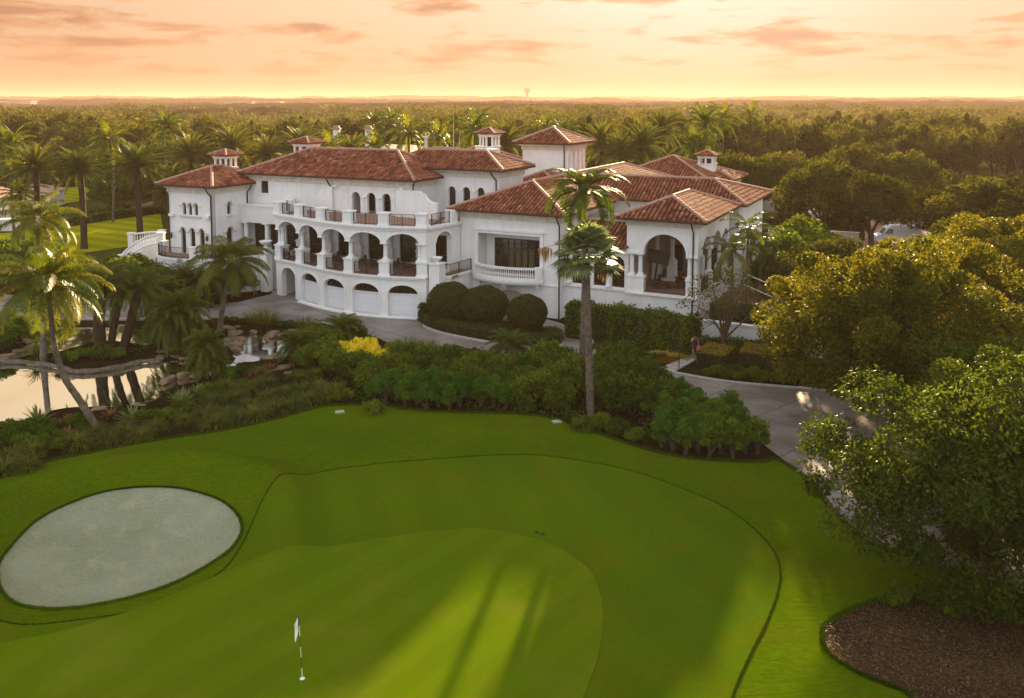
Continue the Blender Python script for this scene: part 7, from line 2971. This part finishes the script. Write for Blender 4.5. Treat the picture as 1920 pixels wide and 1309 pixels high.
# ---------------------------------------------------------------- garden wall, terrace and railing right of the pavilion
gw = Path([tuple(np.array(G(1308, 640))), tuple(np.array(G(1400, 652))), tuple(np.array(G(1520, 668))), tuple(np.array(G(1640, 684)))])
wt_ = thing('garden_wall', 'white rendered garden wall with a pale coping right of the pavilion', 'wall', (*G(1308, 640), 0))
wo = np.array([*G(1308, 640), 0])
mb = MB()
path_box(mb, gw, 0, gw.L, -0.1, 1.55, -0.3, 0)
mb.build('wall', M['wall'], wt_, off=wo)
mb = MB()
path_box(mb, gw, 0, gw.L, 1.55, 1.68, -0.36, 0.06)
mb.build('coping', M['trim'], wt_, off=wo)
pl = [tuple(gw.at(0, -0.32)), tuple(gw.at(gw.L * .5, -0.32)), tuple(gw.at(gw.L, -0.32)), atd(1660, 560, 76)[:2], atd(1500, 520, 88)[:2], atd(1385, 520, 84)[:2]]
drape('upper_terrace', pl, M['floor'], 4, 0, zfun=lambda x, y: x * 0 + 1.3)
gp_ = [tuple(gw.at(0.3, -0.5)), tuple(gw.at(gw.L * .5, -0.5)), tuple(gw.at(gw.L, -0.5)), tuple(gw.at(gw.L, -2.6)), tuple(gw.at(gw.L * .5, -2.6)), tuple(gw.at(0.3, -2.6))]
drape('terrace_lawn', gp_, M['grass'], 2, 0, zfun=lambda x, y: x * 0 + 1.34)
hedge(122, 'terrace_hedge', 'dark hedge on the terrace behind the sparse tree', [tuple(gw.at(0.6, -1.6)), tuple(gw.at(4.6, -1.6))], 1.4, 1.3, 0.08, 150, 'topiary', 0.08, z0=1.3)


def fence(name, lab, pts, z0, h, sp=0.14, lean=0):
    p = Path(pts)
    o = thing(name, lab, 'railing', (p.p[0][0], p.p[0][1], z0))
    of = np.array([p.p[0][0], p.p[0][1], z0])
    mb = MB()
    for z in (z0 + 0.08, z0 + h):
        path_box(mb, p, 0, p.L, z, z + 0.04, -0.02, 0.02)
    mb.build('rail', M['iron'], o, off=of)
    mb = MB()
    n = int(p.L / sp)
    for i in range(n + 1):
        s = p.L * i / n
        path_box(mb, p, s - 0.011, s + 0.011, z0, z0 + h, -0.011, 0.011)
    mb.build('bars', M['iron'], o, off=of)
    n = max(1, int(p.L / 2.2))
    for i in range(n + 1):
        mb = MB()
        s = p.L * i / n
        path_box(mb, p, s - 0.03, s + 0.03, z0, z0 + h + 0.08, -0.03, 0.03)
        mb.build('post', M['iron'], o, off=of)
    return o


fence('iron_fence', 'dark iron railing along the upper terrace right of the pavilion', [tuple(gw.at(0.6, -3.2)), tuple(gw.at(gw.L * .5, -3.2)), tuple(gw.at(gw.L - 1, -3.2))], 1.32, 1.1)
hr = thing('handrail', 'pair of pale rails beside the upper terrace steps', 'railing', (*gw.at(5, -4.6), 1.3))
mb = MB()
ho = np.array([*gw.at(5, -4.6), 1.3])
for dz in (1.2, 2.1):
    a_, b_, c_ = gw.at(2.0, -5.6), gw.at(5.5, -4.8), gw.at(10.5, -4.8)
    mb.tube([(a_[0], a_[1], 1.3 + dz + 1.0), (b_[0], b_[1], 1.3 + dz), (c_[0], c_[1], 1.3 + dz - .1)], 0.035, 6)
mb.build('rail', M['trim'], hr, off=ho)
for s_, dz in ((5.5, 2.1), (8.0, 2.1), (10.4, 2.0)):
    a_ = gw.at(s_, -4.8)
    MB().tube([(a_[0], a_[1], 1.3), (a_[0], a_[1], 1.3 + dz)], 0.03, 6).build('post', M['iron'], hr, off=ho)

# walls of the parking court
for i, (pa, pb, h, lab) in enumerate((((1440, 452), (1610, 462), 1.6, 'long low white wall along the back of the parking court'), ((1432, 474), (1500, 478), 1.3, 'short white wall near the pavilion side'))):
    a_, b_ = G(*pa), G(*pb)
    p = Path([a_, b_])
    o = thing('low_wall', lab, 'wall', (*a_, 0), group='white walls of the parking court')
    of = np.array([*a_, 0])
    mb = MB()
    path_box(mb, p, 0, p.L, -0.1, h, -0.3, 0)
    mb.build('wall', M['wall'], o, off=of)
    mb = MB()
    path_box(mb, p, -0.05, p.L + 0.05, h, h + 0.12, -0.36, 0.06)
    mb.build('coping', M['trim'], o, off=of)
hedge(123, 'court_hedge', 'dark clipped hedge behind the low white wall of the court', gp([(1438, 440), (1530, 445), (1620, 450)]), 1.4, 2.4, 0.16, 45, 'topiary', 0.1)
# white tent roof
q = G(1490, 434)
tn = thing('party_tent', 'white peaked tent roof behind the hedge right of the pavilion', 'tent', (q[0], q[1] + 6, 0), -BA)
MB().add([(-4.2, -2.5, 2.4), (4.2, -2.5, 2.4), (4.2, 2.5, 2.4), (-4.2, 2.5, 2.4), (-2, 0, 3.9), (2, 0, 3.9), (-4.2, -2.5, 2.15), (4.2, -2.5, 2.15), (4.2, 2.5, 2.15), (-4.2, 2.5, 2.15)],
         [(0, 1, 5, 4), (1, 2, 5), (2, 3, 4, 5), (3, 0, 4), (0, 6, 7, 1), (1, 7, 8, 2), (2, 8, 9, 3), (3, 9, 6, 0)]).build('canopy', mat('tent_cloth', (0.8, 0.78, 0.74), 0.7), tn)
for a_ in (-4.1, 4.1):
    for b_ in (-2.4, 2.4):
        MB().tube([(a_, b_, 0), (a_, b_, 2.2)], 0.05, 6).build('post', M['steel'], tn)

# ---------------------------------------------------------------- white van
vx, vy = G(1688, 459)
van = thing('parked_van', 'white van parked under the oaks of the parking court', 'van', (vx, vy + 1, 0), R(-8))
m_van = mat('van_paint', (0.72, 0.74, 0.78), 0.35, spec=0.5)
prof = [(-2.6, 0.45), (2.55, 0.45), (2.62, 1.2), (2.5, 2.15), (2.35, 2.3), (-0.9, 2.3), (-1.5, 1.95), (-1.95, 1.25), (-2.6, 1.05), (-2.7, 0.7)]
n = len(prof)
V = [(a, -0.98, b) for a, b in prof] + [(a, 0.98, b) for a, b in prof]
V = [(a, y * (0.9 if z > 1.9 else 1.0), z) for a, y, z in V]
F = [tuple(range(n)), tuple(range(2 * n - 1, n - 1, -1))] + [(i, (i + 1) % n, n + (i + 1) % n, n + i) for i in range(n)]
bd = MB().add(V, F).build('body', m_van, van)
md = bd.modifiers.new('bev', 'BEVEL')
md.width = 0.06
md.segments = 2
for y0 in (-1.0, 0.96):
    MB().add([(-1.75, y0 + .0, 1.35), (-0.75, y0, 1.35), (-0.75, y0 * .93, 1.95), (-1.3, y0 * .93, 1.95), (-1.75, y0 + .04, 1.35), (-0.75, y0 + .04, 1.35), (-0.75, y0 * .93 + .04, 1.95), (-1.3, y0 * .93 + .04, 1.95)],
             [(0, 1, 2, 3), (7, 6, 5, 4), (0, 4, 5, 1), (1, 5, 6, 2), (2, 6, 7, 3), (3, 7, 4, 0)]).build('side_window', M['glass'], van)
MB().add([(-1.52, -.82, 1.93), (-1.52, .82, 1.93), (-1.97, .85, 1.3), (-1.97, -.85, 1.3)], [(0, 1, 2, 3)]).build('windscreen', M['glass'], van)
m_t = mat('tyre', (0.02, 0.02, 0.02), 0.9)
for x0 in (-1.75, 1.65):
    for y0 in (-0.92, 0.92):
        w_ = thing('wheel', None, None)
        bpy.data.objects.remove(w_)
        mb = MB()
        mb.tube([(x0, y0 - .13, 0.36), (x0, y0 + .13, 0.36)], 0.36, 18)
        wo_ = mb.build('wheel', m_t, van)
        mb = MB()
        mb.tube([(x0, y0 - .14, 0.36), (x0, y0 + .14, 0.36)], 0.2, 12)
        mb.build('rim', M['steel'], wo_)
for y0 in (-.7, .7):
    MB().box(-2.72, -2.66, y0 - .18, y0 + .18, 0.8, 1.0).build('headlight', M['trim'], van)

# ---------------------------------------------------------------- person by the hedge
pp_ = G(1302, 672)
m_pd = mat('dark_clothes', (0.03, 0.022, 0.028), 0.9)
m_pk = mat('skin', (0.40, 0.22, 0.15), 0.6)
m_ph = mat('dark_hair', (0.03, 0.02, 0.012), 0.8)
m_pp = mat('pink_cloth', (0.45, 0.10, 0.28), 0.8)
J = {'pel': (0, 0, 0.95), 'sp': (0, 0.0, 1.15), 'ch': (0, 0.02, 1.36), 'nk': (0, 0.0, 1.50), 'hb': (0, -0.01, 1.58), 'ht': (0, -0.02, 1.72),
     'hl': (0.10, 0, 0.92), 'kl': (0.11, -0.04, 0.50), 'al': (0.11, 0.02, 0.09), 'tl': (0.12, -0.14, 0.04), 'hr': (-0.10, 0, 0.92), 'kr': (-0.12, -0.08, 0.50), 'ar': (-0.12, 0.05, 0.09), 'tr': (-0.13, -0.10, 0.04),
     'sl': (0.19, 0.02, 1.42), 'el': (0.27, 0.0, 1.14), 'wl': (0.22, -0.18, 0.98), 'fl': (0.20, -0.26, 0.96), 'sr': (-0.19, 0.02, 1.42), 'er': (-0.30, -0.06, 1.22), 'wr': (-0.20, -0.22, 1.42), 'fr': (-0.16, -0.26, 1.50)}
Rr = {'pel': .13, 'sp': .12, 'ch': .135, 'nk': .055, 'hb': .085, 'ht': .075, 'hl': .095, 'kl': .06, 'al': .04, 'tl': .04, 'hr': .095, 'kr': .06, 'ar': .04, 'tr': .04, 'sl': .065, 'el': .042, 'wl': .03, 'fl': .032, 'sr': .065, 'er': .042, 'wr': .03, 'fr': .032}
E_ = [('pel', 'sp'), ('sp', 'ch'), ('ch', 'nk'), ('nk', 'hb'), ('hb', 'ht'), ('pel', 'hl'), ('hl', 'kl'), ('kl', 'al'), ('al', 'tl'), ('pel', 'hr'), ('hr', 'kr'), ('kr', 'ar'), ('ar', 'tr'), ('ch', 'sl'), ('sl', 'el'), ('el', 'wl'), ('wl', 'fl'), ('ch', 'sr'), ('sr', 'er'), ('er', 'wr'), ('wr', 'fr')]
ks = list(J)
me = bpy.data.meshes.new('person')
me.from_pydata([J[k] for k in ks], [(ks.index(a), ks.index(b)) for a, b in E_], [])
me.materials.append(m_pk)
per_ = bpy.data.objects.new('person', me)
C.objects.link(per_)
sk = per_.modifiers.new('skin', 'SKIN')
for i, k in enumerate(ks):
    me.skin_vertices[0].data[i].radius = (Rr[k], Rr[k])
    me.skin_vertices[0].data[i].use_root = (k == 'pel')
sub = per_.modifiers.new('sub', 'SUBSURF')
sub.levels = sub.render_levels = 2
per_.location = (pp_[0], pp_[1], 0)
per_.rotation_euler = (0, 0, R(15))
tag(per_, 'person in dark clothes with a pink bag standing at the end of the stepping path', 'person')
MB().lathe((0, 0), [(0.17, 0.50), (0.19, 0.75), (0.165, 0.95), (0.15, 1.1), (0.185, 1.3), (0.2, 1.42), (0.08, 1.49)], 14).build('clothes', m_pd, per_, smooth=True)
MB().lathe((0, 0.01), [(0.02, 1.52), (0.105, 1.58), (0.115, 1.68), (0.085, 1.77), (0.02, 1.80)], 12).build('hair', m_ph, per_, smooth=True)
bag = MB().obox((0, 0), 0.15, 0.06, 0, 0.26, 0.1, 0.85).tube([(-.1, 0, .26), (0, 0, .42), (.1, 0, .26)], 0.012, 6).build('handbag', m_pp)
bag.location = (pp_[0] + 0.22, pp_[1] - 0.25, 0.68)
tag(bag, 'pink bag held by the person at the stepping path', 'bag')
# thin lamp post by the stepping path
lp = hz(1273, 694)
o = thing('path_light', 'thin dark path light post beside the stepping slabs', 'path light', lp)
MB().tube([(0, 0, 0), (0, 0, 1.35)], 0.03, 8).build('post', M['iron'], o)
MB().lathe((0, 0), [(0.02, 1.3), (0.14, 1.36), (0.03, 1.45)], 12).build('shade', M['iron'], o)
# lamp post on the lawn at left
q = atd(48, 362, 118)
o = thing('garden_lamp', 'dark lamp post near the first date palm at far left', 'lamp post', (q[0], 118, 0))
MB().tube([(0, 0, 0), (0, 0, q[2])], 0.07, 8).build('post', M['iron'], o)
MB().lathe((0, 0), [(0.08, q[2]), (0.45, q[2] + .25), (0.35, q[2] + .6), (0.1, q[2] + .75)], 10).build('lamp_head', M['iron'], o)

# ---------------------------------------------------------------- curved garden stairs, left of the tower
def stair_rail(lab, pts, zs, name='stair_balustrade'):
    p = smooth_open(np.column_stack([np.array(pts, float), zs]), 6)
    o = thing(name, lab, 'balustrade', tuple(p[0]))
    of = p[0]
    MB().tube(p + (0, 0, 0.95), 0.11, 8).build('handrail', M['trim'], o, off=of)
    MB().tube(p + (0, 0, 0.08), 0.10, 6).build('kerb_rail', M['trim'], o, off=of)
    mb = MB()
    cum = np.concatenate([[0], np.cumsum(np.linalg.norm(np.diff(p, axis=0), axis=1))])
    for s in np.arange(0.15, cum[-1], 0.3):
        c = [np.interp(s, cum, p[:, k]) for k in range(3)]
        mb.lathe(c[:2], [(0.05, c[2] + .1), (0.03, c[2] + .25), (0.07, c[2] + .45), (0.03, c[2] + .7), (0.05, c[2] + .9)], 7)
    mb.build('balusters', M['trim'], o, off=of)
    for c in (p[0], p[-1]):
        MB().box(c[0] - .3, c[0] + .3, c[1] - .3, c[1] + .3, -0.1, c[2] + 1.05).box(c[0] - .38, c[0] + .38, c[1] - .38, c[1] + .38, c[2] + 1.05, c[2] + 1.2).build('end_pier', M['wall'], o, off=of)
    return o


def ppz(px, py, z):
    r = ray(px, py)
    k = (z - CAM_H) / r[2]
    return (r[0] * k, r[1] * k)


zr = [4.35 - .95, 3.9 - .95, 3.3 - .95, 2.5 - .95, 1.9 - .95]
stair_rail('curved white stair balustrade sweeping down from the left tower terrace', [ppz(302, 440, 4.35), ppz(276, 445, 3.9), ppz(254, 456, 3.3), ppz(236, 470, 2.5), ppz(226, 482, 1.9)], zr)
stair_rail('short white balustrade facing the lawn behind the curved stairs', [ppz(246, 440, 2.6), ppz(275, 436, 2.9), ppz(303, 435, 3.3)], [1.65, 1.95, 2.35])
st = thing('garden_stairs', 'curved white garden steps between the two balustrades', 'steps', (*ppz(265, 460, 2.0), 0))
so = np.array([*ppz(265, 460, 2.0), 0])
mb = MB()
A1 = smooth_open(np.array([ppz(304, 448, 3.4), ppz(278, 455, 2.9), ppz(258, 466, 2.3), ppz(243, 480, 1.5), ppz(236, 490, 0.6)]), 5)
A2 = smooth_open(np.array([ppz(302, 442, 3.4), ppz(270, 444, 2.9), ppz(250, 452, 2.3), ppz(234, 464, 1.5), ppz(222, 478, 0.6)]), 5)
for i in range(len(A1) - 1):
    z = 3.35 * (1 - i / (len(A1) - 1))
    V = [(*A1[i], 0), (*A1[i + 1], 0), (*A2[i + 1], 0), (*A2[i], 0), (*A1[i], z), (*A1[i + 1], z), (*A2[i + 1], z), (*A2[i], z)]
    mb.add(V, [(4, 5, 6, 7), (0, 1, 5, 4), (1, 2, 6, 5), (2, 3, 7, 6), (3, 0, 4, 7)])
mb.build('steps', M['wall'], st, off=so)
# white garden box and wooden fence at left
q = G(17, 432)
o = MB().obox((0, 0), 1.5, 0.8, 0, 1.5, 0.1).obox((0, 0), 1.65, 0.95, 1.5, 1.65, 0.1).build('white_garden_pier', M['wall'])
o.location = (q[0], q[1], 0)
tag(o, 'white block pier at the left edge near the clipped hedge', 'pier')
wf = Path([G(287, 392), G(303, 388)])
o = thing('wooden_fence', 'pale wooden board fence beside the garden path left of the tower', 'fence', (*G(287, 392), 0))
of = np.array([*G(287, 392), 0])
m_wd = mat('weathered_wood', (0.38, 0.27, 0.13), 0.85, 0.35, 6)
mb = MB()
for s in np.arange(0.0, wf.L - 0.1, 0.22):
    path_box(mb, wf, s, s + 0.19, 0.05, 3.0 + 0.05 * math.sin(s * 9), -0.02, 0.02)
mb.build('boards', m_wd, o, off=of)
mb = MB()
path_box(mb, wf, 0, wf.L, 0.5, 0.62, -0.08, -0.021)
path_box(mb, wf, 0, wf.L, 2.3, 2.42, -0.08, -0.021)
mb.build('rail', m_wd, o, off=of)

# ---------------------------------------------------------------- tables and chairs on the loggia and in the pavilion
m_wk = mat('wicker_dark', (0.05, 0.032, 0.02), 0.8, 0.4, 20)


def make_table(r=0.6):
    t = thing('round_table', 'x', 'table')
    MB().lathe((0, 0), [(r * 0.98, 0.70), (r, 0.72), (r, 0.75), (r * 0.97, 0.76)], 20).build('tabletop', M['beige'], t)
    MB().lathe((0, 0), [(0.3, 0.0), (0.28, 0.04), (0.06, 0.08), (0.05, 0.7)], 12).build('pedestal', M['iron'], t)
    return t


def make_chair():
    t = thing('armchair', 'x', 'chair')
    MB().box(-.25, .25, -.25, .25, 0.38, 0.46).build('seat', m_wk, t)
    MB().box(-.26, .26, .22, .28, 0.4, 0.92).build('backrest', m_wk, t)
    for a_ in (-.24, .24):
        MB().box(a_ - .03, a_ + .03, -.22, .25, 0.62, 0.66).build('armrest', m_wk, t)
        for b_ in (-.22, .22):
            MB().tube([(a_, b_, 0), (a_, b_, 0.62)], 0.02, 6).build('leg', m_wk, t)
    return t


tp_, cp_ = Proto(make_table()), Proto(make_chair())
sets = [(cv.at(mids[i])[0], 62.9 + (0.5 if i in (0, 1) else 0), Z1 + 0.03, nm) for i, nm in ((0, 'first bay from the left of the arcade'), (1, 'second bay from the left of the arcade'), (2, 'middle bay of the arcade'), (3, 'fourth bay from the left of the arcade'), (4, 'rightmost bay of the arcade'))]
sets += [(-19.3, 68.3, 2.9, 'front of the arched pavilion'), (-17.9, 69.6, 2.9, 'right side of the arched pavilion')]
for u, v, z, nm in sets:
    x, y = uvw(u, v)
    tp_.put((x, y, z), 0, 1.0, 'round table in the ' + nm, 'round tables under the arches')
    for k, (a_, side) in enumerate(((0.3, 'right'), (2.4, 'back'), (4.0, 'left'))):
        x, y = uvw(u + 0.95 * math.cos(a_), v + 0.95 * math.sin(a_))
        cp_.put((x, y, z), a_ - BA - PI / 2, 1.0, f'wicker chair {side} of the table, {nm}', 'wicker chairs under the arches')
x, y = uvw(-20.6, 68.6)
tv = thing('screen_on_stand', 'dark tilted screen on a post inside the arched pavilion', 'screen', (x, y, 2.9), -BA)
MB().box(-.9, .9, -.06, .06, 1.9, 3.0).build('screen', M['frame'], tv)
MB().box(-.08, .08, -.02, .1, 0, 1.95).build('post', M['iron'], tv)
tv.rotation_euler[1] = R(8)

# ---------------------------------------------------------------- haze: one box of thin air round everything
hb = MB().box(-9300, 9300, -60, 9300, -3, 72).build('haze', M['core'])
hm = bpy.data.materials.new('haze')
hm.use_nodes = True
t = hm.node_tree
t.nodes.clear()
ho_ = N(t, 'ShaderNodeOutputMaterial')
hv = N(t, 'ShaderNodeVolumePrincipled')
hv.inputs['Color'].default_value = (0.60, 0.43, 0.34, 1)
hv.inputs['Density'].default_value = 0.00021
hv.inputs['Anisotropy'].default_value = 0.2
t.links.new(hv.outputs[0], ho_.inputs['Volume'])
hb.data.materials.clear()
hb.data.materials.append(hm)
tag(hb, kind='stuff')
